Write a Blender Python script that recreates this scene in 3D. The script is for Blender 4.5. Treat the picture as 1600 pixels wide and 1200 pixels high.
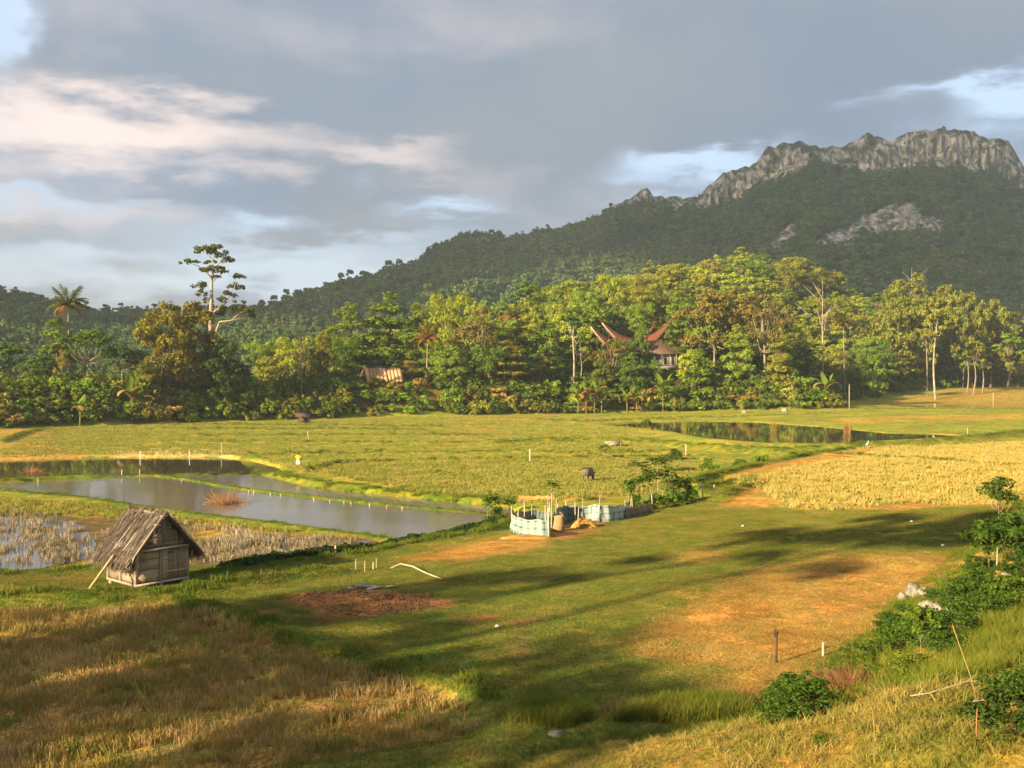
import bpy, math, random
import numpy as np
from mathutils import Vector, Matrix

# ------------------------------------------------------------------ scene, camera, sky, sun, exposure
sc = bpy.context.scene
for o in list(bpy.data.objects):
    bpy.data.objects.remove(o)
sc.render.engine = 'CYCLES'
sc.cycles.use_denoising = True
sc.cycles.use_adaptive_sampling = True
sc.cycles.adaptive_threshold = 0.025
sc.cycles.max_bounces = 6
sc.cycles.diffuse_bounces = 3
sc.cycles.glossy_bounces = 3
sc.cycles.transmission_bounces = 4
sc.cycles.transparent_max_bounces = 8
sc.cycles.volume_bounces = 0
sc.cycles.sample_clamp_indirect = 4.0
sc.view_settings.view_transform = 'Standard'
sc.view_settings.look = 'None'
sc.view_settings.gamma = 1.0
sc.view_settings.use_curve_mapping = False
sc.view_settings.exposure = 1.65

F = 1600 * 35.0 / 36.0        # focal length in photograph pixels
HY = 590.0                    # eye level in the photograph
CZ = 10.0                     # eye height above the ponds
cam_data = bpy.data.cameras.new('camera')
cam_data.lens = 35.0
cam_data.sensor_width = 36.0
cam_data.clip_start = 0.1
cam_data.clip_end = 20000.0
cam = bpy.data.objects.new('camera', cam_data)
sc.collection.objects.link(cam)
cam.location = (0, 0, CZ)
cam.rotation_euler = (math.radians(90) - math.atan((600 - HY) / F), 0, 0)
sc.camera = cam

SUN_EL = math.radians(19.0)
SUN_AZ = math.radians(-140.0)                     # plan angle of the direction towards the sun (x axis = 0)
SV = np.array([math.cos(SUN_AZ) * math.cos(SUN_EL), math.sin(SUN_AZ) * math.cos(SUN_EL), math.sin(SUN_EL)])
sun_data = bpy.data.lights.new('sun', 'SUN')
sun_data.energy = 5.0
sun_data.angle = math.radians(1.0)
sun_data.color = (1.0, 0.78, 0.47)
sun = bpy.data.objects.new('sun', sun_data)
sc.collection.objects.link(sun)
sun.rotation_euler = Vector((-SV[0], -SV[1], -SV[2])).to_track_quat('-Z', 'Y').to_euler()

SKY_STRENGTH = 0.10
CLOUD_GAIN = 1.10


class NT:
    """small helper to write node trees"""
    def __init__(self, tree):
        self.t = tree
    def n(self, typ, **kw):
        nd = self.t.nodes.new(typ)
        for k, v in kw.items():
            setattr(nd, k, v)
        return nd
    def link(self, a, b):
        self.t.links.new(a, b)
    def setin(self, sock, v):
        if hasattr(v, 'is_output'):
            self.t.links.new(v, sock)
        else:
            sock.default_value = v
    def math(self, op, a, b=0.0, c=0.0, clamp=False):
        nd = self.n('ShaderNodeMath', operation=op)
        nd.use_clamp = clamp
        self.setin(nd.inputs[0], a); self.setin(nd.inputs[1], b); self.setin(nd.inputs[2], c)
        return nd.outputs[0]
    def mix(self, fac, a, b, blend='MIX'):
        nd = self.n('ShaderNodeMix', data_type='RGBA', blend_type=blend)
        self.setin(nd.inputs[0], fac)
        for s, v in ((nd.inputs[6], a), (nd.inputs[7], b)):
            if not hasattr(v, 'is_output') and len(v) == 3:
                v = (*v, 1.0)
            self.setin(s, v)
        return nd.outputs[2]
    def noise(self, vec, scale, detail=4.0, rough=0.55, dist=0.0, out=0):
        nd = self.n('ShaderNodeTexNoise')
        nd.noise_dimensions = '3D'
        if vec is not None:
            self.link(vec, nd.inputs['Vector'])
        nd.inputs['Scale'].default_value = scale
        nd.inputs['Detail'].default_value = detail
        nd.inputs['Roughness'].default_value = rough
        nd.inputs['Distortion'].default_value = dist
        return nd.outputs[out]
    def ramp(self, fac, lo, hi, a=0.0, b=1.0):
        nd = self.n('ShaderNodeMapRange')
        nd.interpolation_type = 'SMOOTHSTEP'
        self.setin(nd.inputs[0], fac)
        nd.inputs[1].default_value = lo; nd.inputs[2].default_value = hi
        nd.inputs[3].default_value = a; nd.inputs[4].default_value = b
        return nd.outputs[0]
    def scalevec(self, vec, s):
        nd = self.n('ShaderNodeMapping')
        self.link(vec, nd.inputs[0])
        nd.inputs['Scale'].default_value = s
        return nd.outputs[0]


def build_world():
    w = bpy.data.worlds.new('World')
    sc.world = w
    w.use_nodes = True
    w.cycles.sampling_method = 'MANUAL'
    w.cycles.sample_map_resolution = 512
    t = w.node_tree
    t.nodes.clear()
    N = NT(t)
    out = N.n('ShaderNodeOutputWorld')
    bg = N.n('ShaderNodeBackground')
    bg.inputs[1].default_value = SKY_STRENGTH
    N.link(bg.outputs[0], out.inputs[0])
    sky = N.n('ShaderNodeTexSky', sky_type='NISHITA')
    sky.sun_disc = False
    sky.sun_elevation = SUN_EL
    sky.sun_rotation = math.atan2(SV[0], SV[1])
    sky.altitude = 800.0
    sky.air_density = 1.0
    sky.dust_density = 0.6
    tc = N.n('ShaderNodeTexCoord')
    sep = N.n('ShaderNodeSeparateXYZ')
    N.link(tc.outputs['Generated'], sep.inputs[0])
    x, y, z = sep.outputs
    # clouds lie on a high flat deck: direction divided by its height
    zc = N.math('ADD', N.math('MAXIMUM', z, 0.0), 0.14)
    comb = N.n('ShaderNodeCombineXYZ')
    N.link(N.math('DIVIDE', x, zc), comb.inputs[0])
    N.link(N.math('DIVIDE', y, zc), comb.inputs[1])
    deck = comb.outputs[0]
    n1 = N.noise(deck, 0.55, 5.0, 0.52, 0.35)
    n2 = N.noise(deck, 1.9, 6.0, 0.62, 0.3)
    n3 = N.noise(tc.outputs['Generated'], 4.5, 4.0, 0.55, 0.3)
    wob = N.noise(tc.outputs['Generated'], 7.0, 4.0, 0.6, 0.0)
    wob2 = N.noise(N.scalevec(tc.outputs['Generated'], (1, 1, 3.5)), 9.0, 4.0, 0.6, 0.0)
    az = N.math('ADD', N.math('ARCTAN2', x, y), N.math('MULTIPLY', N.math('SUBTRACT', wob, 0.5), 0.20))
    el = N.math('ADD', N.math('ARCSINE', z), N.math('MULTIPLY', N.math('SUBTRACT', wob2, 0.5), 0.11))

    ae = N.n('ShaderNodeCombineXYZ')
    N.link(az, ae.inputs[0]); N.link(el, ae.inputs[1])

    def total(base, bl):
        s = base
        for px, py, sx, sy, amp in bl:
            a0 = math.atan((px - 800) / F); e0 = math.atan((HY - py) / F)
            v = N.n('ShaderNodeVectorMath', operation='MULTIPLY_ADD')
            N.link(ae.outputs[0], v.inputs[0])
            v.inputs[1].default_value = (F / sx, F / sy, 0)
            v.inputs[2].default_value = (-a0 * F / sx, -e0 * F / sy, 0)
            d = N.n('ShaderNodeVectorMath', operation='DOT_PRODUCT')
            N.link(v.outputs[0], d.inputs[0]); N.link(v.outputs[0], d.inputs[1])
            s = N.math('MULTIPLY_ADD', N.math('POWER', 0.36788, d.outputs['Value']), amp, s)
        return s
    # openings between the clouds
    cover = total(N.math('ADD', N.math('MULTIPLY', n1, 0.75), 0.30), [
        (1095, 250, 110, 28, -0.42), (1010, 285, 80, 30, -0.22), (1590, 195, 75, 45, -0.42), (1480, 175, 120, 18, -0.22), (0, 75, 55, 80, -0.62),
        (690, 325, 110, 20, -0.30), (480, 385, 220, 24, -0.26), (350, 440, 420, 30, -0.30), (560, 430, 120, 30, -0.15),
        (60, 330, 140, 14, -0.16), (700, 120, 700, 90, 0.25)])
    cov = N.ramp(cover, 0.33, 0.72)
    # lit flanks against grey bases
    lit = total(N.math('ADD', N.math('MULTIPLY', n2, 0.42), N.math('MULTIPLY', n3, 0.42)), [
        (60, 230, 330, 62, 0.48), (330, 230, 200, 40, 0.16), (640, 252, 130, 26, 0.26), (760, 290, 90, 30, 0.2), (90, 350, 260, 30, 0.26),
        (550, 425, 95, 20, 0.42), (470, 450, 150, 18, 0.2), (1060, 232, 26, 20, 0.35), (400, 40, 420, 60, 0.10),
        (900, 190, 420, 70, -0.18), (330, 160, 260, 26, -0.14), (420, 310, 260, 30, -0.12), (700, 375, 90, 22, -0.18), (1350, 110, 320, 80, -0.14)])
    lf = N.ramp(lit, 0.36, 1.0)
    k = CLOUD_GAIN / SKY_STRENGTH
    warm = N.ramp(n1, 0.35, 0.65)
    dark = N.mix(warm, (0.074 * k, 0.102 * k, 0.146 * k), (0.112 * k, 0.126 * k, 0.145 * k))
    light = (0.38 * k, 0.315 * k, 0.29 * k)
    ccol = N.mix(lf, dark, light)
    blue = N.mix(0.78, N.mix(1.0, sky.outputs[0], (0.80, 0.9, 1.0, 1), 'MULTIPLY'), (0.225 * k, 0.275 * k, 0.34 * k))
    veil = N.mix(N.ramp(z, 0.02, 0.18, 0.75, 0.10), blue, (0.27 * k, 0.285 * k, 0.305 * k))
    N.link(N.mix(cov, veil, ccol), bg.inputs[0])


build_world()

# ------------------------------------------------------------------ helpers
COL = sc.collection
RNG = np.random.default_rng(7)
random.seed(7)


def link(o, parent=None):
    COL.objects.link(o)
    if parent is not None:
        o.parent = parent
    return o


def tag(o, label=None, cat=None, group=None, kind=None):
    if label: o['label'] = label
    if cat: o['category'] = cat
    if group: o['group'] = group
    if kind: o['kind'] = kind
    return o


def empty(name, loc=(0, 0, 0), rz=0.0):
    e = bpy.data.objects.new(name, None)
    e.empty_display_size = 0.3
    e.location = loc
    e.rotation_euler = (0, 0, rz)
    return link(e)


def mesh_np(name, V, faces, mats=None, smooth=False, fm=None):
    """V: (n,3); faces: list of index arrays (k,3) or (k,4), all joined"""
    me = bpy.data.meshes.new(name)
    V = np.asarray(V, np.float32)
    if isinstance(faces, np.ndarray):
        faces = [faces]
    faces = [np.asarray(f, np.int32) for f in faces if len(f)]
    loops = np.concatenate([f.ravel() for f in faces]) if faces else np.zeros(0, np.int32)
    sizes = np.concatenate([np.full(len(f), f.shape[1], np.int32) for f in faces]) if faces else np.zeros(0, np.int32)
    me.vertices.add(len(V)); me.vertices.foreach_set('co', V.ravel())
    me.loops.add(len(loops)); me.loops.foreach_set('vertex_index', loops)
    me.polygons.add(len(sizes))
    starts = np.concatenate([[0], np.cumsum(sizes)[:-1]]).astype(np.int32) if len(sizes) else np.zeros(0, np.int32)
    me.polygons.foreach_set('loop_start', starts)
    me.polygons.foreach_set('loop_total', sizes)
    if fm is not None:
        me.polygons.foreach_set('material_index', np.asarray(fm, np.int32))
    if smooth:
        me.polygons.foreach_set('use_smooth', np.ones(len(sizes), bool))
    for m in (mats or []):
        me.materials.append(m)
    me.update(calc_edges=True)
    return me


class MB:
    """collects simple shapes and links them as one mesh object"""
    def __init__(self):
        self.v = []; self.q = []; self.t = []; self.n = 0
    def add(self, V, quads=(), tris=()):
        V = np.asarray(V, float)
        self.v.append(V)
        for f in quads: self.q.append([i + self.n for i in f])
        for f in tris: self.t.append([i + self.n for i in f])
        self.n += len(V)
        return self
    def hexa(self, P):
        return self.add(P, [(0, 3, 2, 1), (4, 5, 6, 7), (0, 1, 5, 4), (1, 2, 6, 5), (2, 3, 7, 6), (3, 0, 4, 7)])
    def box(self, c, s, M=None, jit=0.0):
        x, y, z = [k / 2 for k in s]
        P = np.array([[-x, -y, -z], [x, -y, -z], [x, y, -z], [-x, y, -z], [-x, -y, z], [x, -y, z], [x, y, z], [-x, y, z]])
        if jit: P = P + np.random.default_rng(int(abs(c[0] * 97 + c[2] * 31) * 10) % 9999).uniform(-jit, jit, P.shape)
        P = P + np.asarray(c)
        if M is not None:
            P = P @ np.asarray(M)[:3, :3].T + np.asarray(M)[:3, 3]
        return self.hexa(P)
    def tube(self, pts, radii, n=6, cap=True):
        pts = np.asarray(pts, float); radii = np.broadcast_to(np.asarray(radii, float), (len(pts),))
        V = []
        prev = None
        for i, p in enumerate(pts):
            a = pts[max(i - 1, 0)]; b = pts[min(i + 1, len(pts) - 1)]
            d = b - a; d = d / (np.linalg.norm(d) + 1e-9)
            if prev is None:
                up = np.array([0, 0, 1.0]) if abs(d[2]) < 0.9 else np.array([1.0, 0, 0])
            else:
                up = prev
            s = np.cross(d, up); s /= np.linalg.norm(s) + 1e-9
            u = np.cross(s, d); prev = u
            for k in range(n):
                an = 2 * math.pi * k / n
                V.append(p + radii[i] * (math.cos(an) * s + math.sin(an) * u))
        Q = []; T = []
        m = len(pts)
        for i in range(m - 1):
            for k in range(n):
                Q.append((i * n + k, i * n + (k + 1) % n, (i + 1) * n + (k + 1) % n, (i + 1) * n + k))
        if cap:
            V.append(pts[0]); V.append(pts[-1])
            for k in range(n):
                T.append((m * n, (k + 1) % n, k)); T.append((m * n + 1, (m - 1) * n + k, (m - 1) * n + (k + 1) % n))
        return self.add(V, Q, T)
    def mesh(self, name, mat, smooth=False):
        V = np.concatenate(self.v)
        fs = []
        if self.q: fs.append(np.array(self.q))
        if self.t: fs.append(np.array(self.t))
        return mesh_np(name, V, fs, [mat] if mat else None, smooth)
    def build(self, name, mat, parent=None, smooth=False):
        o = bpy.data.objects.new(name, self.mesh(name, mat, smooth))
        return link(o, parent)


def _hash(i, j, s):
    h = (i.astype(np.int64) * 374761393 + j.astype(np.int64) * 668265263 + s * 1442695041) & 0xFFFFFFFF
    h = ((h ^ (h >> 13)) * 1274126177) & 0xFFFFFFFF
    return ((h ^ (h >> 16)) & 0xFFFFFF) / float(0xFFFFFF)


def vnoise(x, y, s=0):
    x = np.asarray(x, float); y = np.asarray(y, float)
    i = np.floor(x); j = np.floor(y)
    fx = x - i; fy = y - j
    fx = fx * fx * (3 - 2 * fx); fy = fy * fy * (3 - 2 * fy)
    a = _hash(i, j, s); b = _hash(i + 1, j, s); c = _hash(i, j + 1, s); d = _hash(i + 1, j + 1, s)
    return (a * (1 - fx) + b * fx) * (1 - fy) + (c * (1 - fx) + d * fx) * fy


def fbm(x, y, s=0, o=4):
    r = 0; a = 0.5; t = 0
    x = np.asarray(x, float); y = np.asarray(y, float)
    for k in range(o):
        r = r + a * vnoise(x * 2 ** k, y * 2 ** k, s + k * 17); t += a; a *= 0.5
    return r / t * 2 - 1


def sstep(a, b, x):
    t = np.clip((x - a) / (b - a), 0, 1)
    return t * t * (3 - 2 * t)


def seg_dist(P, X, Y, closed=False):
    """distance to a polyline, and for a closed one the signed distance (inside positive)"""
    P = np.asarray(P, float)
    n = len(P)
    best = np.full(X.shape, 1e18)
    inside = np.zeros(X.shape, bool)
    for i in range(n if closed else n - 1):
        ax, ay = P[i]; bx, by = P[(i + 1) % n]
        dx, dy = bx - ax, by - ay
        t = np.clip(((X - ax) * dx + (Y - ay) * dy) / (dx * dx + dy * dy + 1e-12), 0, 1)
        best = np.minimum(best, (X - ax - t * dx) ** 2 + (Y - ay - t * dy) ** 2)
        if closed:
            c = (ay > Y) != (by > Y)
            with np.errstate(divide='ignore', invalid='ignore'):
                xi = (bx - ax) * (Y - ay) / (by - ay if by != ay else 1e-12) + ax
            inside ^= c & (X < xi)
    d = np.sqrt(best)
    return np.where(inside, d, -d) if closed else d


def at(px, py, z):
    """ground point seen at a photograph pixel, for ground at height z"""
    d = (CZ - z) * F / (py - HY)
    return ((px - 800) / F * d, d)


def poly(pts, z):
    return [at(px, py, z) for px, py in pts]


def signed_line(P, X, Y):
    """signed distance to an open polyline (positive on its right-hand side)"""
    P = np.asarray(P, float)
    best = np.full(X.shape, 1e18); sg = np.ones(X.shape)
    for i in range(len(P) - 1):
        ax, ay = P[i]; bx, by = P[i + 1]
        dx, dy = bx - ax, by - ay
        t = ((X - ax) * dx + (Y - ay) * dy) / (dx * dx + dy * dy + 1e-12)
        lo = -1e9 if i == 0 else 0.0
        hi = 1e9 if i == len(P) - 2 else 1.0
        t = np.clip(t, lo, hi)
        ex = X - ax - t * dx; ey = Y - ay - t * dy
        d2 = ex * ex + ey * ey
        side = np.sign((X - ax) * dy - (Y - ay) * dx)
        m = d2 < best
        best = np.where(m, d2, best); sg = np.where(m, side, sg)
    return np.sqrt(best) * sg
# ------------------------------------------------------------------ the lie of the land
TOE = [(-60, -10), (-20, 8), (-7, 15.5), (0.8, 22.5), (6.3, 24.6), (12.6, 34), (20.5, 46), (37.8, 75), (62, 108), (110, 135)]   # foot of the hill the camera stands on
EDGE = [(-60, 44), (-24, 47), (-14, 51), (-5.5, 56.5), (0.3, 61), (10.6, 71), (19.5, 84), (32, 96), (60, 112), (110, 130)]           # rim of the meadow shelf
TREELINE = [(-170, 150), (-92, 178), (-56, 208), (-15, 232), (16, 247), (49, 252), (72, 247), (82, 252), (98, 300), (130, 342), (215, 415), (330, 470)]
RIDGE_Y = [(380, 500), (430, 485), (500, 458), (560, 447), (600, 428), (640, 418), (680, 395), (720, 371), (760, 372), (800, 377), (850, 371), (900, 362), (950, 344),
           (975, 318), (1010, 304), (1020, 314), (1045, 313), (1075, 318), (1090, 316), (1130, 276), (1180, 262), (1200, 238), (1240, 231), (1280, 240), (1320, 237),
           (1355, 217), (1390, 231), (1420, 217), (1480, 211), (1520, 216), (1545, 227), (1575, 227), (1600, 272), (1660, 300), (1750, 350), (1900, 400), (2100, 450)]


def hill_e(X, Y):
    return signed_line(TOE, X, Y)


def forest_s(X, Y):
    return -signed_line(TREELINE, X, Y)          # metres behind the edge of the trees


def base_z(X, Y):
    edge = signed_line(EDGE, X, Y)
    shelf = sstep(-1.8, 1.5, edge)
    z_low = 0.35 + 0.006 * np.clip(Y - 110, 0, 140)
    z_right = 0.8 + 0.0155 * np.clip(Y - 160, 0, 90) + 0.085 * np.clip(Y - 324, 0, 45)
    rt = sstep(20, 75, X - 0.05 * (Y - 100))
    z_low = z_low * (1 - rt) + np.maximum(z_right, z_low) * rt
    e = hill_e(X, Y)
    z_shelf = 0.75 + 0.5 * sstep(0, 22, edge) + 0.35 * sstep(-12, 0, e)
    z = z_low * (1 - shelf) + z_shelf * shelf
    z = z + 0.10 * fbm(X / 7, Y / 7, 3) * (0.4 + 0.6 * shelf)
    # the slope under the camera
    ep = np.clip(e, 0, None)
    hz = (0.30 + 0.9 * sstep(2.0, 9.0, X)) * sstep(0, 5.5, ep) + 0.245 * np.minimum(ep, 60) + 1.9 * (1 - sstep(2.0, 7.0, X)) * sstep(8, 18, ep) + 0.5 * sstep(0, 3, ep) * fbm(X / 5.5, Y / 5.5, 11) + 0.12 * sstep(0, 2, ep) * fbm(X / 1.4, Y / 1.4, 5)
    z = z + hz
    # bank and wooded hill behind the fields
    s = forest_s(X, Y)
    sp = np.clip(s, 0, None)
    bank = 6.0 * sstep(0, 14, sp) * (1 - 0.15 * sstep(60, 110, X))
    knoll = 39 * np.exp(-(((X - 128) / 98) ** 2)) * sstep(0, 95, sp) + 9 * np.exp(-(((X - 20) / 60) ** 2)) * sstep(10, 90, sp)
    knoll = knoll * (1 - 0.55 * sstep(0, 1, (Y - 470) / 180))
    terr = 1.7 * np.exp(-(((X + 30) / 14) ** 2) - (((Y - 240) / 12) ** 2))
    z = z + bank + knoll + terr + 0.5 * sstep(5, 40, sp) * fbm(X / 14, Y / 14, 21)
    return z


G_MEADOW = (0.165, 0.185, 0.038); G_DRY = (0.33, 0.215, 0.055); STRAW = (0.58, 0.335, 0.09)
SOIL = (0.36, 0.18, 0.078); STUB = (0.34, 0.235, 0.078); FIELD = (0.27, 0.285, 0.048); GOLD = (0.40, 0.33, 0.078)
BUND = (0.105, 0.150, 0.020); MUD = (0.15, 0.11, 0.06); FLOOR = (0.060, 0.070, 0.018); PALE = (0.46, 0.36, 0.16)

# colour / level zones: (outline in the photograph, ground height, colour, level?, edge softness, edge roughness)
ZONES = [
    # fields beyond the ponds
    ([(0, 672), (90, 668), (100, 700), (160, 712), (0, 716)], 0.75, (0.36, 0.235, 0.065), False, 2.0, 2.0),
    ([(480, 735), (540, 724), (800, 719), (1080, 716), (1130, 742), (1060, 752), (980, 775), (800, 784), (640, 768)], 0.45, (0.33, 0.26, 0.062), True, 1.2, 0.8),
    ([(470, 712), (800, 708), (1060, 706), (1110, 713), (800, 717), (560, 721)], 0.6, (0.30, 0.285, 0.040), False, 1.0, 1.0),
    ([(700, 652), (840, 650), (860, 656), (720, 660)], 1.2, (0.42, 0.26, 0.07), False, 2, 2.0),
    ([(690, 668), (770, 664), (780, 678), (700, 680)], 0.9, (0.40, 0.24, 0.07), False, 2, 2.5),
    ([(170, 711), (185, 702), (260, 699), (350, 703), (372, 712)], 0.5, (0.50, 0.38, 0.15), False, 0.5, 0.4),
    ([(1380, 622), (1600, 614), (1600, 624), (1400, 629)], 3.4, (0.34, 0.25, 0.06), False, 2, 2.0),
    ([(1300, 652), (1600, 646), (1600, 652), (1320, 657)], 1.8, (0.40, 0.28, 0.06), False, 2, 2.0),
    # golden stubble and straw on the right
    ([(1135, 742), (1250, 716), (1350, 700), (1480, 696), (1600, 690), (1700, 690), (1760, 800), (1600, 797), (1420, 800), (1240, 797), (1160, 780)], 1.0, GOLD, True, 1.2, 0.5),
    ([(1110, 752), (1190, 728), (1290, 710), (1370, 700), (1330, 716), (1250, 726), (1180, 742)], 1.0, STRAW, False, 0.8, 1.2),
    ([(1130, 788), (1150, 768), (1190, 766), (1215, 792)], 1.0, STRAW, False, 0.6, 0.8),
    ([(1330, 797), (1420, 786), (1530, 795), (1600, 800), (1600, 806), (1400, 806)], 1.0, (0.46, 0.27, 0.07), False, 0.8, 1.0),
    # meadow: trodden straw and bare patches
    ([(1000, 1005), (1060, 960), (1190, 892), (1300, 880), (1500, 878), (1490, 925), (1380, 965), (1370, 1000), (1250, 1050), (1190, 1120), (1130, 1110), (1150, 1060), (1010, 1030)], 1.3, (0.56, 0.335, 0.095), False, 2.2, 2.0),
    ([(630, 872), (700, 850), (800, 832), (860, 842), (840, 856), (720, 876)], 1.0, STRAW, False, 0.8, 0.8),
    ([(1055, 872), (1090, 860), (1135, 866), (1110, 884)], 1.1, (0.42, 0.25, 0.06), False, 1.5, 1.2),
    ([(430, 932), (470, 920), (560, 912), (640, 922), (712, 938), (690, 950), (560, 965), (520, 960), (480, 948)], 1.2, SOIL, False, 0.25, 0.25),
    ([(455, 968), (500, 955), (550, 962), (530, 978), (480, 978)], 1.2, (0.19, 0.10, 0.05), False, 0.5, 0.5),
    ([(380, 945), (430, 938), (452, 948), (410, 962)], 1.2, (0.20, 0.11, 0.05), False, 0.4, 0.4),
    ([(700, 962), (760, 958), (790, 968), (730, 974)], 1.25, (0.20, 0.12, 0.05), False, 0.4, 0.5),
    ([(795, 968), (850, 964), (860, 972), (805, 978)], 1.25, (0.20, 0.12, 0.05), False, 0.3, 0.4),
    ([(808, 975), (832, 975), (830, 1040), (815, 1100), (800, 1100)], 1.25, (0.20, 0.15, 0.05), False, 0.6, 0.5),
    ([(860, 842), (850, 818), (930, 805), (960, 812), (930, 828), (900, 838)], 1.0, (0.33, 0.17, 0.07), False, 0.3, 0.2),
    ([(380, 905), (480, 892), (560, 890), (500, 900), (420, 915)], 1.0, (0.22, 0.15, 0.05), False, 0.4, 0.5),
    ([(640, 905), (690, 900), (720, 910), (660, 915)], 1.15, (0.21, 0.13, 0.05), False, 0.4, 0.4),
    # stubble field in front of the hut
    ([(-260, 975), (0, 958), (230, 946), (292, 952), (440, 1003), (610, 1058), (795, 1112), (720, 1170), (420, 1215), (0, 1240), (-260, 1240)], 1.05, STUB, True, 0.5, 0.35),
    ([(-260, 905), (0, 895), (140, 896), (150, 925), (0, 925), (-260, 935)], 0.9, (0.23, 0.155, 0.06), False, 0.4, 0.4),
    # wet paddies left of and behind the hut
    ([(-260, 805), (0, 797), (110, 800), (300, 812), (420, 826), (600, 846), (640, 856), (500, 875), (330, 893), (160, 875), (60, 890), (-260, 905)], 0.30, MUD, True, 0.5, 0.4),
    ([(-260, 790), (0, 778), (140, 785), (300, 806), (430, 822), (560, 840), (420, 828), (290, 815), (100, 802), (-260, 808)], 0.45, (0.36, 0.25, 0.055), False, 0.5, 0.6),
    ([(300, 818), (420, 826), (470, 838), (380, 842), (300, 838)], 0.45, (0.34, 0.24, 0.055), False, 0.6, 0.8),
]
# ponds: (outline, water level, name suffix, depth)
PONDS = {
    'grey': ([(-260, 772), (0, 766), (120, 776), (250, 796), (380, 812), (520, 830), (600, 841), (650, 845), (720, 833), (795, 815), (800, 808), (650, 795), (500, 780), (360, 764), (300, 752), (240, 744), (110, 749), (0, 756), (-260, 760)], 0.0),
    'brown': ([(-260, 726), (0, 720), (170, 715), (340, 715), (385, 720), (425, 730), (440, 738), (400, 740), (240, 740), (110, 744), (0, 750), (-260, 756)], 0.12),
    'wedge': ([(262, 742.5), (430, 742), (520, 760), (640, 774), (790, 790), (798, 804), (650, 791), (500, 776), (362, 760), (300, 748)], 0.06),
    'reed': ([(930, 664), (1000, 661), (1080, 659), (1180, 660), (1290, 668), (1380, 677), (1480, 680), (1500, 682), (1380, 688), (1300, 693), (1200, 692), (1110, 685), (1060, 675), (980, 668)], 0.95),
    'far': ([(1390, 633), (1460, 630), (1600, 631), (1720, 630), (1720, 638), (1600, 638), (1440, 637)], 2.1),
}
# grassy banks: (line, ground height, height, half width, colour)
BUNDS = [
    ([(-260, 757), (0, 753), (110, 747), (240, 742.5), (330, 741), (430, 741)], 0.1, 0.22, 0.40, BUND),
    ([(240, 743), (300, 750), (362, 762), (500, 778), (650, 793), (800, 806)], 0.05, 0.20, 0.34, BUND),
    ([(-260, 776), (0, 771), (120, 780), (250, 800), (380, 816), (520, 834), (600, 846), (650, 850)], 0.1, 0.18, 0.6, BUND),
    ([(430, 741), (500, 757), (620, 771), (790, 787)], 0.2, 0.35, 1.3, (0.17, 0.20, 0.022)),
    ([(-260, 948), (0, 938), (140, 934), (240, 928), (330, 922), (420, 908), (520, 895)], 1.0, 0.40, 0.65, (0.080, 0.115, 0.018)),
    ([(280, 945), (440, 996), (620, 1053), (800, 1108), (850, 1126)], 1.1, 0.42, 0.50, (0.085, 0.125, 0.018)),
    ([(-260, 915), (0, 903), (150, 893), (200, 888)], 0.6, 0.35, 0.6, (0.085, 0.115, 0.02)),
    ([(330, 905), (460, 886), (560, 875), (650, 852), (740, 838), (800, 818)], 0.5, 0.30, 0.9, (0.085, 0.12, 0.02)),
    ([(472, 736), (530, 725), (620, 721), (780, 718), (1000, 716), (1110, 714)], 0.5, 0.35, 0.40, (0.15, 0.17, 0.025)),
    ([(380, 712), (440, 709), (560, 706.5), (780, 705), (900, 708), (1060, 705)], 0.65, 0.40, 0.5, (0.15, 0.17, 0.025)),
    ([(250, 690), (420, 690), (640, 692), (800, 690), (900, 690)], 0.7, 0.25, 0.6, (0.19, 0.19, 0.03)),
    ([(260, 664), (500, 665), (700, 667)], 0.9, 0.4, 0.8, (0.15, 0.16, 0.03)),
    ([(250, 671), (500, 671), (660, 672)], 0.85, 0.4, 0.8, (0.15, 0.16, 0.03)),
    ([(300, 680), (560, 680), (760, 679)], 0.8, 0.3, 0.7, (0.18, 0.18, 0.03)),
    ([(840, 655), (900, 658), (1000, 655), (1100, 652), (1300, 650)], 1.2, 0.3, 0.8, (0.18, 0.2, 0.03)),
    ([(780, 690), (900, 684), (1000, 688), (1100, 696), (1200, 702), (1300, 699)], 1.0, 0.28, 1.6, (0.17, 0.19, 0.025)),
    ([(1300, 697), (1420, 692), (1520, 684), (1600, 674), (1700, 670)], 1.3, 0.4, 1.2, (0.17, 0.19, 0.03)),
    ([(1085, 750), (1180, 729), (1260, 712), (1350, 699)], 1.0, 0.35, 0.6, (0.13, 0.16, 0.022)),
    ([(1090, 764), (1140, 757), (1178, 752), (1165, 764), (1130, 776)], 1.0, 0.45, 0.7, (0.11, 0.15, 0.02)),
    ([(1240, 706), (1420, 716), (1600, 729), (1700, 736)], 1.05, 0.25, 0.5, (0.2, 0.2, 0.035)),
    ([(1340, 640), (1450, 640), (1600, 641)], 1.95, 0.25, 1.2, (0.22, 0.2, 0.03)),
    ([(0, 690), (40, 676), (90, 666)], 0.8, 0.3, 0.8, (0.16, 0.19, 0.025)),
]


def bbox_mask(P, X, Y, m):
    P = np.asarray(P)
    return (X > P[:, 0].min() - m) & (X < P[:, 0].max() + m) & (Y > P[:, 1].min() - m) & (Y < P[:, 1].max() + m)


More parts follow.
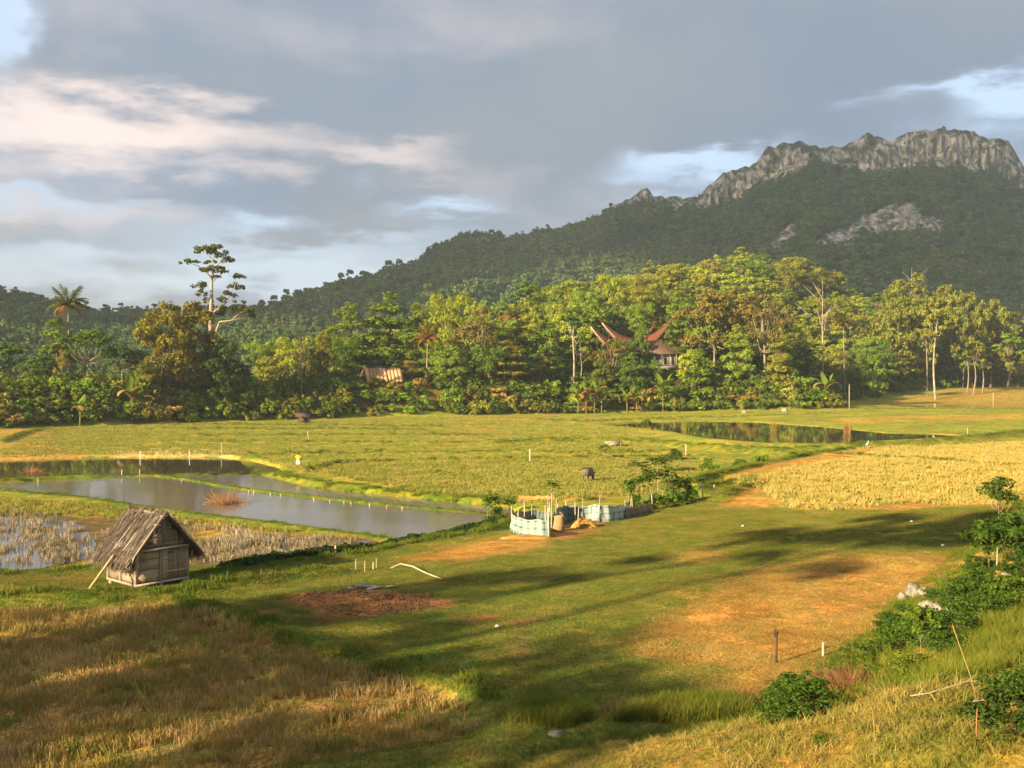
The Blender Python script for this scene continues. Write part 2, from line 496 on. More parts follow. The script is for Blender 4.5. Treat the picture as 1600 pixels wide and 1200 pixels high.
def ground(X, Y, colour=False):
    X = np.asarray(X, float); Y = np.asarray(Y, float)
    shp = X.shape
    X = X.ravel(); Y = Y.ravel()
    z = base_z(X, Y)
    C = None
    if colour:
        edge = signed_line(EDGE, X, Y); e = hill_e(X, Y); s = forest_s(X, Y)
        C = np.tile(np.array(FIELD), (len(X), 1))
        nz = fbm(X / 9, Y / 14, 31); n2 = fbm(X / 2.2, Y / 2.2, 33); n4 = fbm(X / 22, Y / 7, 35)

        def put(w, c):
            w = w[:, None]
            C[:] = C * (1 - w) + np.array(c) * w
        put(sstep(0.0, 0.6, n4) * 0.75, (0.20, 0.225, 0.030))
        put(sstep(0.1, 0.6, nz) * 0.5, (0.36, 0.27, 0.06))
        put(sstep(-1, 1.5, edge), G_MEADOW)
        put(sstep(-1, 1.5, edge) * sstep(0.0, 0.7, nz * 0.7 + n2 * 0.5) * 0.55, (0.29, 0.225, 0.048))
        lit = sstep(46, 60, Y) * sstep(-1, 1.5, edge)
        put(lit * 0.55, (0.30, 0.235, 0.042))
        put(sstep(-0.6, 1.0, e), (0.20, 0.175, 0.036))
        put(sstep(0.4, 3.0, e) * sstep(-0.35, 0.35, nz + 0.6 * n2) * 0.8, G_DRY)
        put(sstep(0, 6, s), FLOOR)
        put(sstep(3, 8, s) * np.exp(-(((X + 30) / 16) ** 2) - (((Y - 246) / 10) ** 2)), (0.36, 0.24, 0.06))
    for pts, zz, col, level, soft, rough in ZONES:
        P = poly(pts, zz)
        m = bbox_mask(P, X, Y, 6)
        if not m.any(): continue
        sd = seg_dist(P, X[m], Y[m], True)
        if level:
            w = sstep(-1.0, 0.4, sd)
            z[m] = z[m] * (1 - w) + (zz + 0.05 * fbm(X[m] / 3, Y[m] / 3, 41)) * w
        if colour:
            r = sd + rough * fbm(X[m] / (0.6 + rough), Y[m] / (0.6 + rough), 43)
            w = sstep(-soft, soft, r)[:, None]
            C[m] = C[m] * (1 - w) + np.array(col) * w
    for carve in (False, True):
        for pts, zz in PONDS.values():
            P = poly(pts, zz)
            m = bbox_mask(P, X, Y, 8)
            if not m.any(): continue
            sd = seg_dist(P, X[m], Y[m], True) + 0.25 * fbm(X[m] / 1.3, Y[m] / 1.3, 47)
            if not carve:           # shore at least as high as the water
                z[m] = z[m] + np.clip(zz + 0.12 - z[m], 0, None) * (1 - sstep(2.0, 6.5, -sd))
                continue
            w = sstep(-1.2, 0.5, sd)
            z[m] = z[m] * (1 - w) + (zz - 0.45) * w
            if colour:
                w = sstep(-0.3, 0.3, sd)[:, None]
                C[m] = C[m] * (1 - w) + np.array(MUD) * w
    for pts, zz, h, hw, col in BUNDS:
        P = poly(pts, zz)
        m = bbox_mask(P, X, Y, hw * 3 + 2)
        if not m.any(): continue
        d = seg_dist(P, X[m], Y[m]) * (1 + 0.25 * fbm(X[m] / 1.6, Y[m] / 1.6, 51))
        g = np.exp(-(d / hw) ** 2)
        top = zz + h * (0.85 + 0.35 * fbm(X[m] / 2.5, Y[m] / 2.5, 53))
        z[m] = np.where(top > z[m], z[m] + (top - z[m]) * g, z[m] + 0.3 * h * g)
        if colour:
            w = np.clip(1.25 * np.exp(-(d / (hw * 1.15)) ** 2), 0, 1)[:, None]
            cc = np.array(col)[None, :] * (1 + 0.25 * fbm(X[m] / 2, Y[m] / 2, 57))[:, None]
            C[m] = C[m] * (1 - w) + cc * w
    if colour:
        return z.reshape(shp), C
    return z.reshape(shp)


def hit(px, py, near=9.0):
    """the ground point that is seen at a photograph pixel"""
    d = np.concatenate([np.arange(near, 60, 0.05), np.arange(60, 420, 0.3)])
    X = (px - 800) / F * d
    g = ground(X, d)
    r = CZ - (py - HY) / F * d
    i = int(np.argmax(r <= g))
    return float(X[i]), float(d[i])


def gz(x, y):
    return float(ground(np.array([x]), np.array([y]))[0])


# ------------------------------------------------------------------ materials of the setting
def new_mat(name):
    m = bpy.data.materials.new(name)
    m.use_nodes = True
    t = m.node_tree
    t.nodes.clear()
    N = NT(t)
    out = N.n('ShaderNodeOutputMaterial')
    return m, N, out


def principled(N, out, color, rough=0.85, spec=0.2, normal=None):
    b = N.n('ShaderNodeBsdfPrincipled')
    N.setin(b.inputs['Base Color'], color if hasattr(color, 'is_output') else (*color, 1.0) if len(color) == 3 else color)
    N.setin(b.inputs['Roughness'], rough)
    N.setin(b.inputs['Specular IOR Level'], spec)
    if normal is not None:
        N.link(normal, b.inputs['Normal'])
    N.link(b.outputs[0], out.inputs[0])
    return b


def bump(N, h, strength=0.5, dist=0.05):
    b = N.n('ShaderNodeBump')
    b.inputs['Strength'].default_value = strength
    b.inputs['Distance'].default_value = dist
    N.link(h, b.inputs['Height'])
    return b.outputs[0]


def ground_material():
    m, N, out = new_mat('ground_soil_and_grass')
    a = N.n('ShaderNodeAttribute'); a.attribute_name = 'Col'
    g = N.n('ShaderNodeNewGeometry')
    P = g.outputs['Position']
    fine = N.noise(N.scalevec(P, (1, 0.55, 1)), 9.0, 5.0, 0.7)
    mid = N.noise(P, 1.1, 5.0, 0.65)
    big = N.noise(P, 0.12, 4.0, 0.6)
    v = N.math('MULTIPLY', N.ramp(fine, 0.25, 0.75, 0.45, 1.55), N.ramp(mid, 0.25, 0.75, 0.72, 1.28))
    v = N.math('MULTIPLY', v, N.ramp(big, 0.3, 0.7, 0.82, 1.18))
    cb = N.n('ShaderNodeCombineXYZ')
    for i in range(3): N.link(v, cb.inputs[i])
    c = N.mix(1.0, a.outputs['Color'], cb.outputs[0], 'MULTIPLY')
    dry = N.mix(1.0, c, (1.5, 1.12, 0.9, 1), 'MULTIPLY')
    grn = N.mix(1.0, c, (0.80, 1.06, 0.75, 1), 'MULTIPLY')
    hue = N.noise(P, 0.55, 6.0, 0.7)
    c = N.mix(N.ramp(hue, 0.36, 0.64), grn, dry)
    h = N.math('ADD', N.math('MULTIPLY', fine, 0.6), N.math('MULTIPLY', mid, 0.9))
    principled(N, out, c, 0.95, 0.05, bump(N, h, 0.9, 0.12))
    return m


M_GROUND = ground_material()


def build_ground():
    # rings of growing spacing, close columns where the valley is seen
    fine = np.linspace(-36, 36, 520)
    side = np.concatenate([np.linspace(-180, -37, 60, endpoint=False), np.linspace(36.6, 180, 60, endpoint=False)])
    az = np.radians(np.sort(np.concatenate([fine, side])))
    r = np.exp(np.linspace(math.log(3.0), math.log(460), 680))
    r = np.concatenate([r, np.exp(np.linspace(math.log(475), math.log(3200), 30))])
    A, R = np.meshgrid(az, r)
    X = R * np.sin(A); Y = R * np.cos(A)
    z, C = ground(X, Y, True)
    far = sstep(520, 900, R)
    z = z * (1 - far) + (-4.0) * far
    nc = len(az); nr = len(r)
    V = np.stack([X.ravel(), Y.ravel(), z.ravel()], 1)
    i = np.arange(nr - 1)[:, None]; j = np.arange(nc)[None, :]
    jn = (j + 1) % nc
    Q = np.stack([i * nc + j, i * nc + jn, (i + 1) * nc + jn, (i + 1) * nc + j], -1).reshape(-1, 4)
    Q = Q[:, ::-1]
    c0 = len(V)
    V = np.concatenate([V, [[0, 0, gz(0, 0)]]])
    jj = np.arange(nc)
    T = np.stack([np.full(nc, c0), (jj + 1) % nc, jj], 1)
    me = mesh_np('ground', V, [Q, T], [M_GROUND], True)
    at_ = me.attributes.new('Col', 'FLOAT_COLOR', 'POINT')
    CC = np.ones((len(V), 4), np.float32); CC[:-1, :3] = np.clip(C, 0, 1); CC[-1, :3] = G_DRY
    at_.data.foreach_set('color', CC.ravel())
    o = bpy.data.objects.new('ground', me)
    link(o); tag(o, 'valley floor of fields, meadow and banks', kind='structure')
    return o


build_ground()


def water_material(name, body, rough, bumpy):
    m, N, out = new_mat(name)
    g = N.n('ShaderNodeNewGeometry')
    n = N.noise(N.scalevec(g.outputs['Position'], (1, 0.35, 1)), 3.0, 3.0, 0.55)
    n2 = N.noise(g.outputs['Position'], 0.25, 3.0, 0.5)
    h = N.math('MULTIPLY', n, N.ramp(n2, 0.3, 0.7, 0.1, 1.0))
    c = N.mix(N.ramp(n2, 0.3, 0.7), body, tuple(k * 0.8 for k in body))
    b = principled(N, out, c, rough, 0.5, bump(N, h, bumpy, 0.03))
    b.inputs['IOR'].default_value = 1.33
    return m


M_WATER = water_material('murky_water', (0.20, 0.175, 0.125), 0.10, 0.05)
M_WATER_B = water_material('brown_water', (0.085, 0.070, 0.036), 0.04, 0.04)
M_WATER_P = water_material('paddy_water', (0.10, 0.088, 0.066), 0.05, 0.06)


def flat_sheet(name, P, z, mat, label):
    P = np.asarray(P)
    V = np.concatenate([P, np.full((len(P), 1), z)], 1)
    me = bpy.data.meshes.new(name)
    me.from_pydata([tuple(v) for v in V], [], [tuple(range(len(V)))])
    me.materials.append(mat)
    me.update()
    if me.polygons[0].normal.z < 0: me.flip_normals()
    o = bpy.data.objects.new(name, me)
    link(o); tag(o, label, kind='structure')
    return o


def grow(P, d):
    P = np.asarray(P, float)
    c = P.mean(0)
    n = len(P)
    out = []
    area = 0.5 * sum(P[i][0] * P[(i + 1) % n][1] - P[(i + 1) % n][0] * P[i][1] for i in range(n))
    sg = 1 if area > 0 else -1
    for i in range(n):
        a = P[i] - P[i - 1]; b = P[(i + 1) % n] - P[i]
        na = np.array([a[1], -a[0]]) / (np.linalg.norm(a) + 1e-9) * sg
        nb = np.array([b[1], -b[0]]) / (np.linalg.norm(b) + 1e-9) * sg
        k = na + nb; k = k / max(np.linalg.norm(k), 0.3)
        out.append(P[i] + k * d)
    return np.array(out)


for key, lab, mt in (('grey', 'grey still fish pond in front of the hut', M_WATER), ('brown', 'dark brown pond along the straw bank', M_WATER_B),
                     ('wedge', 'narrow wedge of pond behind the dividing bank', M_WATER), ('reed', 'dark pond with reed tufts below the wooded bank', M_WATER_B),
                     ('far', 'thin dark pond in the farthest fields', M_WATER_B)):
    pts, zz = PONDS[key]
    flat_sheet('pond_water', grow(poly(pts, zz), 0.35), zz, mt, lab)
WET = [([(-260, 805), (0, 800), (60, 802), (130, 822), (150, 850), (140, 872), (60, 889), (-260, 905)], 0.32, 'flooded stubble paddy beside the hut'),
       ([(300, 848), (380, 838), (500, 840), (580, 846), (560, 858), (450, 868), (330, 888)], 0.32, 'shallow flooded stubble strip behind the hut')]
for pts, zz, lab in WET:
    flat_sheet('paddy_water', poly(pts, zz), zz, M_WATER_P, lab)


# ------------------------------------------------------------------ limestone mountain and far hills
def forest_floor_material():
    m, N, out = new_mat('mountain_rock_and_soil')
    a = N.n('ShaderNodeAttribute'); a.attribute_name = 'rock'
    g = N.n('ShaderNodeNewGeometry')
    P = g.outputs['Position']
    st = N.noise(N.scalevec(P, (1, 1, 0.16)), 0.16, 6.0, 0.65)
    st2 = N.noise(N.scalevec(P, (1, 1, 0.4)), 0.05, 5.0, 0.6)
    pal = N.mix(N.ramp(st, 0.36, 0.68), (0.085, 0.081, 0.073), (0.62, 0.56, 0.48))
    pal = N.mix(N.ramp(st2, 0.54, 0.72, 0, 0.5), pal, (0.46, 0.31, 0.19))
    veg = N.noise(P, 0.10, 6.0, 0.65)
    pal = N.mix(N.ramp(veg, 0.50, 0.60), pal, (0.05, 0.07, 0.02))
    c = N.mix(a.outputs['Fac'], (0.045, 0.060, 0.018), pal)
    principled(N, out, c, 0.95, 0.05, bump(N, st, 0.8, 3.0))
    return m


M_MOUNT = forest_floor_material()
ROCKS = [
    [(1000, 306), (1012, 300), (1022, 312), (1008, 325), (998, 322)],
    [(1026, 316), (1045, 308), (1072, 318), (1066, 334), (1040, 338), (1026, 332)],
    [(1084, 330), (1100, 308), (1130, 278), (1180, 262), (1204, 238), (1240, 232), (1268, 238), (1262, 262), (1232, 272), (1222, 292), (1206, 290), (1200, 268), (1172, 300), (1140, 322), (1100, 332)],
    [(1345, 246), (1372, 236), (1420, 219), (1480, 212), (1545, 227), (1578, 232), (1604, 272), (1604, 282), (1575, 276), (1560, 266), (1520, 270), (1496, 255), (1450, 262), (1400, 274), (1372, 268), (1345, 272)],
    [(1198, 392), (1208, 364), (1248, 346), (1248, 366), (1226, 380), (1216, 394)],
    [(1268, 386), (1285, 368), (1330, 352), (1334, 342), (1366, 334), (1384, 322), (1424, 318), (1444, 338), (1474, 346), (1474, 362), (1440, 356), (1412, 362), (1384, 362), (1350, 366), (1330, 384)],
    [(1268, 378), (1285, 374), (1284, 382), (1270, 384)], [(1492, 348), (1508, 350), (1506, 360), (1494, 358)],
]


def in_img(polys, PX, PY):
    r = np.full(PX.shape, -1e9)
    for p in polys:
        r = np.maximum(r, seg_dist(p, PX, PY, True))
    return r


def mount_surface(PX, T):
    """PX: bearing as photograph column, T: 0 at the foot, 1 at the crest"""
    ry = np.interp(PX, [p[0] for p in RIDGE_Y], [p[1] for p in RIDGE_Y])
    dr = np.interp(PX, [380, 700, 900, 1100, 1300, 1700, 2100], [850, 980, 1120, 1260, 1340, 1400, 1400])
    zr = CZ + (HY - ry) / F * dr
    gx = np.linspace(300, 2180, 471)
    gy = np.interp(gx, [p[0] for p in RIDGE_Y], [p[1] for p in RIDGE_Y])
    kk = np.exp(-(np.arange(-30, 31) / 12.0) ** 2); kk /= kk.sum()
    gs = np.convolve(np.pad(gy, 30, mode='edge'), kk, 'valid')
    zs = CZ + (HY - np.interp(PX, gx, gs)) / F * dr
    cl = np.interp(PX, [380, 940, 980, 1080, 1130, 1270, 1340, 1600, 1750], [6, 8, 22, 22, 55, 30, 50, 62, 30])      # height of the top cliff, photograph pixels
    zc = np.minimum(zs - cl / F * dr, zr - 6 / F * dr)
    d0 = np.interp(PX, [380, 800, 1200, 1700], [470, 450, 520, 600])
    z0 = 6.0
    t1 = 0.93
    a = np.clip(T / t1, 0, 1)
    z = z0 + (zc - z0) * a ** 1.12
    b = np.clip((T - t1) / (1 - t1), 0, 1)
    z = z + (zr - zc) * sstep(0, 1, b)
    c = np.clip(T - 1.0, 0, None)
    z = z - c * (zr - z0) * 1.6
    d = d0 + (dr - d0) * (a * t1 + b * (1 - t1) * 0.45 + c)
    X = (PX - 800) / F * d
    body = sstep(0.03, 0.3, T) * (1 - sstep(0.86, 0.99, T))
    z = z + body * (18 * fbm(X / 130, d / 130, 61) + 6 * fbm(X / 40, d / 40, 63))
    py = HY - (z - CZ) / d * F
    wob = 5 * fbm(PX / 9, py / 14, 67)
    rk = in_img(ROCKS, PX, py)
    rock = sstep(-1.0, 2.0, rk + wob)
    crag = sstep(955, 985, PX) * sstep(0.90, 0.935, T + 0.02 * fbm(PX / 14, T * 0, 83)) * (1 - sstep(1.01, 1.06, T))          # bare rock all along the crest
    face = rock
    rock = np.maximum(rock, 0.9 * crag * sstep(-0.45, 0.15, fbm(PX / 16, py / 9, 85)))
    flute = (1 - np.abs(fbm(PX / 7, py / 60, 71))) * 10 + 7 * fbm(PX / 22, py / 30, 73)
    d = d - (0.25 * rock + 0.75 * face) * (flute - 4)
    z = z + (0.2 * rock + 0.8 * face) * 3 * fbm(PX / 6, py / 7, 77)
    crest = sstep(0.9, 1.0, T) * (1 - sstep(1.0, 1.1, T))
    z = z + crest * (2.5 + 2.0 * sstep(955, 985, PX)) * fbm(PX / 13, T * 0, 79)
    X = (PX - 800) / F * d
    return X, d, z, rock


def build_mountain():
    px = np.concatenate([np.linspace(380, 1640, 640), np.linspace(1644, 2100, 60)])
    t = np.concatenate([np.linspace(0, 0.9, 120), np.linspace(0.905, 1.02, 44), np.linspace(1.04, 1.5, 14)])
    PX, T = np.meshgrid(px, t)
    X, Y, Z, K = mount_surface(PX.ravel(), T.ravel())
    nc = len(px)
    i = np.arange(len(t) - 1)[:, None]; j = np.arange(nc - 1)[None, :]
    Q = np.stack([i * nc + j, i * nc + j + 1, (i + 1) * nc + j + 1, (i + 1) * nc + j], -1).reshape(-1, 4)
    me = mesh_np('mountain', np.stack([X, Y, Z], 1), Q, [M_MOUNT], True)
    a = me.attributes.new('rock', 'FLOAT', 'POINT'); a.data.foreach_set('value', K.astype(np.float32))
    o = bpy.data.objects.new('mountain', me); link(o)
    tag(o, 'limestone mountain with pale cliffs and forested flanks', kind='structure')


HILL_Y = [(-700, 430), (-300, 440), (-100, 448), (0, 458), (40, 468), (90, 480), (150, 494), (240, 492), (300, 488), (380, 486), (440, 490), (500, 504), (560, 530), (640, 575), (700, 600)]


def hill_surface(PX, T):
    ry = np.interp(PX, [p[0] for p in HILL_Y], [p[1] for p in HILL_Y])
    dr = np.interp(PX, [-700, 0, 400, 700], [560, 600, 680, 720])
    d0 = 340.0
    zr = CZ + (HY - ry) / F * dr
    a = np.clip(T, 0, 1)
    z = 2 + (zr - 2) * a ** 0.9 - np.clip(T - 1, 0, None) * 110
    d = d0 + (dr - d0) * T
    X = (PX - 800) / F * d
    z = z + sstep(0.05, 0.3, T) * (1 - sstep(0.75, 1, T)) * (5 * fbm(X / 60, d / 60, 81))
    return X, d, z


def build_left_hill():
    px = np.linspace(-700, 700, 160); t = np.linspace(0, 1.6, 50)
    PX, T = np.meshgrid(px, t)
    X, Y, Z = hill_surface(PX.ravel(), T.ravel())
    nc = len(px)
    i = np.arange(len(t) - 1)[:, None]; j = np.arange(nc - 1)[None, :]
    Q = np.stack([i * nc + j, i * nc + j + 1, (i + 1) * nc + j + 1, (i + 1) * nc + j], -1).reshape(-1, 4)
    me = mesh_np('hill', np.stack([X, Y, Z], 1), Q, [M_MOUNT], True)
    a = me.attributes.new('rock', 'FLOAT', 'POINT'); a.data.foreach_set('value', np.zeros(len(X), np.float32))
    o = bpy.data.objects.new('hill', me); link(o)
    tag(o, 'low dark wooded hill behind the coconut palm', kind='structure')


build_mountain()
build_left_hill()
# ------------------------------------------------------------------ plants: materials and prototypes
def foliage_material(name, cols=None, translucent=0.35):
    """leaf material: tinted by the object's own colour, or by a per-plant mix of three greens"""
    m, N, out = new_mat(name)
    oi = N.n('ShaderNodeObjectInfo')
    g = N.n('ShaderNodeNewGeometry')
    if cols is None:
        base = oi.outputs['Color']
    else:
        r = oi.outputs['Random']
        base = N.mix(N.ramp(r, 0.0, 0.55), cols[0], cols[1])
        base = N.mix(N.ramp(r, 0.6, 1.0), base, cols[2])
        if len(cols) > 3:
            big = N.noise(g.outputs['Position'], 0.011, 3.0, 0.5)
            base = N.mix(N.ramp(big, 0.50, 0.64), base, cols[3])
    isl = g.outputs['Random Per Island']
    v = N.ramp(isl, 0.0, 1.0, 0.60, 1.40)
    cb = N.n('ShaderNodeCombineXYZ')
    for i in range(3): N.link(v, cb.inputs[i])
    c = N.mix(1.0, base, cb.outputs[0], 'MULTIPLY')
    tcn = N.n('ShaderNodeTexCoord')
    n = N.noise(tcn.outputs['Object'], 0.45, 3.0, 0.6)
    c = N.mix(N.ramp(n, 0.42, 0.68), c, N.mix(1.0, c, (1.18, 1.12, 0.86, 1), 'MULTIPLY'))
    d = N.n('ShaderNodeBsdfDiffuse'); N.link(c, d.inputs[0])
    tr = N.n('ShaderNodeBsdfTranslucent'); N.link(N.mix(1.0, c, (1.25, 1.2, 0.6, 1), 'MULTIPLY'), tr.inputs[0])
    mx = N.n('ShaderNodeMixShader'); mx.inputs[0].default_value = translucent
    N.link(d.outputs[0], mx.inputs[1]); N.link(tr.outputs[0], mx.inputs[2])
    N.link(mx.outputs[0], out.inputs[0])
    return m


def bark_material():
    m, N, out = new_mat('bark')
    oi = N.n('ShaderNodeObjectInfo')
    tcn = N.n('ShaderNodeTexCoord')
    n = N.noise(N.scalevec(tcn.outputs['Object'], (1, 1, 0.25)), 5.0, 4.0, 0.6)
    v = N.ramp(n, 0.3, 0.7, 0.55, 1.35)
    cb = N.n('ShaderNodeCombineXYZ')
    for i in range(3): N.link(v, cb.inputs[i])
    principled(N, out, N.mix(1.0, oi.outputs['Color'], cb.outputs[0], 'MULTIPLY'), 0.9, 0.1)
    return m


M_LEAF = foliage_material('leaves')
M_WOODS = foliage_material('far_woods', [(0.060, 0.128, 0.048), (0.095, 0.170, 0.056), (0.155, 0.200, 0.062), (0.13, 0.185, 0.058)], 0.25)
M_SHRUB = foliage_material('undergrowth_leaves', [(0.09, 0.150, 0.018), (0.155, 0.200, 0.026), (0.20, 0.175, 0.040), (0.13, 0.18, 0.022)])
M_BARK = bark_material()
PALE_BARK = (0.29, 0.235, 0.17, 1); BROWN_BARK = (0.16, 0.115, 0.075, 1)


def unit(v):
    return v / (np.linalg.norm(v, axis=-1, keepdims=True) + 1e-9)


def leaf_mesh(name, C, Nrm, L, W, mat, tdir=None, rng=None):
    rng = rng or RNG
    n = len(C)
    if tdir is None:
        tdir = rng.normal(size=(n, 3))
    t = unit(tdir - (tdir * Nrm).sum(1, keepdims=True) * Nrm)
    b = np.cross(Nrm, t)
    L = np.broadcast_to(np.asarray(L, float), (n,))[:, None]; W = np.broadcast_to(np.asarray(W, float), (n,))[:, None]
    fold = Nrm * W * 0.22
    V = np.stack([C - t * L / 2, C - b * W / 2 + fold, C + t * L / 2, C + b * W / 2 + fold], 1).reshape(-1, 3)
    Q = np.arange(4 * n).reshape(-1, 4)
    return mesh_np(name, V, Q, [mat])


def clump_points(lobes, n, rng, sub=14, subr=0.38, flat=0.8, shell=0.55):
    """leaf points spread over sub-clumps that cover each lobe (centre xyz, radius xyz)"""
    P = []; Nn = []
    area = np.array([l[3] * l[4] + l[3] * l[5] + l[4] * l[5] for l in lobes]); area = area / area.sum()
    for l, a in zip(lobes, area):
        c = np.array(l[:3]); R = np.array(l[3:6])
        k = max(4, int(sub))
        d = unit(rng.normal(size=(k, 3)))
        d[:, 2] = np.where(d[:, 2] < -0.35, -d[:, 2] * 0.6, d[:, 2])
        cc = c + d * R * rng.uniform(0.62, 0.92, (k, 1))
        m = max(1, int(n * a / k))
        for q in range(k):
            dd = unit(rng.normal(size=(m, 3)))
            rr = R.mean() * subr * rng.uniform(0.7, 1.25)
            p = cc[q] + dd * np.array([rr, rr, rr * flat]) * rng.uniform(shell, 1.0, (m, 1))
            P.append(p)
            Nn.append(unit(dd * 0.65 + d[q] * 0.45 + rng.normal(size=(m, 3)) * 0.45 + np.array([0, 0, 0.25])))
    return np.concatenate(P), np.concatenate(Nn)


PROTO = {}


def trunk_builder(H, r, lobes, rng, lean=0.0, fork=0.45, n=6):
    mb = MB()
    top = H * 0.72
    bx, by = rng.normal(size=2) * lean
    pts = [(bx * t ** 1.5 * H + 0.02 * H * math.sin(5 * t + r * 9), by * t ** 1.5 * H, -0.6 + t * (top + 0.6)) for t in np.linspace(0, 1, 7)]
    mb.tube(pts, np.linspace(r, r * 0.35, 7), n)
    for l in lobes:
        zf = min(max(fork * H, l[2] - abs(l[0]) - abs(l[1]) - 0.1 * H), top * 0.95)
        t = (zf + 0.6) / (top + 0.6)
        a = np.array([bx * t ** 1.5 * H, by * t ** 1.5 * H, zf]); b = np.array(l[:3])
        mid = (a + b) / 2 + np.array([0, 0, -0.08 * H])
        mb.tube([a, mid, b], [r * 0.38, r * 0.25, r * 0.08], 5)
    return mb.mesh('trunk', M_BARK, True)


def proto_tree(key, H, R, lobes, n, leaf, seed, sub=14, subr=0.34, flat=0.8, r=None, fork=0.4, lean=0.01, asp=0.6, droop=False):
    rng = np.random.default_rng(seed)
    C, Nn = clump_points(lobes, n, rng, sub, subr, flat)
    L = leaf * rng.uniform(0.7, 1.35, len(C))
    td = None
    if droop:
        td = np.tile([0, 0, -1.0], (len(C), 1)) + rng.normal(size=(len(C), 3)) * 0.35
    cm = leaf_mesh('crown', C, Nn, L, L * asp, M_LEAF, td, rng)
    tm = trunk_builder(H, r or H * 0.018, lobes, rng, lean, fork)
    PROTO[key] = (tm, cm, H, R)


def ring(rng, n, R, z, r, jit=0.25, zj=0.8):
    out = []
    for k in range(n):
        a = 2 * math.pi * (k + rng.uniform(-0.3, 0.3)) / n
        rr = R * rng.uniform(1 - jit, 1 + jit)
        s = r * rng.uniform(0.8, 1.25)
        out.append((rr * math.cos(a), rr * math.sin(a), z + rng.uniform(-zj, zj), s, s, s * 0.75))
    return out


_r = np.random.default_rng(3)
for i in range(3):
    proto_tree('round%d' % i, 16, 6.2, ring(_r, 5, 3.4, 9.0, 2.7) + ring(_r, 4, 2.4, 12.2, 2.4) + [(0.4, 0, 14.0, 2.2, 2.2, 1.7)] + ring(_r, 5, 3.9, 6.2, 2.2) + ring(_r, 4, 3.0, 3.6, 1.9), 9000, 0.50, 100 + i, fork=0.3)
for i in range(2):
    proto_tree('wide%d' % i, 13, 7.0, ring(_r, 7, 4.6, 8.4, 2.4, 0.3, 1.2) + ring(_r, 4, 2.4, 10.6, 2.4) + [(0, 0, 11.4, 2.2, 2.2, 1.4)] + ring(_r, 5, 4.2, 5.2, 2.0), 8200, 0.48, 110 + i, flat=0.55, fork=0.35)
for i in range(2):
    proto_tree('tall%d' % i, 22, 5.2, ring(_r, 5, 2.9, 6.5, 2.4) + ring(_r, 5, 2.8, 10.5, 2.3) + ring(_r, 4, 2.2, 14.3, 2.1) + ring(_r, 3, 1.3, 17.6, 1.8) + [(0.2, 0.1, 20.2, 1.5, 1.5, 1.7)] + ring(_r, 4, 2.6, 3.2, 2.0), 9800, 0.52, 120 + i, sub=12, subr=0.42, fork=0.2)
for i in range(2):
    proto_tree('slim%d' % i, 18, 3.2, ring(_r, 4, 1.6, 14.5, 1.5) + [(0, 0, 16.6, 1.5, 1.5, 1.2)] + ring(_r, 2, 1.6, 11.5, 1.0), 3400, 0.42, 130 + i, r=0.24, fork=0.62, lean=0.02)
for i in range(2):
    proto_tree('plume%d' % i, 15, 4.6, [(1.3 * math.cos(a) * k, 1.3 * math.sin(a) * k, 5 + 3.3 * k + 0.7 * math.sin(a * 3), 1.7, 1.7, 2.4) for k in (1, 2, 2.8) for a in np.arange(0, 6.28, 1.25) + k] + [(0, 0, 13.2, 1.5, 1.5, 1.8)], 7000, 0.62, 140 + i, sub=9, subr=0.5, asp=0.28, droop=True, fork=0.1)
proto_tree('sparse0', 17, 5.5, ring(_r, 6, 3.4, 9.5, 1.7, 0.4, 2.2) + ring(_r, 5, 2.4, 13, 1.6, 0.4, 1.2) + [(0, 0, 15.4, 1.5, 1.5, 1.2)], 3600, 0.42, 150, sub=9, subr=0.45, r=0.32, fork=0.3)
proto_tree('airy0', 17, 5.5, ring(_r, 7, 3.4, 8.0, 1.8, 0.4, 3.0) + ring(_r, 5, 2.4, 13, 1.6, 0.4, 1.2) + [(0, 0, 15.4, 1.5, 1.5, 1.2)], 1500, 0.46, 151, sub=10, subr=0.55, r=0.2, fork=0.3)
proto_tree('umbrella0', 12, 6.0, ring(_r, 8, 4.0, 9.6, 1.9, 0.25, 0.5) + ring(_r, 5, 1.9, 10.8, 1.8, 0.3, 0.3) + ring(_r, 5, 4.2, 7.6, 1.3, 0.2, 0.5), 6400, 0.43, 160, flat=0.4, fork=0.5, r=0.26)
proto_tree('vine0', 16, 3.6, ring(_r, 5, 1.9, 2.5, 1.9) + ring(_r, 5, 1.9, 5.5, 1.8) + ring(_r, 4, 1.6, 8.6, 1.8) + ring(_r, 4, 1.4, 11.6, 1.6) + [(0.3, 0, 14.2, 1.5, 1.5, 1.6)], 7600, 0.46, 170, sub=16, fork=0.1)
proto_tree('tier0', 12, 5.4, [(3.6 * math.cos(a) * s, 3.6 * math.sin(a) * s, z, 1.7, 1.7, 0.55) for z, s in ((4.2, 1.1), (6.3, 1.0), (8.2, 0.8), (9.9, 0.55)) for a in np.arange(0, 6.28, 1.05) + z] + [(0, 0, 11.2, 1.3, 1.3, 0.6)], 5200, 0.4, 180, sub=8, subr=0.5, flat=0.35, fork=0.2, r=0.2)
# shrubs: several stems from the ground, leafy to the foot
for i in range(4):
    lob = ring(_r, 5, 1.15, 0.75, 0.85, 0.35, 0.3) + ring(_r, 3, 0.6, 1.6, 0.75, 0.4, 0.3)
    proto_tree('shrub%d' % i, 2.6, 1.9, lob, 1500, 0.30, 190 + i, sub=9, subr=0.42, r=0.05, fork=0.1)


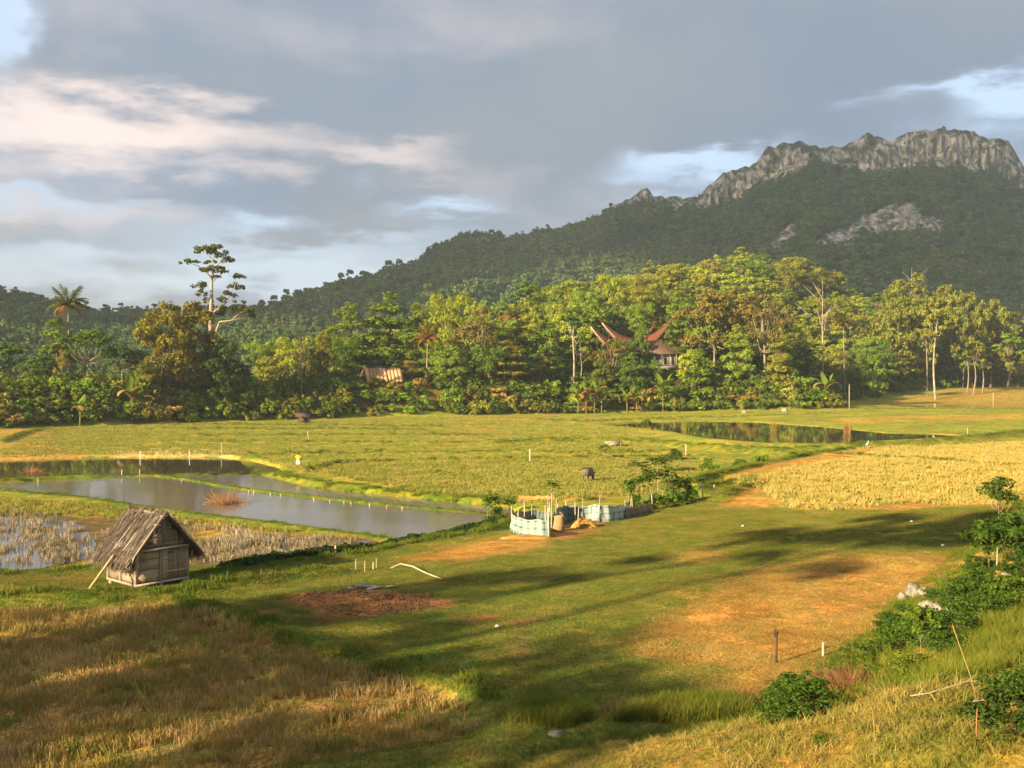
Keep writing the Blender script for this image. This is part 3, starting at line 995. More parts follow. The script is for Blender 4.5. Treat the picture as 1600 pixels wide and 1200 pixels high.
def place_tree(name, kind, px, d, top, halfw, tint, label, group=None, bark=BROWN_BARK, base=None, cat='tree', rz=None, x=None, z=None):
    tm, cm, H, R = PROTO[kind]
    X = (px - 800) / F * d if x is None else x
    Z = gz(X, d) if z is None else z
    h = CZ + (HY - top) / F * d - Z
    s = (halfw / F * d) / R
    e = empty(name, (X, d, Z), random.uniform(0, 6.28) if rz is None else rz)
    e.scale = (s, s, h / H)
    a = bpy.data.objects.new('trunk', tm); a.color = bark; link(a, e)
    b = bpy.data.objects.new('crown', cm); b.color = (*(np.array(tint) * 1.5), 1); link(b, e)
    tag(e, label, cat, group)
    return e


# --- palms
def frond_mesh(L, seed, droopy):
    rng = np.random.default_rng(seed)
    mb = MB()
    n = 16
    t = np.linspace(0, 1, n)
    ang = 0.75 - droopy * t ** 1.2
    dx = np.cos(ang) * L / n; dz = np.sin(ang) * L / n
    x = np.concatenate([[0], np.cumsum(dx)[:-1]]); z = np.concatenate([[0], np.cumsum(dz)[:-1]])
    pts = np.stack([x, 0 * x, z], 1)
    mb.tube(pts, np.linspace(0.06, 0.015, n), 4)
    for i in range(2, n):
        w = L * 0.26 * math.sin(math.pi * min(1, 0.12 + 0.86 * t[i])) ** 0.7
        for sd in (-1, 1):
            for k in range(2):
                p = pts[i] + np.array([k * dx[i] * 0.5, 0, 0])
                q = p + np.array([0.45 * w, sd * w * 0.8, -0.40 * w + rng.uniform(-0.1, 0.1)])
                hw = np.array([0.10, 0, 0.0])
                mb.add([p - hw, p + hw, q], tris=[(0, 1, 2)])
    return mb.mesh('frond', M_LEAF)


FRONDS = [frond_mesh(4.6, 1, 0.7), frond_mesh(4.6, 2, 1.5), frond_mesh(4.4, 3, 2.3)]


def make_palm(px, d, crown_py, label, h_ground=None, size=1.0, tint=(0.13, 0.15, 0.03), dry=0.2, nf=26, seed=0, group=None):
    rng = np.random.default_rng(seed + 500)
    X = (px - 800) / F * d; Z = gz(X, d)
    h = CZ + (HY - crown_py) / F * d - Z
    e = empty('coconut_palm', (X, d, Z), 0)
    mb = MB()
    lean = rng.uniform(-0.04, 0.04)
    ts = np.linspace(0, 1, 10)
    mb.tube([(lean * h * (t - 1) ** 2 * (1 if t else 1), 0, -0.4 + t * (h + 0.4)) for t in ts], np.linspace(0.22, 0.13, 10) * (1 + 0.03 * np.sin(np.arange(10) * 9)), 7)
    o = mb.build('trunk', M_BARK, e, True); o.color = PALE_BARK
    for k in range(nf):
        lev = k / nf
        f = bpy.data.objects.new('frond', FRONDS[0 if lev < 0.3 else 1 if lev < 0.85 else 2])
        f.location = (0, 0, h)
        f.rotation_euler = (0, -0.62 + 1.25 * lev, k * 2.4 + rng.uniform(-0.2, 0.2))
        f.scale = [size * rng.uniform(0.85, 1.1)] * 3
        c = np.array(tint) * rng.uniform(0.75, 1.25)
        if lev > 1 - dry: c = np.array((0.34, 0.19, 0.055)) * rng.uniform(0.7, 1.1)
        f.color = (*c, 1)
        link(f, e)
    mb = MB()
    for k in range(7):
        a = k * 0.9
        c = np.array([0.32 * math.cos(a), 0.32 * math.sin(a), h - 0.35 - 0.12 * (k % 2)])
        mb.tube([c + [0, 0, 0.16], c + [0, 0, 0.08], c, c - [0, 0, 0.08], c - [0, 0, 0.16]], [0.02, 0.12, 0.15, 0.12, 0.02], 6)
    o = mb.build('coconuts', M_BARK, e, True); o.color = (0.30, 0.17, 0.05, 1); o['kind'] = 'stuff'
    tag(e, label, 'palm tree', group)
    return e


# --- banana plants
def banana_leaf_mesh(L, seed, bend):
    rng = np.random.default_rng(seed)
    n = 9
    t = np.linspace(0, 1, n)
    ang = 1.2 - bend * t ** 1.3
    x = np.concatenate([[0], np.cumsum(np.cos(ang) * L / n)[:-1]]); z = np.concatenate([[0], np.cumsum(np.sin(ang) * L / n)[:-1]])
    w = 0.30 * np.sin(np.pi * np.clip(0.04 + 0.95 * t, 0, 1)) ** 0.6 * L / 2.2
    w[0] = 0.03
    V = []
    for i in range(n):
        dip = 0.18 * w[i]
        for sd in (-1, -0.5, 0, 0.5, 1):
            V.append((x[i] + (rng.uniform(-0.04, 0.04) if abs(sd) == 1 else 0), sd * w[i], z[i] + dip * abs(sd) - (0.5 * w[i] * abs(sd) ** 2)))
    Q = [(i * 5 + k, i * 5 + k + 1, (i + 1) * 5 + k + 1, (i + 1) * 5 + k) for i in range(n - 1) for k in range(4)]
    return mesh_np('leaf', np.array(V), np.array(Q), [M_LEAF], True)


BLEAF = [banana_leaf_mesh(2.4, 1, 0.9), banana_leaf_mesh(2.4, 2, 1.7), banana_leaf_mesh(2.2, 3, 3.0)]


def make_banana(px, d, top, label, seed=0, dry=2, group=None, y_off=0.0):
    rng = np.random.default_rng(seed + 900)
    X = (px - 800) / F * d; Z = gz(X, d)
    h = max(2.2, CZ + (HY - top) / F * d - Z)
    st = h * 0.46
    e = empty('banana_plant', (X, d, Z), rng.uniform(0, 6))
    mb = MB(); mb.tube([(0, 0, -0.3), (0.02, 0, st * 0.5), (0.05, 0, st)], [0.17, 0.14, 0.09], 8)
    o = mb.build('stem', M_BARK, e, True); o.color = (0.22, 0.19, 0.07, 1)
    for k in range(8):
        lev = k / 7
        f = bpy.data.objects.new('leaf', BLEAF[0 if lev < 0.3 else 1 if lev < 0.75 else 2])
        f.location = (0.05, 0, st - 0.1)
        f.rotation_euler = (0, -0.25 if lev < 0.3 else 0, k * 2.4 + rng.uniform(-0.3, 0.3))
        f.scale = [h * 0.56 / 2.0 * rng.uniform(0.85, 1.15)] * 3
        f.color = (0.15, 0.22, 0.03, 1) if k < 8 - dry else (0.36, 0.22, 0.08, 1)
        link(f, e)
    tag(e, label, 'banana plant', group)
    return e


# --- cassava: thin bare stems with tufts of fingered leaves on top
def cassava_proto(seed, H, nst):
    rng = np.random.default_rng(seed)
    mb = MB()
    C = []; Nn = []; T = []
    for k in range(nst):
        a = rng.uniform(0, 6.28); r0 = 0.12 * nst * rng.uniform(0.2, 1)
        b = np.array([r0 * math.cos(a), r0 * math.sin(a), -0.1]); tp = b + np.array([rng.uniform(-.25, .25), rng.uniform(-.25, .25), H * rng.uniform(0.75, 1.0)])
        mid = (b + tp) / 2 + rng.normal(size=3) * 0.05
        mb.tube([b, mid, tp], [0.025, 0.02, 0.012], 5)
        for q in range(20):
            an = rng.uniform(0, 6.28); el = rng.uniform(-0.9, 0.9)
            hub = tp + np.array([math.cos(an) * math.cos(el), math.sin(an) * math.cos(el), math.sin(el) * 1.3 - 0.35]) * rng.uniform(0.12, 0.52)
            for w in range(6):
                fa = an + (w - 2.5) * 0.5
                dr = np.array([math.cos(fa), math.sin(fa), -0.25])
                C.append(hub + dr * 0.09); T.append(dr); Nn.append(unit(np.array([0.3 * math.cos(an), 0.3 * math.sin(an), 1.0]) + rng.normal(size=3) * 0.3))
    cm = leaf_mesh('crown', np.array(C), np.array(Nn), 0.32, 0.10, M_LEAF, np.array(T), rng)
    PROTO['cassava%d' % seed] = (mb.mesh('stem', M_BARK, True), cm, H * 1.08, 0.16 * nst + 0.45)


for i, (h, n) in enumerate(((2.2, 3), (1.9, 5), (2.6, 2))): cassava_proto(i, h, n)


# ------------------------------------------------------------------ scatter of uncountable plants
def scatter_tree(name):
    ng = bpy.data.node_groups.new(name, 'GeometryNodeTree')
    ng.interface.new_socket('Geometry', in_out='INPUT', socket_type='NodeSocketGeometry')
    ng.interface.new_socket('Geometry', in_out='OUTPUT', socket_type='NodeSocketGeometry')
    return ng


def scatter(name, P, rot, scale, protos, label, mat=None, cat=None):
    """one stuff object: copies of small plants standing on the points P"""
    me = bpy.data.meshes.new(name)
    P = np.asarray(P, np.float32)
    me.vertices.add(len(P)); me.vertices.foreach_set('co', P.ravel())
    a = me.attributes.new('rot', 'FLOAT_VECTOR', 'POINT'); a.data.foreach_set('vector', np.asarray(rot, np.float32).ravel())
    scale = np.asarray(scale, np.float32)
    if scale.ndim == 1: scale = np.repeat(scale[:, None], 3, 1)
    a = me.attributes.new('sca', 'FLOAT_VECTOR', 'POINT'); a.data.foreach_set('vector', scale.ravel())
    col = bpy.data.collections.new(name + '_kinds')
    for k, pm in enumerate(protos):
        po = bpy.data.objects.new('%s_kind' % name, pm); col.objects.link(po)
    a = me.attributes.new('pick', 'INT', 'POINT'); a.data.foreach_set('value', np.random.default_rng(len(P)).integers(0, len(protos), len(P)).astype(np.int32))
    ng = scatter_tree(name + '_spread')
    nd = ng.nodes
    gi = nd.new('NodeGroupInput'); go = nd.new('NodeGroupOutput')
    iop = nd.new('GeometryNodeInstanceOnPoints'); ci = nd.new('GeometryNodeCollectionInfo')
    ci.inputs['Collection'].default_value = col
    ci.inputs['Separate Children'].default_value = True
    ci.inputs['Reset Children'].default_value = True
    def attr(nm, ty):
        n = nd.new('GeometryNodeInputNamedAttribute'); n.data_type = ty; n.inputs[0].default_value = nm
        return n.outputs[0]
    L = ng.links.new
    L(gi.outputs[0], iop.inputs['Points']); L(ci.outputs[0], iop.inputs['Instance'])
    iop.inputs['Pick Instance'].default_value = True
    L(attr('pick', 'INT'), iop.inputs['Instance Index'])
    L(attr('rot', 'FLOAT_VECTOR'), iop.inputs['Rotation'])
    L(attr('sca', 'FLOAT_VECTOR'), iop.inputs['Scale'])
    L(iop.outputs[0], go.inputs[0])
    o = bpy.data.objects.new(name, me)
    md = o.modifiers.new('spread', 'NODES'); md.node_group = ng
    link(o); tag(o, label, cat, kind='stuff')
    return o


def upright(n, rng, tilt=0.0):
    r = np.zeros((n, 3)); r[:, 2] = rng.uniform(0, 6.283, n)
    if tilt: r[:, :2] = rng.normal(size=(n, 2)) * tilt
    return r


# far woods ---------------------------------------------------------------
def woods_proto(seed, kind):
    rng = np.random.default_rng(seed)
    if kind == 0: lob = ring(rng, 5, 2.6, 6.5, 2.3) + [(0, 0, 9.2, 2.4, 2.4, 1.9)] + ring(rng, 3, 2, 3.6, 2)
    elif kind == 1: lob = ring(rng, 4, 1.8, 6, 2) + ring(rng, 3, 1.2, 9.5, 1.7) + [(0, 0, 12.4, 1.4, 1.4, 1.6)]
    else: lob = ring(rng, 6, 3.4, 6.6, 2.0, 0.3, 1) + [(0, 0, 8, 2.6, 2.6, 1.3)]
    C, Nn = clump_points(lob, 1100, rng, 7, 0.55)
    L = 1.1 * rng.uniform(0.7, 1.3, len(C))
    C = C - np.array([0, 0, 1.2])
    return leaf_mesh('crown', C, Nn, L, L * 0.7, M_WOODS, None, rng)


WOODS = [woods_proto(300 + i, i % 3) for i in range(6)]


def build_far_woods():
    rng = np.random.default_rng(11)
    n = 26000
    PX = rng.uniform(385, 1760, n); T = rng.uniform(0.0, 1.02, n) ** 0.85
    X, Y, Z, K = mount_surface(PX, T)
    K2 = np.maximum.reduce([mount_surface(PX, T + q)[3] for q in (0.012, 0.026, 0.040)]); keep = (K < 0.25) & ((K2 < 0.4) | (rng.uniform(0, 1, n) < 0.12)) & (rng.uniform(0, 1, n) < np.clip(Y / 1300, 0, 1))
    # woods thin out on the crest of the cliffs
    keep &= ~((T > 0.93) & (T < 0.985) & (PX > 1090))
    X, Y, Z, T = X[keep], Y[keep], Z[keep], T[keep]
    s = np.clip(rng.lognormal(-0.12, 0.34, len(X)), 0.4, 1.9) * np.where(T > 0.9, 0.5, 1.0)
    scatter('mountain_woods', np.stack([X, Y, Z - 0.5 - 2.6 * s], 1), upright(len(X), rng), s, WOODS, 'dense woods covering the flanks of the limestone mountain')
    n = 7000
    PX = rng.uniform(-420, 690, n); T = rng.uniform(0.0, 1.04, n)
    X, Y, Z = hill_surface(PX, T)
    keep = rng.uniform(0, 1, n) < np.clip(Y / 680, 0, 1)
    X, Y, Z = X[keep], Y[keep], Z[keep]
    s = np.clip(rng.lognormal(-0.6, 0.3, len(X)), 0.3, 1.0)
    scatter('hill_woods', np.stack([X, Y, Z - 0.5 - 2.6 * s], 1), upright(len(X), rng), s, WOODS, 'dense dark woods on the low hill behind the coconut palm')


build_far_woods()
# ------------------------------------------------------------------ trees that stand out
DEEP = (0.085, 0.145, 0.022); MIDG = (0.135, 0.190, 0.026); LIME = (0.205, 0.245, 0.030); OLIVE = (0.180, 0.190, 0.030); BRONZE = (0.165, 0.155, 0.042); DARK = (0.06, 0.09, 0.02)
T = place_tree
# left bank
T('vine_draped_tree', 'vine0', 88, 211, 492, 34, (0.115, 0.165, 0.022), 'tall tree draped in leafy vines under the coconut palm', cat='tree')
T('umbrella_tree', 'umbrella0', 138, 203, 517, 42, (0.080, 0.135, 0.020), 'broad green umbrella tree on a pale trunk beside the coconut palm', bark=PALE_BARK)
T('umbrella_tree', 'umbrella0', 190, 205, 541, 32, (0.060, 0.115, 0.020), 'dark flat-topped tree left of the huge olive tree', bark=PALE_BARK)
T('umbrella_tree', 'umbrella0', 8, 204, 537, 34, (0.080, 0.13, 0.022), 'flat-topped green tree at the left end of the bank')
T('small_tree', 'sparse0', 97, 200, 544, 16, (0.20, 0.16, 0.04), 'small yellowish tree on a thin slanting pale trunk', bark=PALE_BARK)
T('dense_tree', 'round0', 256, 207, 466, 52, (0.150, 0.135, 0.024), 'huge dense olive tree below the emergent tree', rz=0.5)
T('dense_tree', 'round1', 302, 211, 464, 44, (0.145, 0.130, 0.024), 'dense olive tree touching the emergent tree trunk', rz=2.1)
T('dark_tree', 'round2', 345, 210, 524, 34, (0.055, 0.085, 0.018), 'dark tree at the foot of the emergent tree')
T('dark_tree', 'wide0', 372, 217, 566, 26, (0.040, 0.060, 0.014), 'low dark tree right of the emergent tree')
T('dense_tree', 'round2', 228, 201, 560, 26, (0.13, 0.13, 0.022), 'lower olive tree left of the huge olive tree')
T('dense_tree', 'wide1', 55, 200, 560, 30, (0.085, 0.135, 0.02), 'leafy tree left of the vine draped tree')
T('bank_tree', 'wide0', -50, 200, 535, 45, (0.09, 0.135, 0.02), 'broad green tree at the far left edge')
T('bank_tree', 'round1', -120, 198, 505, 50, (0.10, 0.13, 0.02), 'tall green tree beyond the left edge')
make_palm(107, 212, 478, 'tall coconut palm rising above the left bank', seed=1, size=1.2, tint=(0.13, 0.15, 0.032))
# middle
T('bare_tree', 'sparse0', 472, 222, 522, 16, (0.15, 0.13, 0.05), 'small thin-leaved pale tree beside the hazy hollow', bark=PALE_BARK)
T('slim_tree', 'round0', 508, 246, 512, 30, (0.165, 0.165, 0.024), 'yellow green tree at the left end of the tall grove', bark=PALE_BARK)
T('layered_tree', 'tall0', 548, 262, 470, 44, (0.120, 0.165, 0.020), 'tall layered green tree left of the tallest grove tree')
T('layered_tree', 'tall1', 608, 266, 455, 50, (0.115, 0.165, 0.018), 'tallest layered green tree above the thatched ridge tent')
T('dark_tree', 'round1', 650, 284, 500, 28, (0.055, 0.095, 0.02), 'dark green tree right of the tallest grove tree')
T('dark_tree', 'wide1', 580, 276, 540, 50, (0.045, 0.075, 0.016), 'dark shaded tree behind the thatched ridge tent')
T('low_tree', 'wide0', 642, 246, 562, 17, (0.20, 0.17, 0.04), 'small bronze tree right of the thatched ridge tent', bark=PALE_BARK)
T('plume_tree', 'plume0', 700, 262, 472, 30, LIME, 'feathery light green tree left of the brown tree', bark=PALE_BARK)
T('plume_tree', 'plume1', 672, 272, 486, 28, (0.15, 0.19, 0.028), 'feathery green tree behind the yellow palm')
T('brown_tree', 'sparse0', 752, 254, 478, 50, (0.15, 0.125, 0.045), 'brown thin-leaved tree with several pale trunks', bark=PALE_BARK)
T('brown_tree', 'sparse0', 728, 258, 500, 34, (0.145, 0.125, 0.042), 'smaller brown tree left of the large brown one', bark=PALE_BARK, rz=2)
T('tiered_tree', 'tier0', 792, 250, 530, 36, (0.155, 0.140, 0.026), 'tree with flat yellow-lit tiers of branches')
T('columnar_tree', 'vine0', 852, 263, 498, 32, (0.090, 0.150, 0.018), 'dense bright green columnar tree right of the tiered tree')
T('straight_tree', 'slim0', 897, 258, 478, 26, (0.085, 0.145, 0.018), 'green tree on a straight grey trunk left of the village', bark=(0.40, 0.33, 0.26, 1))
T('village_tree', 'round2', 1003, 266, 503, 17, (0.080, 0.135, 0.018), 'narrow green tree between the curved roofs')
T('village_tree', 'sparse0', 957, 260, 526, 34, (0.17, 0.13, 0.04), 'bronze tree in front of the curved roofs', bark=PALE_BARK)
T('village_tree', 'round0', 985, 257, 548, 30, (0.090, 0.150, 0.020), 'green tree in front of the curved roofs')
T('village_tree', 'plume0', 972, 261, 538, 22, (0.11, 0.16, 0.022), 'feathery tree hiding the middle of the front roof')
T('village_tree', 'round2', 1022, 259, 560, 17, (0.09, 0.15, 0.02), 'low green tree covering the left of the white house')
T('village_tree', 'round1', 940, 256, 556, 20, (0.115, 0.145, 0.022), 'low leafy tree below the left roof horns')
T('vine_draped_tree', 'vine0', 1092, 257, 540, 24, (0.120, 0.185, 0.018), 'bright green vine-covered tree right of the village house')
T('olive_tree', 'wide1', 1115, 272, 452, 55, (0.150, 0.125, 0.030), 'wide olive tree above the village house', bark=PALE_BARK)
T('olive_tree', 'round0', 1152, 280, 446, 44, (0.155, 0.135, 0.028), 'tall olive tree behind the village')
T('brown_tree', 'sparse0', 1194, 262, 455, 42, (0.145, 0.12, 0.04), 'brown thin-leaved tree on a tall pale trunk above the scrub', bark=PALE_BARK, rz=4)
T('dark_tree', 'round0', 1240, 268, 530, 34, (0.060, 0.080, 0.018), 'dark tree between the brown tree and the pale dead tree')
T('slim_tree', 'slim1', 1460, 330, 462, 24, OLIVE, 'slender pale-trunked tree standing alone before the dark gap', bark=(0.42, 0.34, 0.25, 1))
T('slim_tree', 'slim0', 1449, 342, 500, 20, OLIVE, 'slender tree just left of the lone pale trunk', bark=PALE_BARK)
T('round_tree', 'round1', 1367, 290, 550, 24, (0.125, 0.185, 0.022), 'round bright green tree at the foot of the wooded hill', bark=PALE_BARK)
T('slim_tree', 'slim1', 1522, 345, 535, 20, OLIVE, 'pale thin-trunked tree with a small crown beside the far field', bark=PALE_BARK)
T('slim_tree', 'slim0', 1536, 350, 540, 18, MIDG, 'thin-trunked tree right of the small-crowned pair', bark=PALE_BARK)
T('slim_tree', 'slim0', 1512, 352, 540, 18, OLIVE, 'thin-trunked tree left of the small-crowned pair', bark=PALE_BARK)
T('slim_tree', 'slim1', 1575, 362, 520, 26, MIDG, 'thin pale-trunked tree near the right edge', bark=PALE_BARK)
make_palm(803, 290, 496, 'coconut palm with drooping fronds above the tiered tree', seed=2, size=1.2, tint=(0.15, 0.155, 0.03), dry=0.4)
make_palm(707, 288, 478, 'coconut palm rising behind the feathery tree', seed=3, size=1.1, tint=(0.13, 0.15, 0.03))
make_palm(668, 247, 530, 'short palm with golden hanging fronds beside the tall grove', seed=4, size=1.0, tint=(0.26, 0.19, 0.04), dry=0.6)
make_palm(1318, 306, 505, 'palm half hidden among the hillside trees', seed=5, size=1.0, tint=(0.15, 0.15, 0.03))
for k, (px, d, top, dry, lab) in enumerate((
        (205, 197, 584, 3, 'banana plant with dry hanging leaves below the dark flat-topped tree'),
        (222, 198, 594, 4, 'withered banana plant right of the dry one on the left bank'),
        (125, 187, 616, 2, 'single banana plant low on the left bank'),
        (903, 243, 598, 3, 'leftmost banana plant of the clump below the village'),
        (916, 244, 594, 4, 'withered banana plant in the middle of the clump below the village'),
        (929, 245, 592, 3, 'tall banana plant right of the withered one below the village'),
        (940, 246, 602, 2, 'rightmost banana plant of the clump below the village'),
        (980, 246, 606, 2, 'banana plant between the clump and the bright one'),
        (995, 247, 604, 3, 'banana plant with a brown skirt below the bronze tree'),
        (1036, 250, 578, 1, 'bright green banana plant below the village house'),
        (1291, 256, 578, 2, 'bright banana plant on the bare corner of the bank'))):
    make_banana(px, d, top, lab, k, dry)


# the emergent tree: a bare pale trunk with separate tufts
def emergent():
    d = 221.0; k = d / F
    X = (332 - 800) * k; Z = gz(X, d)
    e = empty('emergent_tree', (X, d, Z), 0)
    def L(px, py, y=0.0):
        return np.array([(px - 332) * k, y, CZ + (HY - py) * k - Z])
    mb = MB()
    mb.tube([np.array([0, 0, -0.5]), L(331, 590), L(330, 540), L(329, 500), L(331, 462), L(331, 438), L(334, 420), L(331, 402)], [0.62, 0.58, 0.5, 0.44, 0.34, 0.27, 0.2, 0.08], 9)
    for pts, r in (([L(334, 540), L(339, 515), L(343, 503), L(364, 501, -1), L(386, 496, -1)], 0.34), ([L(332, 520), L(325, 500, .5), L(326, 480, .8)], 0.3),
                   ([L(331, 434), L(322, 425), L(310, 416), L(297, 411)], 0.2), ([L(333, 422), L(342, 412), L(350, 403)], 0.17), ([L(332, 440), L(345, 430), L(352, 414, 1)], 0.16),
                   ([L(331, 475), L(318, 462), L(312, 450)], 0.18), ([L(331, 490), L(350, 475), L(362, 455), L(370, 440)], 0.22), ([L(340, 485), L(355, 470, 1), L(372, 462, 1)], 0.15),
                   ([L(333, 405), L(324, 398), L(316, 392)], 0.12), ([L(364, 501, -1), L(376, 490, -1)], 0.14)):
        n = len(pts); mb.tube(pts, np.linspace(r, 0.05, n), 6)
    o = mb.build('trunk', M_BARK, e, True); o.color = (0.40, 0.31, 0.23, 1)
    rng = np.random.default_rng(42)
    lob = []
    for px, py, w, h in ((318, 393, 17, 8), (335, 390, 16, 8), (345, 399, 12, 7), (356, 408, 10, 8), (294, 411, 10, 5), (304, 409, 6, 3), (328, 410, 9, 4), (322, 423, 14, 5), (340, 421, 13, 5), (350, 426, 8, 5), (339, 434, 7, 5),
                         (371, 434, 9, 7), (363, 447, 9, 6), (374, 449, 8, 5), (358, 462, 10, 7), (350, 470, 8, 6), (313, 447, 11, 6), (317, 460, 8, 8), (324, 470, 7, 6), (352, 484, 13, 7), (368, 482, 14, 6), (383, 488, 13, 6), (388, 494, 9, 5), (340, 492, 8, 6)):
        c = L(px, py, rng.uniform(-1.5, 1.5)); lob.append((*c, w * k * 1.15, w * k, h * k * 1.2))
    C, Nn = clump_points(lob, 5200, rng, 9, 0.42, 0.6)
    l = 0.52 * rng.uniform(0.7, 1.3, len(C))
    o = bpy.data.objects.new('crown', leaf_mesh('crown', C, Nn, l, l * 0.6, M_LEAF, None, rng)); o.color = (0.105, 0.120, 0.026, 1); link(o, e)
    tag(e, 'tall emergent tree with bare pale trunk and separate leafy tufts', 'tree')


emergent()


def dead_tree(px, d, top, label, seed, col=(0.45, 0.37, 0.28, 1)):
    X = (px - 800) / F * d; Z = gz(X, d); h = CZ + (HY - top) / F * d - Z
    e = empty('dead_tree', (X, d, Z), 0)
    rng = np.random.default_rng(seed)
    mb = MB(); mb.tube([(0, 0, -0.5), (0.2, 0, h * 0.4), (-0.1, 0, h * 0.7), (0.1, 0, h)], [0.26, 0.22, 0.15, 0.04], 7)
    o = mb.build('trunk', M_BARK, e, True); o.color = col
    for k in range(9):
        z = h * rng.uniform(0.55, 0.95); a = rng.uniform(0, 6.28); L = h * 0.22 * rng.uniform(0.6, 1.2)
        p = np.array([0, 0, z]); dr = np.array([math.cos(a), 0.5 * math.sin(a), 0.9])
        mb = MB(); mb.tube([p, p + dr * L * 0.5 + [0, 0, 0.1], p + dr * L], [0.12, 0.07, 0.02], 5)
        o = mb.build('branch', M_BARK, e, True); o.color = col
    tag(e, label, 'tree')


for px, d, top, hw, kd, lab in ((1400, 362, 432, 40, 'round0', 'leftmost of the tall trees filling the right of the wood'), (1432, 384, 424, 40, 'tall0', 'tall layered tree left of the lone pale trunk'), (1476, 386, 438, 38, 'round1', 'tall rounded tree just right of the lone pale trunk'),
                                 (1505, 378, 452, 40, 'wide1', 'broad tree over the thin-trunked group'), (1548, 388, 462, 42, 'round2', 'tall rounded tree behind the thin-trunked group'), (1590, 396, 482, 40, 'round0', 'tall tree at the right edge of the wood'), (1630, 392, 500, 40, 'wide0', 'tree at the very edge beyond the right of the wood')):
    T('tall_tree', kd, px, d, top, hw, (0.150, 0.165, 0.030), lab)
dead_tree(1285, 302, 455, 'bare pale dead tree on the wooded hill', 1)
dead_tree(1424, 440, 418, 'bare forked trunk on the crest of the wooded hill', 2)

# ------------------------------------------------------------------ the woods between: countable trees
VILLAGE = [(905, 262), (1085, 262), (1085, 305), (905, 305)]


def fill_trees():
    rng = np.random.default_rng(5)
    taken = []
    kinds = ['round0', 'round1', 'round2', 'wide0', 'wide1', 'tall0', 'tall1', 'plume0', 'plume1', 'sparse0', 'slim0', 'slim1', 'vine0']
    wts = np.array([13, 13, 13, 9, 9, 7, 7, 8, 8, 7, 7, 7, 4], float); wts /= wts.sum()
    tints = {'lime green': LIME, 'mid green': MIDG, 'olive': OLIVE, 'bronze': BRONZE, 'deep green': DEEP}
    shape = {'round': 'rounded', 'wide': 'spreading', 'tall': 'tall layered', 'plume': 'feathery', 'sparse': 'thin-leaved', 'slim': 'slender', 'vine': 'vine-hung'}
    cand = rng.uniform(0, 1, (9000, 3))
    jobs = []
    for u, v, w in cand:
        px = 400 + u * 1330; d = 232 + v * 225
        X = (px - 800) / F * d
        s = float(forest_s(np.array([X]), np.array([d]))[0])
        if s < 9: continue
        if 930 < px < 1075 and s < 75 and d < 296: continue
        if 870 < px < 930 and 262 < d < 285: continue
        if 545 < px < 680 and d < 262: continue
        if px < 560 and d > 262: continue
        if px < 640 and d > 300: continue
        sp = 7.6 if d < 340 else 9.2
        if any((X - a) ** 2 + (d - b) ** 2 < sp * sp for a, b in taken): continue
        taken.append((X, d)); jobs.append((px, d, X, s, w))
    jobs = jobs[:300]
    for u, v, w in rng.uniform(0, 1, (1500, 3)):          # the recess beside the far fields
        px = 1335 + u * 330; d = 285 + v * 150
        X = (px - 800) / F * d
        s = float(forest_s(np.array([X]), np.array([d]))[0])
        if not 3 < s < 55 or abs(px - 1460) < 12 and s < 20: continue
        if any((X - a) ** 2 + (d - b) ** 2 < 30 for a, b in taken): continue
        taken.append((X, d)); jobs.append((px, d, X, max(s, 12), w))
    XY = np.array([(j[2], j[1]) for j in jobs]); ZZ = ground(XY[:, 0], XY[:, 1])
    for (px, d, X, s, w), z in zip(jobs, ZZ):
        kind = str(rng.choice(kinds, p=wts))
        tn = str(rng.choice(list(tints), p=[0.28, 0.28, 0.26, 0.06, 0.12]))
        h = rng.uniform(10.0, 17.0) * (0.8 if s < 22 else 1.0) * (1.2 if kind[:4] in ('tall', 'slim') else 1.0)
        if px < 640: h *= 0.75
        if px > 1380: h *= 1.25
        top = HY - (z + h - CZ) / d * F
        R = PROTO[kind][3] * h / PROTO[kind][2] * rng.uniform(1.05, 1.35)
        where = 'on the wooded hill' if px > 1090 else 'on the slope behind the village' if px > 830 else 'in the grove left of the village'
        g = '%s %s trees %s' % (tn, shape[kind[:-1]], where)
        T('hillside_tree', kind, px, d, top, R / d * F, np.array(tints[tn]) * rng.uniform(0.9, 1.3), '%s %s tree %s' % (tn, shape[kind[:-1]], where), g, bark=PALE_BARK if rng.random() < 0.2 else BROWN_BARK, x=X, z=float(z))
    return len(jobs)


fill_trees()


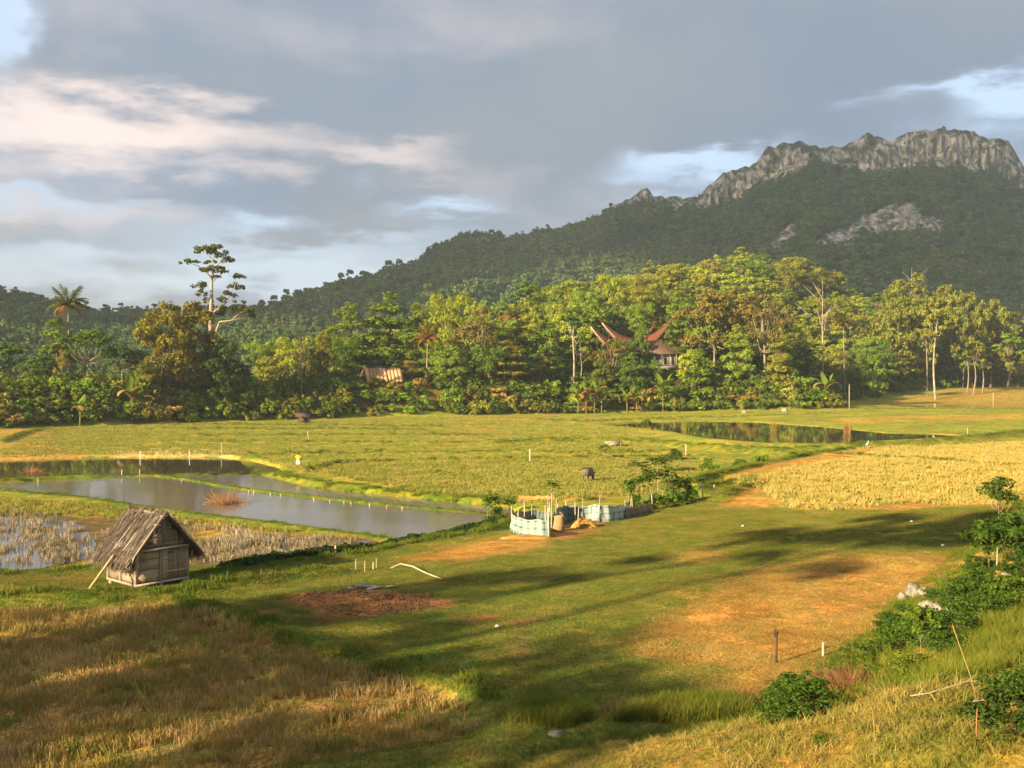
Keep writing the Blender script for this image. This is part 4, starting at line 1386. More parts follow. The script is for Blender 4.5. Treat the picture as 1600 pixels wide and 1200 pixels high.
def bank_shrubs():
    """bushes along the foot of the trees"""
    rng = np.random.default_rng(9)
    P = np.array(TREELINE)
    seg = np.linalg.norm(np.diff(P, axis=0), axis=1); cum = np.concatenate([[0], np.cumsum(seg)])
    jobs = []
    tints = [('bright green', (0.130, 0.195, 0.020)), ('dull green', (0.090, 0.125, 0.022)), ('brownish', (0.190, 0.145, 0.040)), ('olive', (0.155, 0.155, 0.028)), ('dark', (0.055, 0.085, 0.016))]
    for row in range(3):
        t = cum[1] - 40
        while t < cum[-2] - 10:
            t += rng.uniform(3.0, 6.5)
            i = min(np.searchsorted(cum, t) - 1, len(seg) - 1)
            f = (t - cum[i]) / seg[i]
            p = P[i] * (1 - f) + P[i + 1] * f
            n = np.array([-(P[i + 1] - P[i])[1], (P[i + 1] - P[i])[0]]) / seg[i]
            q = p + n * (row * 4.2 + rng.uniform(0.5, 4.0))
            px = 800 + q[0] / q[1] * F
            if px < -60 or px > 1640: continue
            if px > 1325 and row == 0: continue
            if px > 1325 and rng.random() < 0.2: continue
            jobs.append((q[0], q[1], row, px))
    XY = np.array([j[:2] for j in jobs]); ZZ = ground(XY[:, 0], XY[:, 1])
    for (X, Y, row, px), z in zip(jobs, ZZ):
        j = rng.choice(len(tints), p=[0.32, 0.24, 0.12, 0.26, 0.06])
        tn, tint = tints[j]
        h = rng.uniform(2.4, 5.4) * (0.75 if px > 1325 else 1.0) * (0.85 if row == 0 else 1.0)
        if 540 < px < 680: h = min(h, 2.4)
        k = 'shrub%d' % rng.integers(0, 4)
        top = HY - (z + h - CZ) / Y * F
        R = h * rng.uniform(0.6, 0.95)
        where = 'on the left bank' if px < 400 else 'on the bank below the ridge tent' if px < 700 else 'on the bank below the brown tree' if px < 890 else 'on the bank below the village' if px < 1100 else 'on the bank by the reed pond' if px < 1325 else 'by the far fields'
        row_w = ('front-row', 'second-row', 'back-row')[row]
        T('bank_shrub', k, px, Y, top, R / Y * F, np.array(tint) * rng.uniform(0.95, 1.5), '%s %s bush %s' % (tn, row_w, where), '%s %s bushes %s' % (tn, row_w, where), cat='bush', x=X, z=float(z) - 0.3)


bank_shrubs()


def undergrowth():
    rng = np.random.default_rng(13)
    n = 9000
    px = rng.uniform(-80, 1680, n); d = rng.uniform(175, 430, n)
    X = (px - 800) / F * d
    s = forest_s(X, d)
    keep = (s > 1.5) & (s < 60) & (rng.uniform(0, 1, n) < np.where(s < 20, 1, 0.6))
    keep &= ~((px > 555) & (px < 690) & (d < 252) & (s > 9))
    keep &= ~((px > 960) & (px < 1085) & (d > 268) & (d < 300))
    X, d, px = X[keep], d[keep], px[keep]
    z = ground(X, d)
    pm = []
    for i in range(4):
        r2 = np.random.default_rng(400 + i)
        C, Nn = clump_points(ring(r2, 5, 1.0, 0.6, 0.8, 0.4, 0.3) + [(0, 0, 1.2, 0.8, 0.8, 0.7)], 420, r2, 6, 0.5)
        L = 0.42 * r2.uniform(0.7, 1.3, len(C))
        pm.append(leaf_mesh('leaves', C, Nn, L, L * 0.5, M_SHRUB, None, r2))
    scatter('undergrowth', np.stack([X, d, z - 0.2], 1), upright(len(X), rng), rng.uniform(1.0, 2.3, len(X)) * np.where((px > 540) & (px < 690), 0.5, 1), pm, 'tangled undergrowth between the trees and bushes')


undergrowth()
# ------------------------------------------------------------------ materials of things
def grain_material(name, c1, c2, scale=(1, 1, 1), ns=6.0, rough=0.85, weather=None, usecol=False):
    m, N, out = new_mat(name)
    tcn = N.n('ShaderNodeTexCoord')
    n = N.noise(N.scalevec(tcn.outputs['Object'], scale), ns, 5.0, 0.65)
    oi = N.n('ShaderNodeObjectInfo')
    c = N.mix(N.ramp(n, 0.3, 0.7), c1, c2)
    v = N.ramp(oi.outputs['Random'], 0, 1, 0.75, 1.2)
    cb = N.n('ShaderNodeCombineXYZ')
    for i in range(3): N.link(v, cb.inputs[i])
    c = N.mix(1.0, c, cb.outputs[0], 'MULTIPLY')
    if usecol: c = N.mix(1.0, c, oi.outputs['Color'], 'MULTIPLY')
    if weather:
        n2 = N.noise(tcn.outputs['Object'], 1.3, 4.0, 0.6)
        c = N.mix(N.ramp(n2, 0.45, 0.7), c, weather)
    principled(N, out, c, rough, 0.15, bump(N, n, 0.5, 0.02))
    return m


def straw_material(name, c1, c2, c3):
    m, N, out = new_mat(name)
    g = N.n('ShaderNodeNewGeometry')
    c = N.mix(N.ramp(g.outputs['Random Per Island'], 0.0, 0.6), c1, c2)
    c = N.mix(N.ramp(g.outputs['Random Per Island'], 0.7, 1.0), c, c3)
    principled(N, out, c, 0.9, 0.1)
    return m


M_PLANK = grain_material('weathered_plank', (0.25, 0.19, 0.135), (0.46, 0.38, 0.28), (1, 1, 9), 1.4, weather=(0.34, 0.28, 0.21))
M_POSTW = grain_material('weathered_post', (0.30, 0.25, 0.19), (0.48, 0.41, 0.32), (9, 9, 1), 1.2)
M_THATCH = straw_material('old_thatch', (0.050, 0.038, 0.030), (0.125, 0.098, 0.080), (0.30, 0.255, 0.215))
M_WEAVE = grain_material('woven_bamboo', (0.17, 0.13, 0.09), (0.34, 0.28, 0.20), (12, 12, 3), 1.5)
M_BAMBOO = grain_material('yellow_bamboo', (0.52, 0.36, 0.13), (0.66, 0.48, 0.20), (3, 3, 0.6), 2.0, rough=0.5)
M_STICK = grain_material('dry_stick', (0.42, 0.33, 0.22), (0.62, 0.52, 0.38), (4, 4, 0.7), 2.0)
M_STRAW = straw_material('straw', (0.52, 0.29, 0.075), (0.66, 0.40, 0.12), (0.38, 0.20, 0.06))
M_RUST = grain_material('rusted_roof', (0.13, 0.045, 0.026), (0.23, 0.085, 0.048), (1, 4, 1), 0.8)
M_BRUSH = straw_material('dead_brush', (0.30, 0.14, 0.06), (0.44, 0.22, 0.09), (0.16, 0.08, 0.045))
M_ROCK = grain_material('limestone', (0.14, 0.13, 0.11), (0.42, 0.38, 0.32), (1, 1, 0.6), 5.0, weather=(0.30, 0.25, 0.18))
M_DARKWOOD = grain_material('dark_wood', (0.05, 0.038, 0.028), (0.12, 0.085, 0.06), (1, 1, 4), 2.0)
M_WHITEWALL = grain_material('whitewash', (0.55, 0.53, 0.50), (0.72, 0.70, 0.66), (1, 1, 1), 1.0, weather=(0.38, 0.36, 0.33))
M_CLOD = grain_material('ploughed_clod', (0.25, 0.12, 0.055), (0.40, 0.21, 0.095), (1, 1, 1), 4.0)


# ------------------------------------------------------------------ the thatched granary hut
def build_hut():
    cx, cy = at(212, 917, 1.0)
    a_u = math.atan2(0.755, 0.656)                     # direction of the front wall
    Z = gz(cx - 0.3, cy + 1.2) + 0.02
    e = empty('granary_hut', (cx, cy, Z), a_u)          # local x along the front, local y to the back, origin at the near corner
    W, D, H = 2.75, 2.75, 1.46
    fl = 0.15                                           # floor above ground
    rng = np.random.default_rng(21)
    # short stilts and floor frame
    for x in (0.08, W / 2, W - 0.08):
        for y in (0.08, D - 0.08):
            MB().box((x, y, fl / 2 - 0.15), (0.16, 0.16, fl + 0.3)).build('stilt', M_POSTW, e)
    MB().box((W / 2, D / 2, fl + 0.03), (W - 0.02, D - 0.02, 0.06)).build('floor', M_DARKWOOD, e)
    for y in (-0.045, D + 0.045):
        MB().box((W / 2, y, fl + 0.02), (W + 0.16, 0.07, 0.10)).build('sill_beam', M_POSTW, e)
    for x in (-0.045, W + 0.045):
        MB().box((x, D / 2, fl + 0.02), (0.07, D - 0.02, 0.10)).build('sill_beam', M_POSTW, e)
    # corner and middle posts
    for x, y in ((0, 0), (W, 0), (0, D), (W, D), (1.30, 0), (0, 1.5)):
        MB().box((x, y, fl + H / 2 + 0.07), (0.15, 0.15, H)).build('corner_post', M_POSTW, e)
    # front wall: wide horizontal boards on the left, upright door boards on the right
    z = fl + 0.09
    for hgt in (0.50, 0.42, 0.44):
        MB().box((0.65, rng.uniform(-0.015, 0.005), z + hgt / 2), (1.12, 0.045, hgt - 0.018), jit=0.006).build('plank', M_PLANK, e); z += hgt
    for k, (x, w) in enumerate(((1.56, 0.30), (1.84, 0.25), (2.10, 0.26), (2.36, 0.25), (2.59, 0.19))):
        MB().box((x, rng.uniform(-0.015, 0.005), fl + 0.09 + 0.69), (w - 0.016, 0.045, 1.36), jit=0.006).build('plank', M_PLANK, e)
    dr = MB().box((2.1, -0.052, fl + 0.42), (1.15, 0.035, 0.07)).build('door_ledge', M_POSTW, e)
    MB().box((1.44, -0.058, fl + 0.78), (0.07, 0.04, 1.36)).build('door_jamb', M_POSTW, e)
    MB().box((2.44, -0.056, fl + 0.95), (0.06, 0.04, 1.0)).build('door_jamb', M_POSTW, e)
    # left, right and back walls
    for xw, side in ((0.0, 0), (W, 1)):
        for y0, y1 in ((0.09, 1.42), (1.58, D - 0.09)):
            z = fl + 0.09
            for hgt in (0.36, 0.40, 0.34, 0.24):
                MB().box((xw + rng.uniform(-0.012, 0.012), (y0 + y1) / 2, z + hgt / 2), (0.045, y1 - y0, hgt - 0.018), jit=0.006).build('plank', M_PLANK, e); z += hgt
    z = fl + 0.09
    for hgt in (0.45, 0.42, 0.44):
        MB().box((W / 2, D, z + hgt / 2), (W - 0.18, 0.045, hgt - 0.018), jit=0.006).build('plank', M_PLANK, e); z += hgt
    # roof
    top = 3.12; ex = 0.52; half = W / 2 + ex; ez = 1.28        # ridge, eave overhang, eave height
    y0, y1 = -0.50, D + 0.45
    xm = W / 2
    # gable of woven bamboo, leaning out over the front
    for yy, nm in ((-0.22, 'gable'), (D + 0.1, 'gable')):
        mb = MB()
        zz = fl + H - 0.02
        w2 = half * (top - zz) / (top - ez) - 0.12
        mb.add([(xm - w2, yy, zz), (xm + w2, yy, zz), (xm, yy, top - 0.12), (xm - w2, yy + 0.05, zz), (xm + w2, yy + 0.05, zz), (xm, yy + 0.05, top - 0.12)],
               [(0, 1, 4, 3), (1, 2, 5, 4), (2, 0, 3, 5)], [(0, 2, 1), (3, 4, 5)])
        g = mb.build(nm, M_WEAVE, e)
        if yy < 0:
            for k in range(9):
                x = xm - w2 + (k + 0.5) * 2 * w2 / 9
                hh = (1 - abs(x - xm) / w2) * (top - 0.12 - zz)
                if hh > 0.15: MB().box((x, yy - 0.018, zz + hh / 2 - 0.02), (0.10, 0.02, hh - 0.05)).build('bamboo_strip', M_WEAVE, g)
            for k in range(3):
                hh = 0.18 + 0.32 * k; ww = w2 * (1 - hh / (top - 0.12 - zz)) * 2 - 0.1
                MB().box((xm, yy - 0.036, zz + hh), (ww, 0.018, 0.05)).build('bamboo_strip', M_WEAVE, g)
    MB().tube([(xm - 1.5, -0.27, fl + H - 0.03), (xm + 1.5, -0.27, fl + H + 0.0)], 0.05, 7).build('tie_beam', M_POSTW, e, True)
    MB().tube([(xm, y0, top - 0.14), (xm, y1, top - 0.14)], 0.06, 7).build('ridge_pole', M_POSTW, e, True)
    for sd in (-1, 1):
        for y in (y0 + 0.12, -0.1, D / 3, 2 * D / 3, D, y1 - 0.12):
            MB().tube([(xm, y, top - 0.10), (xm + sd * (half - 0.05), y, ez - 0.02)], 0.035, 6).build('rafter', M_POSTW, e, True)
    # barge poles tied along the front edge, with short cross sticks
    for sd in (-1, 1):
        p0 = np.array([xm + sd * 0.02, y0 - 0.04, top + 0.06]); p1 = np.array([xm + sd * (half - 0.02), y0 - 0.06, ez + 0.05])
        MB().tube([p0, p0 * 0.45 + p1 * 0.55 + [0, 0, 0.02], p1], [0.035, 0.04, 0.03], 6).build('barge_pole', M_STICK, e, True)
        for f in (0.12, 0.30):
            c = p0 * (1 - f) + p1 * f
            MB().tube([c + [-0.16, -0.05, 0.03], c + [0.16, -0.05, 0.0]], 0.028, 6).build('cross_stick', M_STICK, e, True)
    roof = empty('roof', (0, 0, 0)); roof.parent = e
    for sd in (-1, 1):
        # sagging thatch slab, then rows of loose palm-leaf strips over it
        nu, nv = 26, 18
        V = []
        for off in (0.02, -0.08):
            for i in range(nu):
                for j in range(nv):
                    u = i / (nu - 1); v = j / (nv - 1)
                    y = y0 + (y1 - y0) * u; x = half * v
                    zz = top + (ez - top) * v - 0.14 * math.sin(math.pi * v) - 0.10 * math.sin(math.pi * u) - 0.10 * v ** 3 * float(fbm(np.array(u * 7.0), np.array(2.0), 9)) + off + (0.05 * float(fbm(np.array(u * 9), np.array(v * 6), 5)) if off > 0 else 0)
                    V.append((xm + sd * x, y, zz))
        n = nu * nv
        Q = []
        for i in range(nu - 1):
            for j in range(nv - 1):
                f = (i * nv + j, (i + 1) * nv + j, (i + 1) * nv + j + 1, i * nv + j + 1)
                if sd < 0: f = f[::-1]
                Q.append(f); Q.append(tuple(n + q for q in f[::-1]))
        rim = [(i * nv) for i in range(nu)] + [(nu - 1) * nv + j for j in range(1, nv)] + [i * nv + nv - 1 for i in range(nu - 2, -1, -1)] + [j for j in range(nv - 2, 0, -1)]
        for a, b in zip(rim, rim[1:] + rim[:1]): Q.append((a, b, n + b, n + a))
        o = bpy.data.objects.new('thatch_slab', mesh_np('thatch_slab', np.array(V), np.array(Q), [M_THATCH], False)); link(o, roof)
        mb = MB()
        slope = np.array([sd * half, 0, ez - top]); slope = slope / np.linalg.norm(slope)
        nrm = np.array([-slope[2] * sd, 0, abs(slope[0])]); nrm[0] = abs(slope[2]) * sd
        full = math.hypot(half, top - ez)
        for k in range(2600):
            v = rng.uniform(0.02, 1.0) ** 0.8; u = rng.uniform(0, 1)
            L = rng.uniform(0.35, 0.85); w = rng.uniform(0.012, 0.035)
            sag = -0.14 * math.sin(math.pi * min(v, 1)) - 0.10 * math.sin(math.pi * u)
            p = np.array([xm + sd * half * v, y0 + (y1 - y0) * u, top + (ez - top) * v + sag]) + nrm * rng.uniform(0.02, 0.12)
            d = slope * L + np.array([0, rng.normal() * 0.16, 0]); 
            if v > 0.86: d = d + np.array([0, rng.normal() * 0.1, -0.12 * rng.random()])
            if v > 0.93: d = d * 0.55
            yv = np.array([0, w, 0])
            q = p + d + nrm * rng.uniform(-0.06, 0.05)
            mb.add([p - yv, p + yv, q + yv * 0.5, q - yv * 0.5], [(0, 1, 2, 3)])
        for k in range(420):                      # ragged eave fringe
            u = rng.uniform(0, 1)
            p = np.array([xm + sd * (half - 0.06), y0 + (y1 - y0) * u, ez - 0.03 - 0.05 * math.sin(math.pi * u)]); L = rng.uniform(0.12, 0.42)
            q = p + np.array([sd * rng.uniform(0.02, 0.16), rng.normal() * 0.08, -L * (1 + (0.9 if rng.random() < 0.08 else 0))]); yv = np.array([0, rng.uniform(0.012, 0.03), 0])
            mb.add([p - yv, p + yv, q + yv * 0.3, q - yv * 0.3], [(0, 1, 2, 3)])
        for k in range(120):                      # ragged gable edges
            v = rng.uniform(0, 1); yy = y0 if rng.random() < 0.65 else y1
            p = np.array([xm + sd * half * v, yy, top + (ez - top) * v - 0.05]); s = -1 if yy == y0 else 1
            q = p + slope * rng.uniform(0.1, 0.4) + np.array([0, s * rng.uniform(0.0, 0.14), -rng.uniform(0, 0.15)]); w = nrm * 0.02 + np.array([0, 0.012, 0])
            mb.add([p - w, p + w, q + w * 0.4, q - w * 0.4], [(0, 1, 2, 3)])
        o = mb.build('thatch_strips', M_THATCH, roof); o['kind'] = 'stuff'
    mb = MB()
    for k in range(110):                           # ridge capping
        y = rng.uniform(y0, y1); sd = rng.choice([-1, 1]); L = rng.uniform(0.25, 0.5)
        p = np.array([xm - sd * 0.08, y, top + 0.07]); q = np.array([xm + sd * L * 0.75, y + rng.normal() * 0.1, top + 0.10 - L * 0.75]); yv = np.array([0, rng.uniform(0.02, 0.045), 0])
        mb.add([p - yv, p + yv, q + yv * 0.5, q - yv * 0.5], [(0, 1, 2, 3)])
    o = mb.build('ridge_cap', M_THATCH, roof); o['kind'] = 'stuff'
    for k, (y, dz) in enumerate(((0.25, 0.62), (0.32, 0.45))):
        MB().tube([(-0.52, y, ez + 0.08), (-0.05 - 0.1 * k, y - 0.35, ez - dz)], [0.02, 0.012], 5).build('hanging_stick', M_STICK, e, True)
    for k in range(5):
        MB().tube([(W + 0.38, 0.05 + 0.06 * k, ez + 0.05), (W + 0.28 + 0.03 * k, 0.0 + 0.07 * k, ez - 0.42 - 0.05 * (k % 3))], [0.02, 0.014], 5).build('hanging_stick', M_BAMBOO, e, True)
    e.scale = (0.88, 0.88, 1.05)
    tag(e, 'small wooden granary hut with shaggy grey thatched gable roof', 'hut')
    # the pole that props the left eave
    bx, by = at(134, 930, 1.0)
    zb = gz(bx, by)
    tx, ty = at(172, 846, 0) if False else (0, 0)
    R = Matrix.Rotation(a_u, 3, 'Z')
    tip = Vector((cx, cy, Z)) + R @ Vector(((xm - half - 0.02) * 0.88, D * 0.42 * 0.88, (ez + 0.10) * 1.05))
    p0 = Vector((bx, by, zb - 0.05))
    ax = tip - p0
    pe = empty('bamboo_prop', p0)
    mb = MB(); pts = [np.array(ax) * t for t in np.linspace(0, 1.0, 13)]
    mb.tube(pts, [0.052 if i % 3 else 0.060 for i in range(13)], 8)
    o = mb.build('pole', M_BAMBOO, pe, True)
    tag(pe, 'yellow bamboo pole leaning against the hut eave', 'pole')


build_hut()


# ------------------------------------------------------------------ pens of checked sheeting beside the pond
def plaid_material(name, white, blue, cream):
    m, N, out = new_mat(name)
    uv = N.n('ShaderNodeAttribute'); uv.attribute_name = 'sheet'
    sp = N.n('ShaderNodeSeparateXYZ'); N.link(uv.outputs['Vector'], sp.inputs[0])
    def bands(x, p, lo, hi):
        f = N.math('FRACT', N.math('DIVIDE', x, p))
        return N.math('MULTIPLY', N.ramp(f, lo, lo + 0.06), N.ramp(f, hi, hi + 0.06, 1, 0))
    v = N.math('MAXIMUM', bands(sp.outputs[0], 0.55, 0.1, 0.42), N.math('MULTIPLY', bands(sp.outputs[0], 0.275, 0.7, 0.82), 0.6))
    h = N.math('MAXIMUM', bands(sp.outputs[1], 0.42, 0.15, 0.45), N.math('MULTIPLY', bands(sp.outputs[1], 0.21, 0.65, 0.8), 0.5))
    c = N.mix(N.math('MULTIPLY', N.math('ADD', v, h), 0.42), white, blue)
    c = N.mix(N.math('MULTIPLY', N.math('MULTIPLY', v, h), 0.5), c, tuple(k * 0.5 for k in blue))
    n = N.noise(N.scalevec(uv.outputs['Vector'], (0.6, 6, 1)), 1.2, 4, 0.6)
    c = N.mix(N.ramp(n, 0.5, 0.7, 0, 0.6), c, cream)
    d = N.n('ShaderNodeBsdfDiffuse'); N.link(c, d.inputs[0])
    tr = N.n('ShaderNodeBsdfTranslucent'); N.link(c, tr.inputs[0])
    mx = N.n('ShaderNodeMixShader'); mx.inputs[0].default_value = 0.2
    N.link(d.outputs[0], mx.inputs[1]); N.link(tr.outputs[0], mx.inputs[2]); N.link(mx.outputs[0], out.inputs[0])
    return m


M_PLAID = plaid_material('checked_sheeting', (0.46, 0.50, 0.46), (0.06, 0.27, 0.32), (0.56, 0.47, 0.28))
M_NET = plaid_material('grey_net', (0.20, 0.24, 0.23), (0.10, 0.16, 0.17), (0.16, 0.20, 0.20))
M_NETB = plaid_material('brown_net', (0.26, 0.21, 0.17), (0.18, 0.15, 0.13), (0.30, 0.24, 0.18))


def sheet(pts, heights, mat, parent, off, seed, zoff=None, name='sheet'):
    """a hanging sheet along a ground line, sagging between its posts"""
    rng = np.random.default_rng(seed)
    P = np.array(pts, float)
    seg = np.linalg.norm(np.diff(P, axis=0), axis=1); cum = np.concatenate([[0], np.cumsum(seg)])
    n = max(8, int(cum[-1] / 0.12)); m = 9
    t = np.linspace(0, cum[-1], n)
    x = np.interp(t, cum, P[:, 0]); y = np.interp(t, cum, P[:, 1]); h = np.interp(t, cum, heights)
    g = ground(x, y)
    if zoff is not None: g = g + np.interp(t, cum, zoff)
    tx = np.gradient(x); ty = np.gradient(y); l = np.hypot(tx, ty) + 1e-9
    nx, ny = ty / l, -tx / l
    V = []; U = []
    for i in range(n):
        for j in range(m):
            f = j / (m - 1)
            b = 0.10 * math.sin(t[i] * 5 + seed) * (1 - f) + 0.08 * math.sin(t[i] * 11 + 3 * f + seed) * (0.3 + 0.7 * math.sin(math.pi * f))
            sag = -0.11 * abs(math.sin(t[i] * 2.2 + seed)) * f
            V.append((x[i] + nx[i] * b - off[0], y[i] + ny[i] * b - off[1], g[i] - 0.03 + h[i] * f + sag - off[2]))
            U.append((t[i], h[i] * f, 0))
    Q = np.array([(i * m + j, (i + 1) * m + j, (i + 1) * m + j + 1, i * m + j + 1) for i in range(n - 1) for j in range(m - 1)])
    me = mesh_np(name, np.array(V), Q, [mat], True)
    a = me.attributes.new('sheet', 'FLOAT_VECTOR', 'POINT'); a.data.foreach_set('vector', np.array(U, np.float32).ravel())
    o = bpy.data.objects.new(name, me); link(o, parent)
    return o


def stake(parent, x, y, h, r, off, mat=None, lean=(0, 0), name='post'):
    z = gz(x, y)
    mb = MB(); mb.tube([(x - off[0], y - off[1], z - 0.25 - off[2]), (x + lean[0] * 0.5 - off[0], y + lean[1] * 0.5 - off[1], z + h * 0.5 - off[2]), (x + lean[0] - off[0], y + lean[1] - off[1], z + h - off[2])], [r, r * 0.95, r * 0.8], 7)
    return mb.build(name, mat or M_STICK, parent, True)


def blade_pile(name, c, R, h, n, mat, label, cat, seed, L=0.3, w=0.012):
    rng = np.random.default_rng(seed)
    e = empty(name, c)
    # lumpy heap, then loose stalks over it
    nr, ns = 7, 18
    V = [(0, 0, h)]
    for k in range(1, nr + 1):
        f = k / nr
        for j in range(ns):
            a = 2 * math.pi * j / ns
            rr = 1 + 0.15 * math.sin(3 * a + seed) + rng.uniform(-0.06, 0.06)
            V.append((R[0] * f * rr * math.cos(a), R[1] * f * rr * math.sin(a), h * (1 - f ** 1.7) * (1 + rng.uniform(-0.08, 0.08)) - 0.05 * (k == nr)))
    T = [(0, 1 + j, 1 + (j + 1) % ns) for j in range(ns)]
    Q = [(1 + k * ns + j, 1 + (k + 1) * ns + j, 1 + (k + 1) * ns + (j + 1) % ns, 1 + k * ns + (j + 1) % ns) for k in range(nr - 1) for j in range(ns)]
    o = bpy.data.objects.new('heap', mesh_np('heap', np.array(V), [np.array(Q), np.array(T)], [mat], False)); link(o, e)
    mb = MB()
    for k in range(n):
        a = rng.uniform(0, 6.28); f = math.sqrt(rng.random())
        p = np.array([R[0] * f * math.cos(a), R[1] * f * math.sin(a), h * (1 - f ** 1.7) + 0.01]); b = rng.uniform(0, 6.28)
        d = np.array([math.cos(b), math.sin(b), rng.uniform(-0.3, 0.35)]) * L * rng.uniform(0.5, 1.2)
        s = np.array([-math.sin(b), math.cos(b), 0.3]) * w
        mb.add([p - d / 2 - s, p - d / 2 + s, p + d / 2 + s * 0.6, p + d / 2 - s * 0.6], [(0, 1, 2, 3)])
    o = mb.build('straw_stalks', mat, e); o['kind'] = 'stuff'
    tag(e, label, cat)
    return e


def build_pens():
    z = 0.9
    A = lambda px, py: at(px, py, z)
    # round pen
    ox, oy = A(830, 834); off = (ox, oy, gz(ox, oy))
    e = empty('sheeting_pen', off)
    front = [A(800, 819), A(802, 828), A(812, 834), A(830, 837), A(848, 839), A(858, 839)]
    sheet(front, [1.1] * 6, M_PLAID, e, off, 1)
    back = [A(800, 819), A(812, 812), A(834, 809), A(852, 811), A(860, 818)]
    sheet(back, [0.9, 1.05, 1.1, 1.1, 1.0], M_NET, e, off, 2)
    for p, h in ((front[0], 1.55), (A(808, 832), 1.45), (front[-1], 1.7), (A(831, 810), 1.6), (A(856, 815), 2.0), (A(861, 822), 2.1), (A(853, 834), 1.75)):
        stake(e, p[0], p[1], h, 0.035, off, lean=(random.uniform(-.08, .08), 0))
    tag(e, 'round pen of blue checked sheeting on thin stakes beside the pond', 'pen')
    # straw roof on sticks over the pen
    sx, sy = A(840, 812); g = gz(sx, sy)
    r = empty('straw_canopy', (sx, sy, g))
    for dx, dy in ((-0.85, -0.3), (0.75, -0.3), (-0.85, 0.5), (0.75, 0.5)):
        MB().tube([(dx, dy, -0.25), (dx, dy, 1.75)], 0.03, 6).build('post', M_STICK, r, True)
    mb = MB(); rng = np.random.default_rng(5)
    for k in range(420):
        p = np.array([rng.uniform(-1.05, 0.95), rng.uniform(-0.5, 0.7), 1.76 + rng.uniform(0, 0.16)]); a = rng.normal() * 0.5; d = np.array([math.cos(a), math.sin(a), rng.normal() * 0.12]) * 0.22
        s = np.array([0, 0.02, 0.012]); mb.add([p - d - s, p - d + s, p + d + s, p + d - s], [(0, 1, 2, 3)])
    mb.box((-0.05, 0.1, 1.79), (1.85, 1.05, 0.10))
    o = mb.build('straw_roof', M_STRAW, r); o['kind'] = 'stuff'
    tag(r, 'small flat straw roof on sticks behind the round pen', 'canopy')
    # open pen: net, checked sheet and brown net in a line
    ox, oy = A(940, 808); off = (ox, oy, gz(ox, oy))
    e = empty('sheeting_fence', off)
    l1 = [A(864, 826), A(872, 812), A(885, 803), A(900, 804), A(911, 808)]
    sheet(l1, [1.0, 1.2, 1.25, 1.15, 1.1], M_NET, e, off, 3)
    l2 = [A(911, 808), A(923, 808), A(936, 811)]
    sheet(l2, [1.1, 1.1, 1.1], M_PLAID, e, off, 4).color = (0.6, 0.6, 0.6, 1)
    l3 = [A(936, 813), A(955, 812), A(972, 808), A(985, 801)]
    sheet(l3, [1.15, 1.1, 1.0, 0.75], M_PLAID, e, off, 5)
    l4 = [A(978, 808), A(992, 803), A(1006, 799), A(1020, 795)]
    sheet(l4, [0.8, 0.75, 0.7, 0.65], M_NETB, e, off, 6)
    for p, h in ((l1[1], 1.6), (l1[2], 1.45), (A(899, 812), 1.35), (l2[0], 1.5), (l3[0], 1.75), (A(903, 822), 1.3), (l3[-1], 1.2), (A(989, 800), 1.35), (l4[-1], 1.25), (A(976, 806), 1.2), (A(868, 822), 1.8), (A(862, 828), 1.9)):
        stake(e, p[0], p[1], h, 0.035, off, lean=(random.uniform(-.08, .08), 0))
    tag(e, 'row of grey net and blue checked sheeting on stakes below the cassava', 'fence')
    x, y = A(912, 821); blade_pile('straw_heap', (x, y, gz(x, y)), (0.85, 0.6), 0.55, 900, M_STRAW, 'orange straw heap inside the sheeting fence', 'straw heap', 3)
    x, y = A(822, 840); blade_pile('straw_heap', (x, y, gz(x, y)), (1.5, 0.55), 0.22, 900, M_STRAW, 'flat spill of straw in front of the round pen', 'straw heap', 4)
    # a sack hung from a stake between the pens
    x, y = A(872, 828); sk = empty('sack', (x, y, gz(x, y)))
    V = []; n = 10
    for i, (zz, rx, ry) in enumerate(((-0.02, 0.26, 0.18), (0.1, 0.36, 0.25), (0.35, 0.34, 0.24), (0.6, 0.30, 0.2), (0.8, 0.26, 0.13), (0.95, 0.32, 0.10))):
        for k in range(n):
            a = 2 * math.pi * k / n
            V.append((rx * math.cos(a) * (1 + 0.08 * math.sin(3 * a + i)) + 0.05 * i * 0.3, ry * math.sin(a), zz + 0.03 * math.sin(2 * a + i)))
    Q = [(i * n + k, i * n + (k + 1) % n, (i + 1) * n + (k + 1) % n, (i + 1) * n + k) for i in range(5) for k in range(n)]
    m = grain_material('jute_sack', (0.36, 0.22, 0.10), (0.55, 0.36, 0.17), (2, 2, 6), 3.0)
    o = bpy.data.objects.new('bag', mesh_np('bag', np.array(V), [np.array(Q), np.array([tuple(range(9, -1, -1))])], [m], True)); link(o, sk)
    MB().tube([(0.08, 0, 0.88), (0.30, 0.02, 1.0), (0.1, 0.1, 1.15)], 0.02, 5).build('tie_string', M_STICK, sk, True)
    tag(sk, 'slumped brown sack between the two sheeting pens', 'sack')


build_pens()


